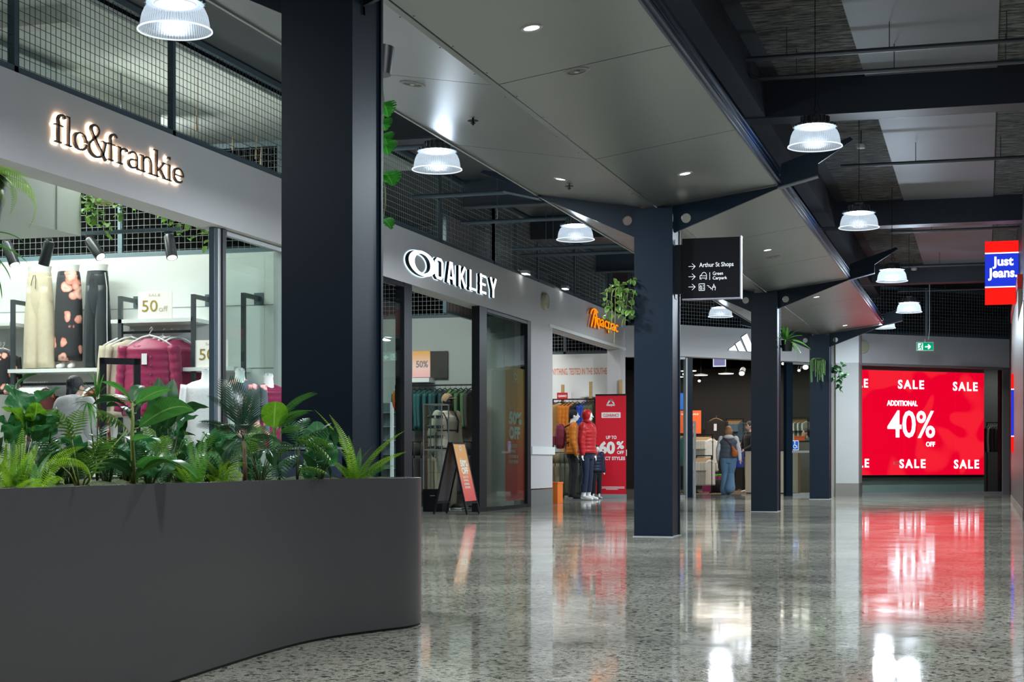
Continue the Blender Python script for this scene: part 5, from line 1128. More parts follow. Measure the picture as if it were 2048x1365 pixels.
def body_mb(J, H, fem=False, hands=True, feet=True, armless=False):
    mb = MB(); V = lambda k: Vector(J[k])*H
    c = lambda x: x*H
    tor = [(.470,.070,.055),(.50,.092,.066),(.53,.098,.068),(.60,.078 if fem else .084,.056),(.68,.084,.058),(.76,.100,.060),(.80,.098,.050),(.825,.070,.038),(.845,.038,.034)]
    mb.loft([ring(0,0,c(z),c(rx),c(ry),20) for z, rx, ry in tor])
    hd = V('head'); limb(mb, [(0,.008*H,.82*H), (hd.x*.7, hd.y*.7, hd.z-.03*H)], [.034*H,.031*H])
    ball(mb, hd, .043*H, .052*H, .062*H, 18); ball(mb, hd+Vector((0,-.012,-.035))*H, .032*H, .036*H, .032*H)
    limb(mb, [hd+Vector((0,-.050,.004))*H, hd+Vector((0,-.062,-.014))*H], [.005*H,.009*H], 8)
    ball(mb, hd+Vector((0,-.048,-.033))*H, .014*H, .008*H, .006*H)
    for s in (-1, 1): ball(mb, hd+Vector((s*.044,.004,-.006))*H, .006*H, .013*H, .019*H, 10)
    for s, a in ((1,'L'),(-1,'R')):
        limb(mb, [V('sh'+a), V('el'+a), V('wr'+a)], [.030*H,.024*H,.016*H])
        if hands: hand(mb, V('wr'+a), V('wr'+a)-V('el'+a), 1.0*H/1.7, H, -s)
        limb(mb, [V('hi'+a), V('kn'+a), V('an'+a)], [.052*H,.034*H,.022*H])
        if feet: limb(mb, [V('an'+a)+Vector((0,.01,-.022))*H, (V('an'+a)+V('to'+a))/2-Vector((0,0,.008))*H, V('to'+a)], [.024*H,.021*H,.015*H], sx=1.0)
    return mb
def jacket_mb(J, H, fat=1.25, hem=.50, quilt=0, sleeves=True, slv=1.0):
    mb = MB(); c = lambda x: x*H; rs = []
    base = [(.50,.097,.070),(.53,.099,.071),(.60,.088,.064),(.68,.088,.064),(.76,.103,.066),(.80,.103,.057),(.825,.078,.045),(.85,.046,.042)]
    zs = [hem+(.85-hem)*i/26 for i in range(27)]
    for z in zs:
        q = z; k = 0
        while k < len(base)-2 and base[k+1][0] < q: k += 1
        a, b = base[k], base[k+1]; t = max(0, min(1, (q-a[0])/(b[0]-a[0]))); rx = a[1]+(b[1]-a[1])*t; ry = a[2]+(b[2]-a[2])*t
        g = fat if z < .8 else 1+(fat-1)*.4
        if quilt: g *= 1+.07*abs(math.sin((z-hem)/(.85-hem)*math.pi*quilt))
        rs.append(ring(0,0,c(z),c(rx)*g,c(ry)*g,22,.012,z*9))
    mb.loft(rs)
    if sleeves:
        for a in 'LR':
            p, e, w = (Vector(J[k+a])*H for k in ('sh','el','wr')); P = []; Rr = []
            for i in range(17):
                t = i/16*slv; q = p+(e-p)*min(1,t*2) if t < .5 else e+(w-e)*(t*2-1); P.append(q); Rr.append((.036-.014*t)*H*fat*(1+(.10*abs(math.sin(t*math.pi*6)) if quilt else .03*math.sin(t*17))))
            limb(mb, P, Rr, 12)
    return mb
def trouser_mb(J, H, wide=1.25, flare=1.0, hem=.03, top=.56):
    mb = MB(); c = lambda x: x*H
    mb.loft([ring(0,0,c(z),c(rx)*1.06,c(ry)*1.08,20) for z, rx, ry in ((.455,.075,.062),(.49,.097,.07),(.53,.101,.072),(top,.094,.066))])
    for a in 'LR':
        h, k, n = (Vector(J[q+a])*H for q in ('hi','kn','an')); P = []; Rr = []
        for i in range(15):
            t = i/14; q = h+(k-h)*min(1,t*2) if t < .5 else k+(n-k)*(t*2-1); P.append(q+Vector((0,0,-.0))); base = .052-.018*min(1,t*2) if t < .5 else .034+(flare-1)*.02*(t*2-1)
            Rr.append(base*wide*H*(1+.03*math.sin(t*19+h.x*40)))
        P[-1] = n+Vector((0,0,(hem-.045)*H+.02*H)); limb(mb, P, Rr, 14)
    return mb
def hair_mb(J, H, kind):
    mb = MB(); hd = Vector(J['head'])*H
    ball(mb, hd+Vector((0,.010,.012))*H, .050*H, .056*H, .060*H, 18)
    if kind == 'bob':
        ball(mb, hd+Vector((0,.022,-.018))*H, .064*H, .052*H, .058*H, 18); ball(mb, hd+Vector((.03,.012,-.04))*H, .024*H, .036*H, .032*H); ball(mb, hd+Vector((-.03,.012,-.04))*H, .024*H, .036*H, .032*H)
    if kind == 'low': ball(mb, hd+Vector((0,.035,-.02))*H, .040*H, .028*H, .048*H); limb(mb, [hd+Vector((0,.05,-.02))*H, hd+Vector((0,.06,-.06))*H, hd+Vector((0,.055,-.10))*H], [.022*H,.018*H,.010*H])
    # keep the face free
    return mb
def eyes(t, J, H, m):
    hd = Vector(J['head'])*H
    for s in (-1, 1):
        mb = MB(); ball(mb, hd+Vector((s*.017,-.046,.004))*H, .007*H, .006*H, .005*H, 8); mb.build('eye', m, None).parent = t
def lo(mb, name, m, t, smooth=1):
    me = mb.mesh(name, m, smooth); o = bpy.data.objects.new(name, me); C.objects.link(o); o.parent = t; return o
M_skin = mat('skin', (.55,.33,.24), .5); M_eye = mat('eye_dark', (.02,.015,.012), .2); M_denim = cloth('denim', (.10,.19,.30), .8); M_jersey = cloth('light_grey_jersey', (.58,.58,.59), .9)
M_vest = cloth('grey_quilt', (.075,.085,.11), .55); M_hair = mat('hair_brown', (.34,.15,.05), .55, bump=.6, bscale=90); M_hairk = mat('hair_dark', (.012,.014,.02), .5, bump=.6, bscale=90); M_shoe = mat('shoe_white', (.75,.75,.73), .5)
M_bag = cloth('rust_bag', (.42,.10,.02), .5)
# --- shopper walking into the sportswear shop
p = onZ(1457, 990, 0); H = 1.67; t = thing('person', 'person walking away into the dark sportswear shop: grey quilted vest, pale hoodie, wide blue jeans', 'person', (p.x, p.y, 0), math.pi+AL*0.6)
J = pose(elL=(.150,.01,.65), wrL=(.155,-.05,.52), elR=(-.15,.03,.65), wrR=(-.165,.05,.51), knL=(.05,-.02,.29), anL=(.045,.03,.05), toL=(.05,-.075,.018), knR=(-.035,.0,.30), anR=(-.02,.11,.085), toR=(-.02,.04,.020), head=(0,-.02,.93))
remesh_obj(body_mb(J, H, True), 'body', M_skin, t, .008)
remesh_obj(trouser_mb(J, H, 1.42, 2.0, .03), 'jeans', M_denim, t, .010)
remesh_obj(jacket_mb(J, H, 1.12, .53, 0), 'hoodie', M_jersey, t, .010)
hm = MB(); ball(hm, (0,.055*H,.835*H), .075*H, .045*H, .030*H); ball(hm, (0,.03*H,.85*H), .060*H, .055*H, .024*H); lo(hm, 'hood', M_jersey, t)
remesh_obj(jacket_mb(J, H, 1.32, .535, 5, sleeves=False), 'quilted_vest', M_vest, t, .010, 2)
remesh_obj(hair_mb(J, H, 'bob'), 'hair', M_hair, t, .008); eyes(t, J, H, M_eye)
for a in 'LR':
    mb = MB(); an, to = Vector(J['an'+a])*H, Vector(J['to'+a])*H; limb(mb, [an+Vector((0,.025,-.018))*H, (an+to)/2-Vector((0,0,.012))*H, to+Vector((0,0,.002))], [.030*H,.027*H,.020*H], 12); lo(mb, 'sneaker', M_shoe, t)
b = thing('crossbody_bag', 'rust orange drawstring bag slung across the walking person in the grey vest', 'bag', (p.x, p.y, 0), math.pi+AL*.6)
bm_ = MB(); ball(bm_, (-.085*H,.115*H,.60*H), .050*H, .035*H, .055*H, 16); limb(bm_, [(-.075*H,.112*H,.64*H),(-.05*H,.108*H,.70*H)], [.032*H,.012*H], 10); remesh_obj(bm_, 'pouch', M_bag, b, .008)
mb = MB(); mb.tube([(-.05*H,.105*H,.70*H),(-.0*H,.098*H,.76*H),(.05*H,.088*H,.81*H),(.078*H,.03*H,.852*H),(.07*H,-.05*H,.81*H),(0,-.10*H,.70*H),(-.085*H,-.085*H,.62*H),(-.135*H,0,.60*H),(-.10*H,.10*H,.61*H)], .010, 6); lo(mb, 'strap', cloth('maroon_strap', (.09,.012,.015)), b)
# --- staff member in black
p = at(1500, HZ, 41.2); H = 1.84; t = thing('person', 'person in black with a dark cap standing at the pale counter, half behind the column', 'person', (p.x, p.y, 0), -.9)
J = pose(elL=(.14,-.04,.65), wrL=(.10,-.13,.60), elR=(-.14,-.04,.65), wrR=(-.10,-.13,.60)); remesh_obj(body_mb(J, H), 'body', M_skin, t, .010)
remesh_obj(jacket_mb(J, H, 1.18, .50), 'black_top', M_blk, t, .011); remesh_obj(trouser_mb(J, H, 1.15), 'trousers', M_khk, t, .011); eyes(t, J, H, M_eye)
mb = hair_mb(J, H, ''); remesh_obj(mb, 'cap', cloth('cap_dark', (.03,.03,.028)), t, .010); mb = MB(); hd = Vector(J['head'])*H; ball(mb, hd+Vector((0,-.065,.030))*H, .035*H, .035*H, .005*H); lo(mb, 'cap_peak', MATS['cap_dark'], t)
for a in 'LR':
    mb = MB(); an, to = Vector(J['an'+a])*H, Vector(J['to'+a])*H; limb(mb, [an+Vector((0,.01,-.02))*H, (an+to)/2-Vector((0,0,.01))*H, to], [.027*H,.024*H,.018*H], 12); lo(mb, 'shoe', M_shoe, t)
# --- person behind the counter
p = at(1613, HZ, 44.5); H = 1.72; t = thing('person', 'person with tied dark hair and teal top behind the far counter, seen in profile', 'person', (p.x, p.y, 0), -1.2)
J = pose(); remesh_obj(body_mb(J, H, True), 'body', M_skin, t, .010); remesh_obj(jacket_mb(J, H, 1.15, .50), 'teal_top', M_teal, t, .011); remesh_obj(trouser_mb(J, H, 1.15), 'trousers', M_blk, t, .011); remesh_obj(hair_mb(J, H, 'low'), 'hair', M_hairk, t, .010); eyes(t, J, H, M_eye)
# --- shopper in the fashion shop
p = at(150, HZ, 17.1); H = 1.73; t = thing('person', 'person with dark hair in a light grey hoodie, seen from behind over the planter', 'person', (p.x, p.y, 0), 2.9)
J = pose(elL=(.155,.02,.65), elR=(-.155,.02,.65), wrL=(.15,-.08,.54), wrR=(-.15,-.08,.54), head=(.012,-.02,.925)); remesh_obj(body_mb(J, H), 'body', M_skin, t, .010)
remesh_obj(jacket_mb(J, H, 1.45, .48), 'hoodie', M_jersey, t, .010); remesh_obj(trouser_mb(J, H, 1.2), 'trousers', M_blk, t, .011)
hm = MB(); ball(hm, (0,.065*H,.815*H), .082*H, .050*H, .052*H); ball(hm, (0,.02*H,.850*H), .065*H, .058*H, .026*H); remesh_obj(hm, 'hood', M_jersey, t, .010)
remesh_obj(hair_mb(J, H, 'low'), 'hair', M_hairk, t, .009); eyes(t, J, H, M_eye)
# =============================================================== dressed mannequins
def mannequin(lab, p, rz, H, skin, J=None, **k):
    J = J or pose(); t = thing('mannequin', lab, 'mannequin', (p.x, p.y, 0), rz); mb = body_mb(J, H, k.get('fem', False)); remesh_obj(mb, 'body', skin, t, .010); return t, J
a = onZ(894, 1019, 0); H = 1.95
t, J = mannequin('black mannequin in cream jacket and trousers with chest harness and tan cap', Vector((a.x, a.y, 0)), 1.0, H, M_formk, pose(elR=(-.15,.03,.65), wrR=(-.16,.0,.51)))
M_crj = cloth('cream_shell', (.42,.38,.30), .7)
remesh_obj(jacket_mb(J, H, 1.18, .50), 'jacket', M_crj, t, .010); remesh_obj(trouser_mb(J, H, 1.25, 1.2), 'trousers', M_crj, t, .010)
mb = MB()
for s in (-1, 1): mb.tube([(s*.05*H,-.082*H,.66*H),(s*.06*H,-.082*H,.76*H),(s*.065*H,-.03*H,.83*H),(s*.055*H,.06*H,.80*H),(s*.05*H,.078*H,.68*H)], .014, 6)
mb.tube([(.11*H*math.cos(q*math.pi/8), .078*H*math.sin(q*math.pi/8), .68*H) for q in range(17)], .013, 6); mb.tube([(.118*H*math.cos(q*math.pi/8), .086*H*math.sin(q*math.pi/8), .525*H) for q in range(17)], .014, 6); lo(mb, 'harness', M_blk, t)
mb = hair_mb(J, H, ''); remesh_obj(mb, 'cap', cloth('tan_cap', (.30,.20,.11)), t, .010); mb = MB(); hd = Vector(J['head'])*H; ball(mb, hd+Vector((0,-.070,.022))*H, .040*H, .042*H, .005*H); lo(mb, 'cap_peak', MATS['tan_cap'], t)
for a_ in 'LR':
    mb = MB(); an, to = Vector(J['an'+a_])*H, Vector(J['to'+a_])*H; limb(mb, [an+Vector((0,.01,-.02))*H, (an+to)/2-Vector((0,0,.01))*H, to], [.027*H,.024*H,.018*H], 12); sh = lo(mb, 'sneaker', M_blk, t); 
    mb = MB(); mb.loft([ring((an.x+to.x)/2,(an.y+to.y)/2+.005*H,z,.030*H,.085*H,18) for z in (.001,.022)]); lo(mb, 'white_sole', M_shoe, t)
# red puffer
a = onZ(1174, 1001, 0); H = 1.88
t, J = mannequin('white mannequin in hooded red puffer jacket, navy leggings and white boots', Vector((a.x, a.y, 0)), 1.35, H, M_form, pose(elR=(-.150,.0,.65), wrR=(-.155,-.02,.50)), fem=True)
M_redp = cloth('red_puffer', (.42,.008,.012), .38); M_nav = cloth('navy_leggings', (.012,.02,.05), .6)
remesh_obj(jacket_mb(J, H, 1.36, .52, 8, slv=.93), 'puffer_jacket', M_redp, t, .010, 1); remesh_obj(trouser_mb(J, H, 1.06, 1, .15), 'leggings', M_nav, t, .010)
mb = MB(); hd = Vector(J['head'])*H; ball(mb, hd+Vector((0,.014,.006))*H, .062*H, .062*H, .072*H, 18); ball(mb, hd+Vector((0,.01,-.06))*H, .058*H, .052*H, .03*H); remesh_obj(mb, 'hood', M_redp, t, .010)
for a_ in 'LR':
    mb = MB(); an, to = Vector(J['an'+a_])*H, Vector(J['to'+a_])*H; kn = Vector(J['kn'+a_])*H; limb(mb, [an+(kn-an)*.55, an, (an+to)/2-Vector((0,0,.008))*H, to], [.034*H,.028*H,.026*H,.019*H], 12); remesh_obj(mb, 'boot', M_form, t, .010)
# dark clothed with rucksack
a = onY(1146, 1000, 33.9); H = 1.93
t, J = mannequin('mannequin in dark trousers, orange puffer and black beanie, behind the red puffer', Vector((a.x, a.y, 0)), 1.9, H, M_form)
remesh_obj(jacket_mb(J, H, 1.3, .50, 8), 'puffer_jacket', M_orj, t, .010, 1); remesh_obj(trouser_mb(J, H, 1.15), 'trousers', M_blk, t, .010); remesh_obj(hair_mb(J, H, ''), 'beanie', M_blk, t, .010)
for a_ in 'LR':
    mb = MB(); an, to = Vector(J['an'+a_])*H, Vector(J['to'+a_])*H; limb(mb, [an+Vector((0,.01,-.01))*H, (an+to)/2-Vector((0,0,.008))*H, to], [.030*H,.026*H,.019*H], 12); lo(mb, 'boot', M_blk, t)
b = thing('backpack', 'maroon rucksack on the back of the mannequin in dark trousers', 'backpack', (a.x, a.y, 0), 1.9)
M_mr = cloth('maroon_pack', (.16,.012,.03), .5); mb = MB(); mb.loft([ring(0,.145*H,z*H,.075*H*q,.055*H*q,20,.02,z*9,5,.7) for z, q in ((.56,.7),(.60,1),(.70,1.05),(.78,1),(.82,.85),(.84,.5))]); remesh_obj(mb, 'pack_body', M_mr, b, .010, 2)
mb = MB(); mb.loft([ring(0,.215*H,z*H,.055*H,.022*H,16) for z in (.60,.65,.70)]); remesh_obj(mb, 'front_pocket', M_mr, b, .010, 2)
for s in (-1, 1): mb = MB(); mb.tube([(s*.06*H,.09*H,.80*H),(s*.065*H,.0,.858*H),(s*.06*H,-.09*H,.78*H),(s*.07*H,-.085*H,.68*H),(s*.09*H,.08*H,.62*H)], .016, 6); lo(mb, 'shoulder_strap', M_blk, b)
# child
a = onY(1193, 996, 34.0); H = 1.18
t, J = mannequin('small child mannequin in navy puffer and cap beside the red banner', Vector((a.x, a.y, 0)), .7, H, M_form, pose(head=(0,-.012,.915)))
remesh_obj(jacket_mb(J, H, 1.5, .50, 6), 'puffer_jacket', cloth('navy_puffer', (.012,.015,.04), .45), t, .009, 1); remesh_obj(trouser_mb(J, H, 1.25, 1, .1), 'trousers', M_blk, t, .010); remesh_obj(hair_mb(J, H, ''), 'cap', M_blk, t, .010)
# =============================================================== three-stripe sportswear shop
GA = AD.off(-.05); u = AD.u
def adpost(pa, pb, z1, lab, m, nm='door_post'):
    a = GA.hit(pa,HZ); b = GA.hit(pb,HZ); mb = MB(); c = (a+b)/2; mb.obox((c.x,c.y,z1/2), (b-a)/2*Vector((1,1,0)), GA.n*.05, (0,0,z1/2)); return tag(mb.build(nm, m), lab, 'door post', 'posts of the dark sportswear shop')
adpost(1372.5,1382.5,ZBF-.03,'navy door post at the dark sportswear shop, beside the second column',M_navy)
adpost(1369.5,1372,ZBF-.03,'slim pale glass edge strip next to the navy door post',M_alu,'edge_strip')
adpost(1570,1582.5,ZBF-.03,'navy door post of the dark sportswear shop, between the last two columns',M_navy)
glass_run('glass_shopfront', GA, [1340, 1369], ZBF-.06, 'glass pane beside the second column, dark sportswear shop'); glass_run('glass_shopfront', GA, [1583, 1640], ZBF-.06, 'glass pane with the blue wheelchair sticker')
t = thing('wheelchair_sticker', 'square blue sticker with white wheelchair symbol on the shop glass', 'sticker', GA.off(.02).hit(1590,891)); GS = GA.off(.02)
mb = MB(); rect_px(mb, GS, 1583.5, 1597.5, 881.5, 901, .004); mb.build('white_border', M_hw, t); mb = MB(); rect_px(mb, GS.off(.003), 1584.5, 1596.5, 883, 899.5, .003); mb.build('blue_field', mat('access_blue', (.01,.09,.45), .5, emit=.15), t)
mb = MB(); q = GS.off(.006); ln(mb, [(1589.5,886),(1590,891.5),(1593,892),(1594.5,896.5)], .02, q); ln(mb, [(1588.5,890),(1586.8,893),(1588,896.5),(1591,897),(1592.5,895)], .016, q); mb.disc(q.hit(1589.5,885), .018, 10, q.u, (0,0,1)); mb.build('wheelchair_symbol', M_hw, t)
a = GA.off(.03).hit(1583,904); b = GA.off(.03).hit(1617,904); tag(MB().bar(a, b, .05, .05).build('push_bar', M_alu), 'pale horizontal push bar on the glass below the wheelchair sticker', 'handle')
a = at(1383.5, HZ, 37.2); b = at(1395, HZ, 37.4); t = thing('security_pedestal', 'slim pale security gate pedestal at the dark sportswear shop entrance', 'pedestal', ((a.x+b.x)/2, a.y, 0)); top = at(1390,845,37.3).z
MB().box(b.x-.045, b.x, a.y-.03, a.y+.03, 0, top).build('front_upright', M_alu, t); MB().box(a.x, b.x-.045, a.y-.01, a.y+.01, .05, .45).build('lower_panel', M_alu, t); MB().box(a.x, a.x+.03, a.y-.02, a.y+.02, 0, top).build('rear_upright', M_alu, t); MB().box(a.x, b.x, a.y-.02, a.y+.02, top, top+.02).build('top_bar', M_alu, t)
# dark slatted display wall
YW = 46.6; struct('wall_display', MB().box(-12, -2.96, YW, YW+.15, 0, 2.7), mat('display_dark', (.008,.008,.009), .6)); struct('wall_display_head', MB().box(-12, -2.96, YW+.02, YW+.17, 2.7, 3.5), mat('display_head', (.012,.012,.011), .6))
struct('floor_timber', MB().box(-7.4, -2.97, 39.3, YW, .0, .004), mat('timber_floor', (.22,.15,.10), .25, noise=.2, nscale=3))
def far_rack(lab, pxa, pxb, py, zcd, cl, n, nm, L=.70, rz=1.1, quilt=0, w=.24, kind='shirt', m_r=None):
    a = at(pxa, py, zcd); b = at(pxb, py, zcd); Y = (a.y+b.y)/2; rack('clothes_rack', lab, a.x, b.x, Y, a.z, m_r or M_black)
    t0 = None
    for i in range(n):
        x = a.x+.04+(b.x-a.x-.08)*i/max(1, n-1); m, cname = cl[i % len(cl)]
        t = make_top('hanging_'+kind, f'{cname} {kind} on the {nm}, {ORD[i]} along it', kind, m, M_hwd, L=L, w=w, group=kind+'s on the '+nm, quilt=quilt, sleeve=.25 if kind == 't-shirt' else .55) if False else make_top('hanging_shirt' if kind == 't-shirt' else 'hanging_'+kind, f'{cname} {kind} on the {nm}, {ORD[i]} along it', kind, m, M_hwd, L=L, w=w, group=kind+'s on the '+nm, quilt=quilt, sleeve=.22 if kind == 't-shirt' else .55, d=.04, r=.04)
        place(t, (x, Y, a.z-.01), rz)
M_ctee = cloth('cream_tee', (.62,.58,.48)); M_wht = cloth('white_tee', (.65,.65,.62)); M_blu = cloth('steel_blue', (.06,.11,.15)); M_royal = cloth('royal_blue', (.01,.04,.30))
far_rack('rack of cream t-shirts just inside the dark sportswear shop', 1384, 1426, 870, 41.5, [(M_ctee,'cream'),(M_wht,'off-white')], 14, 'entrance rack', L=.95, kind='t-shirt', w=.30)
far_rack('rack of white striped bottoms under the cream t-shirts', 1392, 1424, 912, 41.0, [(M_wht,'white'),(M_ctee,'cream')], 9, 'lower entrance rack', L=.75, kind='t-shirt', w=.22)
far_rack('wall rack of dark blue shirts with pale hangers', 1452, 1487, 838, 46.3, [(M_blu,'steel blue')], 12, 'far wall rack', L=.75, kind='t-shirt')
far_rack('rack of royal blue tops beyond the walking person', 1470, 1488, 882, 44.5, [(M_royal,'royal blue')], 5, 'blue rack', L=.75, kind='t-shirt')
far_rack('rack of striped white tops behind the wheelchair sticker glass', 1583, 1616, 836, 46.0, [(M_wht,'white'),(M_grp,'green'),(M_blu,'blue')], 10, 'counter wall rack', L=.8, kind='t-shirt')
far_rack('rack of green and blue clothes beside the second column', 1350, 1371, 868, 41.0, [(M_gr,'green'),(M_blu,'blue'),(M_teal,'teal')], 6, 'left entrance rack', L=.85, kind='t-shirt')
p = at(1432, 833, 46.2); t = make_top('hanging_shirt', 'large black t-shirt with paper tag displayed facing out on the dark wall', 't-shirt', cloth('black_tee', (.022,.02,.021)), M_hwd, L=.95, w=.33, sleeve=.25); MB().box(-.05,.03,-.10,-.09,-.42,-.22).build('paper_tag', M_hw, t); place(t, p, .05)
p = at(1427, 945, 42.5); t = thing('clothes_table', 'low magenta display block with green shirt on top in the dark shop', 'display block', (p.x, p.y, 0)); MB().box(p.x-.3, p.x+.3, p.y, p.y+.5, .0, .42).build('block', mat('magenta', (.28,.03,.16), .6), t); MB().box(p.x+.0, p.x+.28, p.y+.05, p.y+.4, .42, .47).build('folded_shirt', mat('neon_green', (.12,.6,.02), .7), t)
p = at(1440, 975, 41.3); t = thing('duffel_bag', 'black holdall standing on the shop floor beside the walking person', 'bag', (p.x, p.y, 0)); mb = MB(); mb.loft([ring(p.x,p.y,z,rx,ry,18) for z, rx, ry in ((0.005,.16,.12),(.05,.2,.15),(.2,.19,.14),(.32,.13,.09),(.36,.06,.04))]); mb.build('bag_body', M_blk, t, smooth=1); MB().tube([(p.x-.08,p.y,.33),(p.x-.05,p.y,.45),(p.x+.05,p.y,.45),(p.x+.08,p.y,.33)], .01, 6).build('bag_handle', M_blk, t)
# counters
p = at(1490.5, 985, 40.2); t = thing('sales_counter', 'pale timber end of the sales counter beside the third column', 'counter', (p.x+.5, p.y, 0)); zt_ = at(1490.5,903,40.2).z; MB().box(p.x, p.x+1.3, p.y, p.y+.6, .03, zt_).build('body', mat('counter_cream', (.50,.42,.32), .5, bump=.1, bscale=30), t); MB().box(p.x-.01, p.x+1.31, p.y-.01, p.y+.61, zt_, zt_+.03).build('worktop', M_black, t); MB().box(p.x+.02, p.x+1.28, p.y+.02, p.y+.58, 0, .03).build('plinth', M_black, t)
p = at(1583, 985, 42); t = thing('sales_counter', 'dark grey sales counter behind the wheelchair sticker glass', 'counter', (p.x+.5, p.y, 0)); zt_ = at(1583,882,42).z; MB().box(p.x, p.x+.95, p.y, p.y+.5, 0, zt_-.03).build('body', mat('counter_grey', (.10,.105,.10), .5), t); MB().box(p.x-.01, p.x+.96, p.y-.01, p.y+.51, zt_-.03, zt_).build('worktop', M_black, t)
p = at(1600, 872, 42.15); t = thing('shoe_box', 'bright orange box on the far counter by the person in profile', 'box', (p.x, p.y, at(1600,883,42).z)); MB().box(p.x-.14, p.x+.14, p.y-.05, p.y+.1, t.location.z+.002, t.location.z+.11).build('carton', mat('box_orange', (.6,.09,.02), .5), t); MB().box(p.x-.145, p.x+.145, p.y-.055, p.y+.105, t.location.z+.11, t.location.z+.14).build('lid', MATS['box_orange'], t)
# orange sale poster, screen, lamps
SPx = VPl((0, 45.0), (1, 0)); t = thing('sale_poster', 'orange sale poster with white lettering hanging beside the navy door post', 'poster', SPx.hit(1382, 870)); mb = MB(); rect_px(mb, SPx, 1352, 1402, 822, 868, .02); mb.build('print_sheet', mat('poster_orange', (.75,.12,.03), .5, emit=.35), t)
mb = MB(); q = VPl((0, 44.995), (1,0)); c_ = SPx.hit(1377, 822); MB().cyl((c_.x,45.01,c_.z),(c_.x,45.01,CEIL-.07),.006,5).build('hanging_cord', M_black, t)
text_px(mb, 'SALE', q, 1362, 1376, 827, 831, ext=.003, bold=.03); text_px(mb, 'SALE', q, 1383, 1397, 827, 831, ext=.003, bold=.03); text_px(mb, '40', q, 1376, 1390, 849, 865, ext=.003, bold=.04); mb.build('poster_print', M_hw, t)
t0_ = wall_poster('blue_screen', 'narrow glowing blue picture panel beside the second column', 1358, 1369, 787, 820, 45.5, mat('screen_blue', (.02,.12,.5), .5, emit=.6), 'display screen')
c_ = VPl((0,45.5),(1,0)).hit(1363, 787); MB().box(c_.x-.02, c_.x+.02, 45.53, 45.56, 0, c_.z).build('support_post', M_black, t0_).location = -t0_.location*0
HS = VPl((0, 40.2), (1,0)); t = thing('hanging_screen', 'small pale lilac screen hanging just inside the dark shop', 'screen', HS.hit(1438, 733)); mb = MB(); rect_px(mb, HS, 1426, 1451.5, 715, 734, .03); mb.build('casing', emis('screen_edge', (.75,.85,1), 1.1), t); mb = MB(); rect_px(mb, HS.off(.004), 1427.5, 1450, 716.5, 732, .003); mb.build('screen_face', emis('screen_lilac', (.20,.20,.38), 1.0), t)
a = HS.hit(1438,715); MB().cyl((a.x,40.22,a.z),(a.x,40.22,CEIL-.01),.01,6).build('pole', M_black, t)
M_dl2 = emis('shop_lamp', (1,.93,.82), 2.5)
for i, (px, py, r, zcd) in enumerate(((1377,743,.20,42),(1402,751.5,.18,44),(1452,748.5,.20,43),(1356,755,.16,46))):
    p = at(px, py, zcd); t = thing('disc_pendant', f'flat glowing disc pendant in the dark shop, {["beside the navy door post","beyond the small lilac screen, lower one","above the walking person","behind the second column edge"][i]}', 'pendant lamp', p, group='disc pendants of the dark shop')
    MB().cyl(p, p+Vector((0,0,.012)), r, 28).build('light_disc', M_dl2, t); MB().lathe([(r+.01,.012),(r+.01,.03),(.0,.05)], p, 24).build('cover', M_black, t); MB().cyl(p+Vector((0,0,.05)), (p.x,p.y,CEIL), .004, 5).build('cord', M_black, t)
for i, (px, py, zcd) in enumerate(((1483.5,747.5,44),(1382.5,757,45),(1368,749,43),(1398.5,762.5,46),(1611,735,41.5),(1598,741.5,43),(1566,728,42))):
    p = at(px, py, zcd); t = thing('shop_spotlight', f'glaring spotlight in the dark shop ceiling, {["right of the flat discs","small one by the navy post","at the glass edge strip","low tilted one","large one above the wheelchair sticker","slim one beside the large glare","between column and navy post"][i]}', 'spotlight', p, group='spotlights of the dark shop')
    r = .075 if i in (0, 4) else .04; dd = (O-p).normalized(); mb = MB(); c = p; ball(mb, c, r, r, r*.8, 12); mb.build('lamp_face', emis('spot_glare', (1,.95,.85), 4), t, smooth=1); mb = MB(); mb.tube([p+Vector((0,r*.5,.02)), p+Vector((0,.25,.12))], [r*1.1, r], 12); mb.build('can', M_black, t, smooth=40); MB().cyl(p+Vector((0,.2,.12)), (p.x,p.y+.2,CEIL), .006, 5).build('stem', M_black, t)
for k in range(2):
    yy = 41.5+2.5*k; tag(MB().box(-8, -2.96, yy, yy+.04, 3.9, 3.94).build('lighting_track', M_black), ['black lighting track nearer the dark shop entrance','black lighting track deeper in the dark shop'][k], 'lighting track')
# ---------------------------------------------------------------- planter
def catmull(P, n=8, closed=True):
    out = []; N = len(P)
    for i in range(N if closed else N-1):
        p0, p1, p2, p3 = (Vector(P[(i+k) % N]) if closed else Vector(P[max(0, min(N-1, i+k))]) for k in (-1,0,1,2))
        for j in range(n):
            t = j/n; out.append(.5*((2*p1)+(p2-p0)*t+(2*p0-5*p1+4*p2-p3)*t*t+(3*p1-p0-3*p2+p3)*t**3))
    if not closed: out.append(Vector(P[-1]))
    return out
PT = .722
OUT = catmull([(-2.5,1.0),(-2.62,2.5),(-2.725,4.0),(-2.80,5.2),(-2.865,6.2),(-2.845,6.68),(-2.74,7.05),(-2.655,7.28),(-2.665,7.50),(-2.80,7.68),(-3.1,7.76),(-3.7,7.74),(-4.25,7.5),(-4.5,6.9),(-4.6,5),(-4.6,1.2)], 8)
cx, cy = sum(p.x for p in OUT)/len(OUT), sum(p.y for p in OUT)/len(OUT)
def inset(P, d):
    o = []; n = len(P)
    for i in range(n):
        t = (P[(i+1)%n]-P[i-1]).normalized(); o.append(P[i]+Vector((-t.y, t.x))*d)
    return o
INN = inset(OUT, .022)
t = thing('planter', 'long dark planter with a curved round-ended front, full of green plants', 'planter', (cx, cy, 0))
def pl_mat():
    m = mat('planter_anodised', (.10,.095,.098), .30, .65); return m
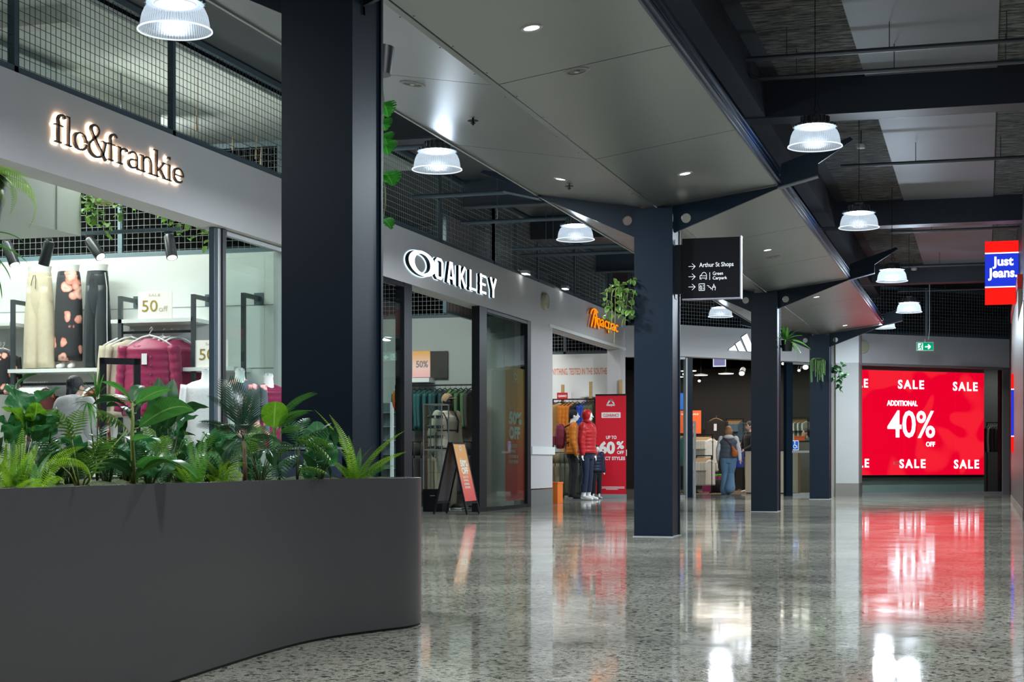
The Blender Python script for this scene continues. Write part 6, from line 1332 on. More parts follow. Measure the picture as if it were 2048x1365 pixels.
def loopwall(P, Q, z0, z1, mb):
    n = len(P); vs = [(p.x,p.y,z0) for p in P]+[(p.x,p.y,z1) for p in P]+[(p.x,p.y,z0) for p in Q]+[(p.x,p.y,z1) for p in Q]; fs = []
    for i in range(n):
        j = (i+1)%n; fs += [(i,j,n+j,n+i),(2*n+i,3*n+i,3*n+j,2*n+j),(n+i,n+j,3*n+j,3*n+i),(i,2*n+i,2*n+j,j)]
    return mb.add(vs, fs)
mb = loopwall(OUT, INN, .012, PT, MB()); mb.build('shell', pl_mat(), t, smooth=40)
mb = loopwall(inset(OUT,.006), INN, 0, .012, MB()); mb.build('base_shadow_gap', M_black, t)
mb = MB(); mb.prism([(p.x,p.y) for p in inset(OUT,.023)], .45, .655); mb.build('soil', mat('soil', (.03,.022,.015), .9), t)
# moss
def inside(x, y):
    c = False; P = INN; n = len(P)
    for i in range(n):
        a, b = P[i], P[i-1]
        if (a.y > y) != (b.y > y) and x < (b.x-a.x)*(y-a.y)/(b.y-a.y)+a.x: c = not c
    return c
from mathutils import noise as NZ
mb = MB(); st = .03; ny = int(6.6/st); nx = int(1.9/st); idx = {}
for i in range(nx):
    for j in range(ny):
        x, y = -4.55+i*st, 1.3+j*st
        if y > 3.4 and inside(x+.03, y+.03) and inside(x-.03, y-.03) and inside(x-.03, y+.03) and inside(x+.03, y-.03):
            idx[(i,j)] = len(mb.v); h = NZ.noise(Vector((x*5, y*5, 0)))*.025+NZ.noise(Vector((x*19, y*19, 2)))*.016+NZ.noise(Vector((x*45, y*45, 5)))*.009
            mb.v.append(Vector((x, y, .708+h)))
for (i,j), a in list(idx.items()):
    if (i+1,j) in idx and (i,j+1) in idx and (i+1,j+1) in idx: mb.f.append((a, idx[(i+1,j)], idx[(i+1,j+1)], idx[(i,j+1)]))
M_moss = mat('moss_green', (.055,.07,.02), .95, bump=1, bscale=130, noise=.6, nscale=60)
o = mb.build('moss', M_moss, None, smooth=1); tag(o, 'rough yellow-green moss bed filling the top of the dark planter', 'moss', kind='stuff')
t = thing('column_upstand', 'low blue-grey steel upstand with a pale rim between planter and near column', 'steel upstand', (onY(612, HZ, 7.84).x, 7.86, 0)); a = onY(546,895,7.84); b = onY(677,895,7.84)
MB().box(a.x, b.x, 7.82, 7.89, 0, a.z-.012).build('upstand_panel', mat('upstand_blue', (.03,.045,.075), .4), t); MB().box(a.x-.01, b.x+.005, 7.81, 7.90, a.z-.012, a.z).build('upstand_rim', mat('upstand_rim', (.25,.27,.3), .4), t)
# ---------------------------------------------------------------- leaves
def leaf_mat(name, c, vein=(.35,.45,.15), rough=.32, tl=.35, veins=14, vs=.5, var=.25, edge=None):
    if name in MATS: return MATS[name]
    m = bpy.data.materials.new(name); MATS[name] = m; m.use_nodes = True; nt = m.node_tree; L = nt.links.new; b = nt.nodes['Principled BSDF']; out = nt.nodes['Material Output']
    uv = nt.nodes.new('ShaderNodeUVMap'); sp = nt.nodes.new('ShaderNodeSeparateXYZ'); L(uv.outputs[0], sp.inputs[0])
    def M(op, a, b2=None, c2=None):
        q = nt.nodes.new('ShaderNodeMath'); q.operation = op
        for i, x in enumerate((a, b2, c2)):
            if x is None: continue
            if isinstance(x, (int, float)): q.inputs[i].default_value = x
            else: L(x, q.inputs[i])
        return q.outputs[0]
    ax = M('ABSOLUTE', M('SUBTRACT', sp.outputs[0], .5)); mid = M('LESS_THAN', ax, .03)
    sv = M('SINE', M('MULTIPLY', M('SUBTRACT', sp.outputs[1], M('MULTIPLY', ax, .5)), veins*6.283)); side = M('MULTIPLY', M('POWER', M('MAXIMUM', sv, 0.0), 8.0), vs)
    f = M('MAXIMUM', mid, side)
    tc = nt.nodes.new('ShaderNodeTexCoord'); n = nt.nodes.new('ShaderNodeTexNoise'); n.inputs['Scale'].default_value = 9; L(tc.outputs['Object'], n.inputs[0])
    oi = nt.nodes.new('ShaderNodeObjectInfo'); hs = nt.nodes.new('ShaderNodeHueSaturation'); hs.inputs['Color'].default_value = (*c, 1)
    vv = M('ADD', M('MULTIPLY', oi.outputs['Random'], var*1.6), M('ADD', M('MULTIPLY', n.outputs['Fac'], .5), .75-var*.8)); L(vv, hs.inputs['Value'])
    mx = nt.nodes.new('ShaderNodeMix'); mx.data_type = 'RGBA'; L(f, mx.inputs[0]); L(hs.outputs[0], mx.inputs[6]); mx.inputs[7].default_value = (*vein, 1)
    col = mx.outputs[2]
    if edge:
        me2 = nt.nodes.new('ShaderNodeMix'); me2.data_type = 'RGBA'; L(M('MULTIPLY', M('GREATER_THAN', M('ADD', ax, M('MULTIPLY', n.outputs['Fac'], .3)), .36), .8), me2.inputs[0]); L(col, me2.inputs[6]); me2.inputs[7].default_value = (*edge, 1); col = me2.outputs[2]
    L(col, b.inputs['Base Color']); b.inputs['Roughness'].default_value = rough
    tr = nt.nodes.new('ShaderNodeBsdfTranslucent'); L(col, tr.inputs[0]); ms = nt.nodes.new('ShaderNodeMixShader'); ms.inputs[0].default_value = tl; L(b.outputs[0], ms.inputs[1]); L(tr.outputs[0], ms.inputs[2]); L(ms.outputs[0], out.inputs[0])
    return m
def arcp(v, arch): return Vector((0, v, 4*arch*v*(1-v)))
def blade_mb(W, prof, arch=.15, fold=.12, wave=0, nu=6, nv=14):
    """leaf blade from the origin to (0,1,0); prof(v) gives the half-width factor"""
    def fn(u, v):
        s = (u-.5)*2; w = W/2*prof(v); p = arcp(v, arch); return (s*w, p.y, p.z+abs(s)*w*fold*2+wave*math.sin(v*17+s*3)*abs(s)*w)
    mb = MB(); mb.grid(fn, nu, nv); return mb
ell = lambda v: math.sin(math.pi*min(1, max(0, v))**.85)**.75 if 0 < v < 1 else 0
def heart(v): return 0 if v >= 1 else (max(0, math.sin(math.pi*(v*.78+.22)))**.6)*(1 if v > .06 else .75)
strapf = lambda v: (min(1, v*6)**.5)*max(0, (1-v))**.45
def pinnate_mb(n, Lf, Wf, arch=.2, ang=62, droop=.15, start=.08, taper=None, rad=.006, prof=ell, nv=4, lift=.0):
    """frond: a rachis from the origin to (0,1,0) with pairs of leaflets; drawn as one leaf"""
    taper = taper or (lambda v: math.sin(math.pi*(.12+.86*v))**.6)
    mb = MB(); mb.tube([arcp(v/12, arch) for v in range(13)], [rad*(1-.8*v/12) for v in range(13)], 5)
    for i in range(n):
        v = start+(1-start)*i/n; b = arcp(v, arch); d = (arcp(min(1, v+.02), arch)-arcp(v, arch)).normalized(); Ln = Lf*taper(v); W = Wf*(.5+.5*taper(v))
        for s in (-1, 1):
            a = math.radians(ang-12*v); dd = (Vector((s*math.sin(a), 0, 0))+d*math.cos(a)); dd.normalize(); nn = dd.cross(d)*s; nn.normalize(); sd = nn.cross(dd)
            if nn.z < 0: nn = -nn
            vs = []; uv = []
            for k in range(nv+1):
                t = k/nv; w = W/2*(prof(t) if 0 < t < 1 else (.35 if t == 0 else .02)); c = b+dd*Ln*t+Vector((0,0,-droop*Ln*t*t+lift*Ln*t))
                vs += [c-sd*w, c+sd*w]; uv += [(.1, t), (.9, t)]
            mb.add(vs, [(2*k, 2*k+1, 2*k+3, 2*k+2) for k in range(nv)], 0, uv)
    return mb
def comb_mb(arch=.12):
    """split philodendron leaf: broad lobes running to a midrib"""
    return pinnate_mb(11, .42, .075, arch, 68, .25, .02, lambda v: (math.sin(math.pi*(.16+.80*v))**.7), .010, strapf, 5)
PR = {}
def proto(nm, mb, m, sm=1):
    PR[nm] = mb.mesh(nm, m, sm)
G_dark = leaf_mat('leaf_dark', (.022,.095,.028), (.05,.13,.04), .42, .2); G_mid = leaf_mat('leaf_mid', (.06,.22,.03), (.14,.28,.06), .32, .35)
G_ficus = leaf_mat('leaf_ficus', (.06,.24,.04), (.22,.36,.10), .26, .4, 16, .25); G_fern = leaf_mat('leaf_fern', (.24,.46,.02), (.35,.55,.06), .45, .45, 6, .2); G_fern2 = leaf_mat('leaf_fern_deep', (.10,.30,.03), (.1,.3,.04), .45, .4, 6, .2)
G_taro = leaf_mat('leaf_taro', (.035,.17,.05), (.08,.20,.09), .42, .3, 7, .45); G_palm = leaf_mat('leaf_palm', (.012,.045,.022), (.03,.08,.03), .3, .15, 3, .2); G_palm2 = leaf_mat('leaf_parlour', (.06,.19,.02), (.1,.28,.04), .35, .35, 3, .2)
G_phil = leaf_mat('leaf_philodendron', (.07,.20,.02), (.40,.48,.10), .32, .3, 3, .2); G_lime = leaf_mat('leaf_lime', (.14,.34,.015), (.2,.42,.06), .35, .5, 8, .3); G_poth = leaf_mat('leaf_pothos', (.05,.16,.018), (.25,.42,.10), .3, .35, 5, .5, edge=(.22,.34,.09)); G_ivy = leaf_mat('leaf_ivy', (.16,.32,.06), (.2,.3,.1), .5, .4, 4, .3)
M_stem = mat('stem_green', (.20,.24,.06), .5, noise=.3, nscale=30); M_stemk = mat('stem_dark', (.04,.07,.02), .5); M_pot = mat('pot_black', (.012,.012,.013), .35)
proto('ficus', blade_mb(.40, ell, .12, .10), G_ficus); proto('ficus_low', blade_mb(.36, ell, .22, .10), G_ficus); proto('ficus_dark', blade_mb(.42, ell, .14, .15), G_dark)
proto('taro', blade_mb(.80, heart, .16, .10, .25, 8, 16), G_taro); proto('taro_lime', blade_mb(.75, heart, .2, .12, .25, 8, 16), G_lime); proto('broad_dark', blade_mb(.45, ell, .18, .18, .1, 6, 14), G_dark)
proto('strap', blade_mb(.11, strapf, .10, .3, 0, 2, 12), G_mid); proto('strap_dark', blade_mb(.10, strapf, .10, .3, 0, 2, 12), G_palm); proto('comb', comb_mb(), G_phil, 0); proto('comb_dark', comb_mb(.2), G_dark, 0)
FT = lambda v: min(1, .35+v*4)*(1-v**3.2)+.03
proto('fern', pinnate_mb(38, .12, .018, .10, 78, .1, .04, FT, .004, ell, 3), G_fern, 0); proto('fern_arch', pinnate_mb(38, .125, .018, .30, 78, .3, .04, FT, .004, ell, 3), G_fern, 0)
proto('fern_deep', pinnate_mb(36, .12, .018, .14, 78, .2, .04, FT, .004, ell, 3), G_fern2, 0)
proto('palm', pinnate_mb(15, .42, .035, .12, 42, .25, .22, None, .007, strapf, 5), G_palm, 0); proto('palm_light', pinnate_mb(13, .40, .035, .15, 40, .2, .18, None, .006, strapf, 5), G_palm2, 0)
proto('pothos', blade_mb(.68, heart, .14, .12, .1, 4, 8), G_poth); proto('round', blade_mb(.95, lambda v: math.sqrt(max(0, 1-(2*v-1)**2)), .05, .05, .1, 8, 14), G_lime); proto('ivy', blade_mb(.75, heart, .1, .15, .2, 2, 4), G_ivy)
def mon(v): return heart(v)*(1-.38*(1 if (v*6.5) % 1 > .72 and v > .2 else 0))
proto('monstera', blade_mb(.9, mon, .12, .1, 0, 8, 44), leaf_mat('leaf_monstera', (.03,.22,.02), (.1,.35,.06), .35, .5, 5, .3))
def put_leaf(pr, parent, a, b, roll=0, nm='leaf', sw=1):
    a, b = Vector(a), Vector(b); d = b-a; L = d.length; y = d/L
    up = Vector((0,0,1)) if abs(y.z) < .93 else (O-a).normalized()
    x = y.cross(up).normalized(); z = x.cross(y); M = Matrix((x, y, z)).transposed().to_4x4() @ Matrix.Rotation(roll, 4, 'Y')
    o = bpy.data.objects.new(nm, PR[pr]); C.objects.link(o); o.parent = parent
    o.matrix_local = Matrix.Translation(a-parent.location) @ M @ Matrix.Diagonal((L*sw, L, L, 1)); return o
def stemt(parent, pts, r, m=None, nm='stem'):
    return MB().tube(pts, [r*(1-.5*i/(len(pts)-1)) for i in range(len(pts))], 7).build(nm, m or M_stem, parent, smooth=1)
def plant(name, lab, px, zcd, grp='plants in the long planter', cat='plant'):
    p = at(px, HZ, zcd); return thing(name, lab, cat, (p.x, p.y, .67), group=grp)
# rubber plant
t = plant('rubber_plant', 'rubber plant with a pale upright stem and big glossy oval leaves', 266, 5.72); z0 = 5.72; stp = [at(266,968,z0), at(266.5,930,z0), at(264,880,z0), at(265.5,840,z0), at(264.5,806,z0)]
stemt(t, stp, .0095)
for i, (a, b, dz, pr, r) in enumerate([((261,802),(202,764),0,'ficus',.5),((271,810),(342,779),-.05,'ficus',-.6),((273,826),(327,799),.1,'ficus_dark',-.4),((277,856),(391,824),-.12,'ficus_low',-.7),((261,820),(185,810),.05,'ficus_dark',.3),((260,838),(212,815),.1,'ficus_dark',.3),
      ((265,884),(322,888),-.1,'ficus',-.2),((262,925),(201,904),-.05,'ficus_dark',.3),((266,953),(199,927),-.1,'ficus_dark',.5),((271,935),(365,940),-.1,'ficus',-.3),((270,958),(396,959),-.14,'ficus_low',-.1),((264,806),(285,772),.1,'ficus_dark',.2),((268,862),(308,852),.12,'ficus_dark',.2),((264,808),(222,795),.12,'comb',.2),((266,890),(235,880),.1,'ficus_dark',.1)]):
    A = at(*a, z0); stemt(t, [at(265,a[1]+4,z0), A], .004, M_stem, 'petiole'); put_leaf(pr, t, A, at(*b, z0+dz), r)
def multi(name, lab, px, zcd, items, base=None, pet=True, m=None, r=.0035):
    t = plant(name, lab, px, zcd); B = Vector((t.location.x, t.location.y, .685))
    for (a, b, dz, pr, roll, *sw) in items:
        A = at(*a, zcd+dz*.5) if a else B; 
        if pet and a: md = (A+B)/2+Vector((0,0,.02)); stemt(t, [B, md, A], r, m or M_stemk, 'petiole')
        put_leaf(pr, t, A, at(*b, zcd+dz), roll, 'frond' if pr.startswith(('fern','palm')) else 'leaf', *(sw or [1]))
    return t
multi('elephant_ear', 'large wavy-leaved plant at the picture edge with broad deep green leaves', 40, 5.45, [((42,862),(15,768),.1,'taro',.2),((58,868),(122,776),.1,'taro',-.3),((50,872),(2,815),-.05,'taro_lime',.3),((62,868),(73,805),-.1,'taro_lime',-.5,.8),((66,880),(118,835),-.05,'taro',-.4),((30,800),(76,749),.15,'broad_dark',-.4),((36,880),(-25,840),0,'taro',.3),((80,885),(98,850),-.1,'taro',0),((30,890),(10,850),-.15,'taro',0),((100,890),(140,842),.1,'broad_dark',-.2),((90,880),(108,822),.2,'taro',-.3)])
multi('fan_palm', 'narrow-leaved fan palm behind the rubber plant, leaves spread like fingers', 196, 6.1, [((194,796),b,0,'strap',r) for b, r in (((173,744),.2),((199,738),0),((222,768),-.2),((146,781),.3),((158,762),.2),((232,790),-.3),((226,806),-.2),((150,800),.3),((186,742),.1),((208,748),-.1))]+[((176,806),b,-.1,'strap',r) for b, r in (((166,846),.2),((192,858),0),((140,812),.3),((182,862),0),((205,845),-.2),((152,830),.2))])
multi('philodendron', 'split-leaf philodendron between the elephant ear and rubber plant', 160, 5.5, [((144,880),(100,817),-.1,'comb',.3),((143,878),(162,820),-.1,'comb',-.1),((255,860),(190,828),.1,'comb',.6),((180,950),(217,873),-.1,'comb',-.2),((180,952),(160,905),-.1,'comb',.3),((225,900),(178,868),0,'comb',.2),((130,905),(95,880),0,'comb',.3),((120,930),(145,890),-.1,'comb',0),((200,880),(240,842),.15,'comb_dark',-.2)], m=M_stem)
multi('boston_fern', 'bright yellow-green fern at the picture edge, fronds arching over the planter rim', 25, 5.0, [(None,(45,855),0,'fern',.2),(None,(12,878),0,'fern',0),(None,(76,890),-.1,'fern',-.4),(None,(0,905),-.1,'fern',.3),(None,(-30,890),0,'fern',.3),(None,(28,880),.1,'fern_deep',0),(None,(60,915),-.1,'fern_deep',-.2),(None,(-12,940),-.2,'fern',.4),(None,(85,960),-.15,'fern',-.5)])
multi('boston_fern', 'bright fern in front of the philodendron with one long arching frond', 72, 5.15, [(None,(172,893),0,'fern_arch',-.8),((100,925),(181,973),-.15,'fern_arch',-.9),(None,(128,966),-.1,'fern_arch',-.6),(None,(84,973),-.2,'fern',-.3),(None,(110,900),.1,'fern_deep',-.3),(None,(50,905),.1,'fern_deep',.3),(None,(140,920),.05,'fern',-.5)], pet=False)
multi('broadleaf_plant', 'dark broad-leaved plant behind the rubber plant, in front of burgundy jackets', 335, 6.35, [((310,862),(317,755),0,'broad_dark',.2),((336,858),(347,758),0,'broad_dark',-.2),((350,845),(419,816),-.05,'broad_dark',-.5),((355,870),(398,832),.05,'taro',-.3),((320,878),(300,842),0,'broad_dark',.3),((345,890),(392,872),.1,'broad_dark',-.3),((325,885),(340,840),.05,'broad_dark',0),((315,880),(290,820),.1,'broad_dark',.3),((365,880),(375,835),.1,'broad_dark',-.1),((340,880),(318,850),.1,'taro',.1)])
multi('boston_fern', 'mid green fern right of the rubber plant, upright fronds', 392, 6.3, [(None,(364,856),.1,'fern_deep',.2),(None,(312,893),0,'fern_deep',.5),(None,(409,862),.05,'fern_deep',0),(None,(345,925),-.1,'fern',.5),(None,(380,905),0,'fern_deep',0),(None,(425,895),0,'fern_deep',-.3),(None,(330,940),-.1,'fern_deep',.5)])
multi('boston_fern', 'low bright green fern in front of the dark palm', 445, 6.62, [(None,(451,906),-.1,'fern',.2),(None,(495,928),-.1,'fern_arch',-.4),(None,(404,915),-.1,'fern',.3),(None,(476,915),0,'fern_arch',-.4),(None,(432,965),-.2,'fern',.4),(None,(478,965),-.2,'fern_arch',-.5),(None,(410,950),-.15,'fern',.5),(None,(420,890),.1,'fern_deep',.2)])
t = multi('palm', 'dark feathery palm in the middle of the planter, before the flowered bust form', 489, 6.75, [((486,882),b,dz,'palm',r) for b, dz, r in (((456,760),0,.2),((424,792),0,.3),((402,845),-.1,.5),((509,782),0,-.2),((522,830),0,-.3),((560,880),-.1,-.4),((412,905),-.1,.5),((480,790),.2,0),((440,850),-.3,.3),((540,905),-.2,-.4),((455,920),-.35,.4),((500,850),-.3,-.2))], pet=False)
stemt(t, [Vector((t.location.x, t.location.y, .66)), at(490,930,6.75), at(487,880,6.75)], .012, mat('palm_stem', (.10,.05,.02), .7))
multi('parlour_palm', 'light green palm and round leaf leaning across the near column', 560, 7.25, [((548,872),(624,786),0,'palm_light',-.2),((550,872),(608,822),-.1,'palm_light',-.3),((552,876),(604,856),-.1,'palm_light',-.4),((562,842),(628,823),0,'strap',-.2,2),((548,856),(551,803),-.1,'round',0),((552,872),(540,830),.1,'palm_light',.2)], m=M_stemk)
multi('philodendron', 'dark comb-leaved philodendron right of the feathery palm', 594, 7.3, [((594,890),(541,924),-.1,'comb',.4),((594,880),(664,922),-.1,'comb',-.4),((594,878),(668,893),0,'comb',-.3),((594,885),(578,840),0,'comb_dark',.1),((594,930),(523,950),-.1,'comb_dark',.4),((600,940),(657,949),-.15,'comb',-.3),((598,890),(611,836),.1,'comb_dark',-.1),((600,892),(664,866),.1,'comb_dark',-.4),((590,900),(555,890),.1,'comb_dark',.4),((592,910),(560,960),-.2,'comb_dark',.2),((600,900),(640,880),.2,'comb_dark',-.2)])
multi('boston_fern', 'tall fern at the round end of the planter with long spreading fronds', 710, 7.64, [(None,(629,820),0,'fern',.25),(None,(658,829),.1,'fern',.1),(None,(697,871),-.05,'fern',0),(None,(721,895),0,'fern_deep',0),(None,(750,890),0,'fern_deep',-.1),(None,(810,862),0,'fern',-.3),(None,(814,904),-.05,'fern',-.4),(None,(792,932),-.1,'fern_deep',-.5),(None,(652,915),-.1,'fern',.4),(None,(775,895),.1,'fern_deep',-.2),(None,(640,870),.1,'fern_deep',.3),(None,(680,930),-.1,'fern_deep',.4)], pet=False)
# filler foliage low in the bed: individual small leafy plants
rr = random.Random(3)
spots = [(140,5.9),(215,6.2),(300,6.0),(360,6.6),(420,6.7),(520,6.95),(640,7.5),(-20,5.6),(90,5.9),(250,6.5),(330,6.9),(450,7.2)]
desc = ['behind the arching fern frond','behind the fan palm','under the rubber plant leaves','behind the broad dark leaves','behind the dark palm base','beside the dark palm stem','between philodendron and end fern','beyond the picture edge','under the elephant ear','deep behind the rubber plant','deep behind the broad leaves','deep behind the dark palm']
for k, (px, zc_) in enumerate(spots):
    items = []
    for j in range(20):
        a = px+rr.uniform(-32, 32); yb = 924+.12*FPX/zc_*.9; hh_ = rr.uniform(8, 80); b = (a+rr.uniform(-38, 38), yb-hh_-rr.uniform(20, 48)-(8 if zc_ > 6.4 else 0)); items.append(((a, yb-hh_), b, rr.uniform(-.2,.2), rr.choice(['comb_dark','broad_dark','ficus_dark','comb','strap','taro']), rr.uniform(-.5,.5)))
    multi('leafy_plant', f'low dark leafy plant {desc[k]}', px, zc_, items)
# ---------------------------------------------------------------- hanging plants
def hung(name, lab, loc, cat='hanging plant'): return thing(name, lab, cat, loc, group='hanging plants')
p = at(-42, 352, 8.0); t = hung('hanging_fern', 'bright fern fronds reaching in at the picture edge below the shop lettering', p)
o = MB().lathe([(0,-.22),(.10,-.22),(.13,-.05),(.14,0),(.12,0),(0,-.03)], p, 20).build('pot', M_pot, t, smooth=40); MB().cyl(p, (p.x,p.y,CEIL), .004, 5).build('cord', M_black, t)
for b, pr, r in (((64,358),'fern',-.4),((40,371),'fern',-.5),((57,457),'fern_arch',-.9),((30,399),'fern',-.6),((8,415),'fern',-.3),((20,430),'fern_arch',-.5),((-10,420),'fern',.2),((30,345),'fern',-.3)): put_leaf(pr, t, at(-30 if b[1] < 440 else -5, 345, 8.0), at(*b, 7.9), r, 'frond', 1.6)
p = at(-50, 520, 8.4); t = hung('hanging_spider_plant', 'long thin arching strap leaves at the picture edge above the planter', p)
MB().lathe([(0,-.2),(.09,-.2),(.12,-.05),(.13,0),(.11,0),(0,-.03)], p, 20).build('pot', M_pot, t, smooth=40); MB().cyl(p, (p.x,p.y,CEIL), .004, 5).build('cord', M_black, t)
for a, b, r in (((-35,470),(49,485),0),((-40,490),(58,530),-.3),((-40,500),(22,562),-.3),((-45,500),(4,600),-.2),((-40,480),(20,510),-.2),((-45,510),(-8,590),0)): put_leaf('strap', t, at(*a, 8.4), at(*b, 8.3), r, 'leaf', .55)
def wallpot(lab, name, px0, px1, py0, py1, zcd, dx):
    p = at((px0+px1)/2, py1, zcd); z1 = at(px0, py0, zcd).z; r = (px1-px0)/2*zcd/FPX; t = hung(name, lab, p)
    MB().lathe([(0,0),(r*.8,0),(r,(z1-p.z)*.95),(r*1.06,z1-p.z),(r*.9,z1-p.z),(0,(z1-p.z)*.8)], p, 24).build('pot', M_pot, t, smooth=40)
    MB().box(min(p.x, p.x+dx), max(p.x, p.x+dx), p.y-.015, p.y+.015, p.z+.06, p.z+.10).build('wall_bracket', M_black, t); return t, p, z1, r
# pothos on the second column
t, p, z1, r = wallpot('leafy pothos trailing from a black pot beside the second column, over the orange lettering', 'hanging_pothos', 1240, 1270, 588, 622, 17.25, .14)
rr = random.Random(11); vines = []
for (ex, ey) in ((1228,692),(1222,668),(1212,640),(1244,655),(1236,640),(1250,650),(1262,625)):
    a = at(1246+rr.uniform(-8, 8), 586, 17.25); b = at(ex, ey, 17.1+rr.uniform(-.1,.1)); m1 = at(ex+4, 590, 17.1); pts = catmull([a, m1+Vector((0,0,.05)), (m1+b)/2, b], 6, False); vines.append(pts); stemt(t, pts, .005, M_stem, 'vine')
n = 0
for k in range(86):
    if k < 40: q = at(rr.uniform(1205, 1262), rr.uniform(565, 640), 17.2+rr.uniform(-.2,.12)); 
    elif k < 55: q = at(rr.uniform(1225, 1268), rr.uniform(556, 590), 17.2+rr.uniform(-.15,.12))
    else: v = rr.choice(vines); q = v[rr.randrange(len(v))]
    dirv = Vector((rr.uniform(-1,1), rr.uniform(-.8,.2), rr.uniform(-1,.35))).normalized(); put_leaf('pothos', t, q, q+dirv*rr.uniform(.055,.095), rr.uniform(-.8,.8))
# monstera behind the near column
a = at(766, 200, 9.4); t = hung('hanging_monstera', 'bright green monstera leaves trailing down behind the edge of the near column', a)
pts = catmull([at(762,150,9.4), at(768,215,9.4), at(764,300,9.4), at(771,395,9.35), at(766,440,9.4)], 6, False); stemt(t, pts, .005, M_stem, 'vine')
for q, b, sc in (((766,205),(776,235),1),((766,285),(776,310),1.2),((764,268),(774,290),1),((764,345),(786,372),1.3),((765,360),(788,350),1),((763,440),(783,459),.8),((760,240),(771,262),1)): put_leaf('monstera', t, at(*q, 9.4), at(*b, 9.3), .2, 'leaf', sc)
b_ = at(752,150,9.5); MB().box(b_.x-.20, b_.x-.17, 8.355, b_.y+.02, b_.z+.05, b_.z+.08).box(b_.x-.17, b_.x-.05, b_.y-.02, b_.y+.02, b_.z+.05, b_.z+.08).build('wall_bracket', M_black, t)
MB().lathe([(0,0),(.09,0),(.11,.16),(.10,.16),(0,.12)], at(752,150,9.5), 18).build('pot', M_pot, t, smooth=40)
# fern on the third column
t, p, z1, r = wallpot('strap-leaved fern in a black pot on the side of the third column', 'hanging_fern', 1562, 1586, 681, 703, 25.9, -.12); B = Vector((p.x, p.y, z1))
for b in ((1552,677),(1555,668),(1560,652),(1566,650),(1575,655),(1584,658),(1598,661),(1606,672),(1623,701),(1614,692),(1596,718),(1602,708),(1590,705),(1570,690),(1578,700),(1562,664),(1590,668),(1549,684)): put_leaf('strap', t, B+Vector((0,-.02,0)), at(*b, 25.7+rr.uniform(-.15,.15)), rr.uniform(-.4,.4), 'leaf', 1.3)
# trailing strings on the fourth column
t, p, z1, r = wallpot('stringy trailing plant hanging on the front of the farthest column', 'hanging_string_plant', 1626, 1648, 718, 730, 34.2, .01); MB().box(p.x-.02, p.x+.02, p.y, 34.80, p.z+.03, p.z+.07).build('rear_bracket', M_black, t)
for k in range(22):
    x = 1621+rr.uniform(0, 29); yb = rr.uniform(740, 770); s = at(1636+(x-1636)*.5, 717, 34.15); e = at(x, yb, 34.05+rr.uniform(-.1,.1)); md = at(x, 722, 34.1); q = catmull([s, md, (md+e)/2, e], 4, False); MB().tube(q, .009, 5).build('trailing_stem', mat('string_green', (.06,.14,.03), .5), t)
t, p, z1, r = wallpot('dark leafy trailing plant on the side of the farthest column', 'hanging_philodendron', 1662, 1672, 735, 747, 34.9, -.1)
for k in range(34):
    q = at(rr.uniform(1663,1690), rr.uniform(730,760), 34.8) if k < 24 else at(1680+rr.uniform(-5,6), rr.uniform(758,786), 34.8)
    dv = Vector((rr.uniform(-1,1), -.3, rr.uniform(-1,.5))).normalized(); put_leaf('ficus_dark', t, q, q+dv*.12, rr.uniform(-.8,.8), 'leaf', 1.5)
stemt(t, [at(1667,735,34.8), at(1678,745,34.8), at(1681,785,34.8)], .008, M_stemk, 'vine')
# ivy over the straw baskets
for bi, (bk, ends) in enumerate(((BK1, ((170,440),(188,450),(210,465),(240,425),(175,410),(195,432))), (BK2, ((345,465),(365,458),(330,440),(272,440),(400,480),(380,470),(352,440),(420,495))))):
    zcd = 17.3 if bi == 0 else 18.1; t = hung('trailing_ivy', ['pale green ivy trailing from the straw basket near the duct box','pale green ivy trailing from the half-hidden straw basket along the mesh'][bi], bk)
    for (ex, ey) in ends:
        a = bk+Vector((0,0,.2)); e = at(ex, ey, zcd); md = at(ex, ey-50, zcd); q = catmull([a, md+(a-md)*.4+Vector((0,0,.04)), (md+e)/2, e], 6, False); stemt(t, q, .003, M_stem, 'vine')
        for k in range(12 if bi else 16):
            c = q[rr.randrange(4, len(q))]; c = c+Vector((rr.uniform(-.05,.05), rr.uniform(-.05,.05), rr.uniform(-.05,.03))); dv = Vector((rr.uniform(-1,1), rr.uniform(-1,1), rr.uniform(-1,.3))).normalized(); put_leaf('ivy', t, c, c+dv*rr.uniform(.06,.10), 0)
# ---------------------------------------------------------------- services under the roof
M_pipe = mat('pipe_dark', (.05,.055,.065), .4, .3); M_pipeb = mat('pipe_slate', (.07,.10,.13), .4, .2)
for k, (py, dy) in enumerate(((100,0),(141,0),(232,0),(326,0),(462,0),(532,0),(566,0),(581,0))):
    zc_ = 4.05*FPX/(HZ-py); Y = (zc_-.28)/CA; x0 = [-2.3,-2.35,-2.2,-1.9,-1.6,-1.9,-2,-2][k]
    t = thing('ceiling_pipe', ['dark conduit pipe crossing nearest under the pale ceiling panels','second dark conduit pipe, bent at its canopy end','dark conduit pipe just beyond the first deep beam','dark conduit pipe before the second lamp of the row','dark conduit pipe beyond the second deep beam','dark conduit pipe level with the top of the blade sign','dark conduit pipe beyond the third lamp','farthest dark conduit pipe over the sale screen'][k], 'pipe', ((x0+.58)/2, Y, 4.85), group='conduit pipes under the roof')
    pts = [(x0,Y,4.85),(.575,Y,4.85)]
    if k == 1: pts = [(x0-.05,Y,5.1),(x0-.05,Y,4.95),(x0-.02,Y,4.88),(x0+.06,Y,4.85),(.575,Y,4.85)]
    MB().tube(pts, .024, 10).build('pipe_run', M_pipe, t, smooth=40)
    for x in (-1.9, -.9, .2):
        if x > x0: MB().cyl((x,Y,4.86),(x,Y,CEIL),.005,5).build('hanger_rod', M_pipe, t)
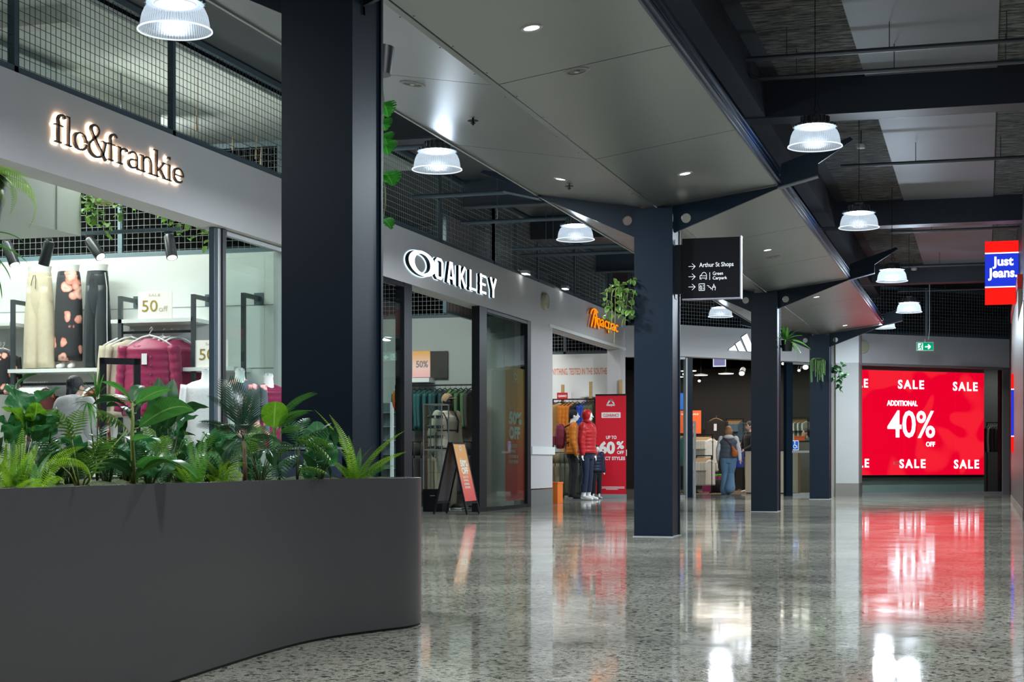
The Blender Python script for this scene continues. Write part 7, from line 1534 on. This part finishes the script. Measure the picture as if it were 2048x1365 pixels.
for k, (py, z) in enumerate(((290,4.55),(383,4.5),(437,4.45),(492,4.4),(505,4.35))):
    zc_ = (z-CH)*FPX/(HZ-py); Y = (zc_-1.7)/CA
    t = thing('roof_pipe', f'blue-lit horizontal pipe over the shopfront fence, {ORD[k]} along the walkway', 'pipe', ((FX+EL)/2, Y, z), group='pipes over the shopfront fences')
    MB().tube([(FX+.02,Y,z),(EL-.03,Y,z)], .03, 10).build('pipe_run', M_pipeb, t, smooth=40)
    MB().cyl((FX+.6,Y,z),(FX+.6,Y,CEIL),.006,5).build('hanger_rod', M_pipeb, t)
for Y in (23.6, 32.4): 
    mb = MB(); mb.box(FX, EL, Y, Y+.02, 4.72, CEIL); mb.box(FX, EL, Y-.1, Y+.12, 4.70, 4.72); struct('ceiling_cross_beam', mb, mat('beam_blue', (.03,.045,.065), .45))
for k, (px, py) in enumerate(((1722,297),(1828,541))):
    zc_ = 4.1*FPX/(HZ-py); p = at(px, py, zc_); t = thing('smoke_detector', ['white smoke detector on the wood-wool ceiling above the second lamp','white smoke detector hanging above the fourth lamp'][k], 'smoke detector', p, group='smoke detectors')
    MB().lathe([(0,0),(.05,0),(.065,.02),(.06,.05),(.0,.05)], p, 20).build('body', mat('detector_white', (.5,.5,.48), .5), t, smooth=50); MB().cyl(p+Vector((0,0,.05)), (p.x,p.y,CEIL), .008, 6).build('drop_rod', M_pipe, t)
# small lit floods on the bulkhead edge
for k, (px, py) in enumerate(((1046,548),(1126,578))):
    p = onX(px, py, FX+.04); t = thing('edge_floodlight', ['small bright floodlight on the fence base above the oval-logo shopfront','larger bright floodlight on the fence base before the orange lettering'][k], 'floodlight', p, group='small floodlights on the fence base')
    MB().box(p.x-.02, p.x+.10, p.y-.10, p.y+.10, p.z+.0, p.z+.05).build('housing', M_alu, t); MB().box(p.x+.0, p.x+.09, p.y-.09, p.y+.09, p.z-.012, p.z-.001).build('lens', emis('flood_lit', (.95,1,.97), 5), t)
# plant boards behind the mesh
a = onX(893, 450, FX-.9); b = onX(985, 450, FX-.9)
t = thing('plant_screen', 'brown-grey ribbed screen standing behind the mesh over the oval-logo shop', 'screen panel', (FX-.9, (a.y+b.y)/2, ZB+.05)); mb = MB()
n = 14
for k in range(n): y0 = a.y+(b.y-a.y)*k/n; mb.box(FX-.92, FX-.90, y0, y0+(b.y-a.y)/n*.55, ZB+.05, 4.9); mb.box(FX-.93, FX-.915, y0+(b.y-a.y)/n*.55, y0+(b.y-a.y)/n, ZB+.05, 4.9)
mb.build('ribbed_sheet', mat('rib_brown', (.16,.135,.13), .6), t); mb = MB(); mb.box(FX-.95, FX-.89, a.y-.04, a.y, ZB, 4.95); mb.box(FX-.95, FX-.89, b.y, b.y+.04, ZB, 4.95); mb.box(FX-.95,FX-.89,a.y,b.y,ZB,ZB+.05); mb.build('edge_frame', M_slate, t)
mb = MB(); Y0, Y1_ = 28.0, 34.6; n = 70
for k in range(n): y0 = Y0+(Y1_-Y0)*k/n; mb.box(FX-1.62, FX-1.60, y0, y0+.05, 3.6, 4.95); mb.box(FX-1.65, FX-1.63, y0+.05, y0+(Y1_-Y0)/n, 3.6, 4.95)
struct('wall_ribbed', mb, mat('rib_grey', (.09,.095,.095), .5, .3))
struct('dark_void_sheet_two', MB().box(FX-3.2, FX-3.1, FY+.3, 35, 3.4, CEIL), MATS['void_dark'])  # another black sheet painting the dark void behind the fence mesh
# side wall fascia and beam ends
struct('trim_7', MB().box(.50, .575, 27.2, 34.2, 3.60, 3.82), mat('fascia_red', (.45,.02,.015), .4, emit=.12))
struct('trim_8', MB().box(.51, .575, 27.2, 33.8, 3.02, 3.59), mat('fascia_beige', (.16,.13,.10), .5))
# garments seen through the far glass
q = LE.off(-1.1); a = q.hit(1974, 850); b = q.hit(2004, 850); Yq = (a.y+b.y)/2
t = rack('clothes_rack', 'dark rack of clothes behind the far glass, beside the red screen', a.x, b.x, Yq, at(1990, 845, 41).z, M_black)
for i in range(5):
    x = a.x+.08+(b.x-a.x-.16)*i/4; m = [M_char, M_wht, M_blk, M_char, M_blk][i]; t = make_top('hanging_shirt', f'{["charcoal","white","black","charcoal","black"][i]} shirt behind the far glass, {ORD[i]} from the red screen', 'shirt', m, M_hk, L=.75, group='shirts behind the far glass'); place(t, (x, Yq, at(1990,845,41).z-.01), 1.0)
struct('wall_screen_side', MB().merge(vslab(q.off(-1.2).hit(1960,HZ), q.off(-1.2).hit(2040,HZ), 0, 3.6, .1)), mat('void_brown', (.03,.026,.026), .7))
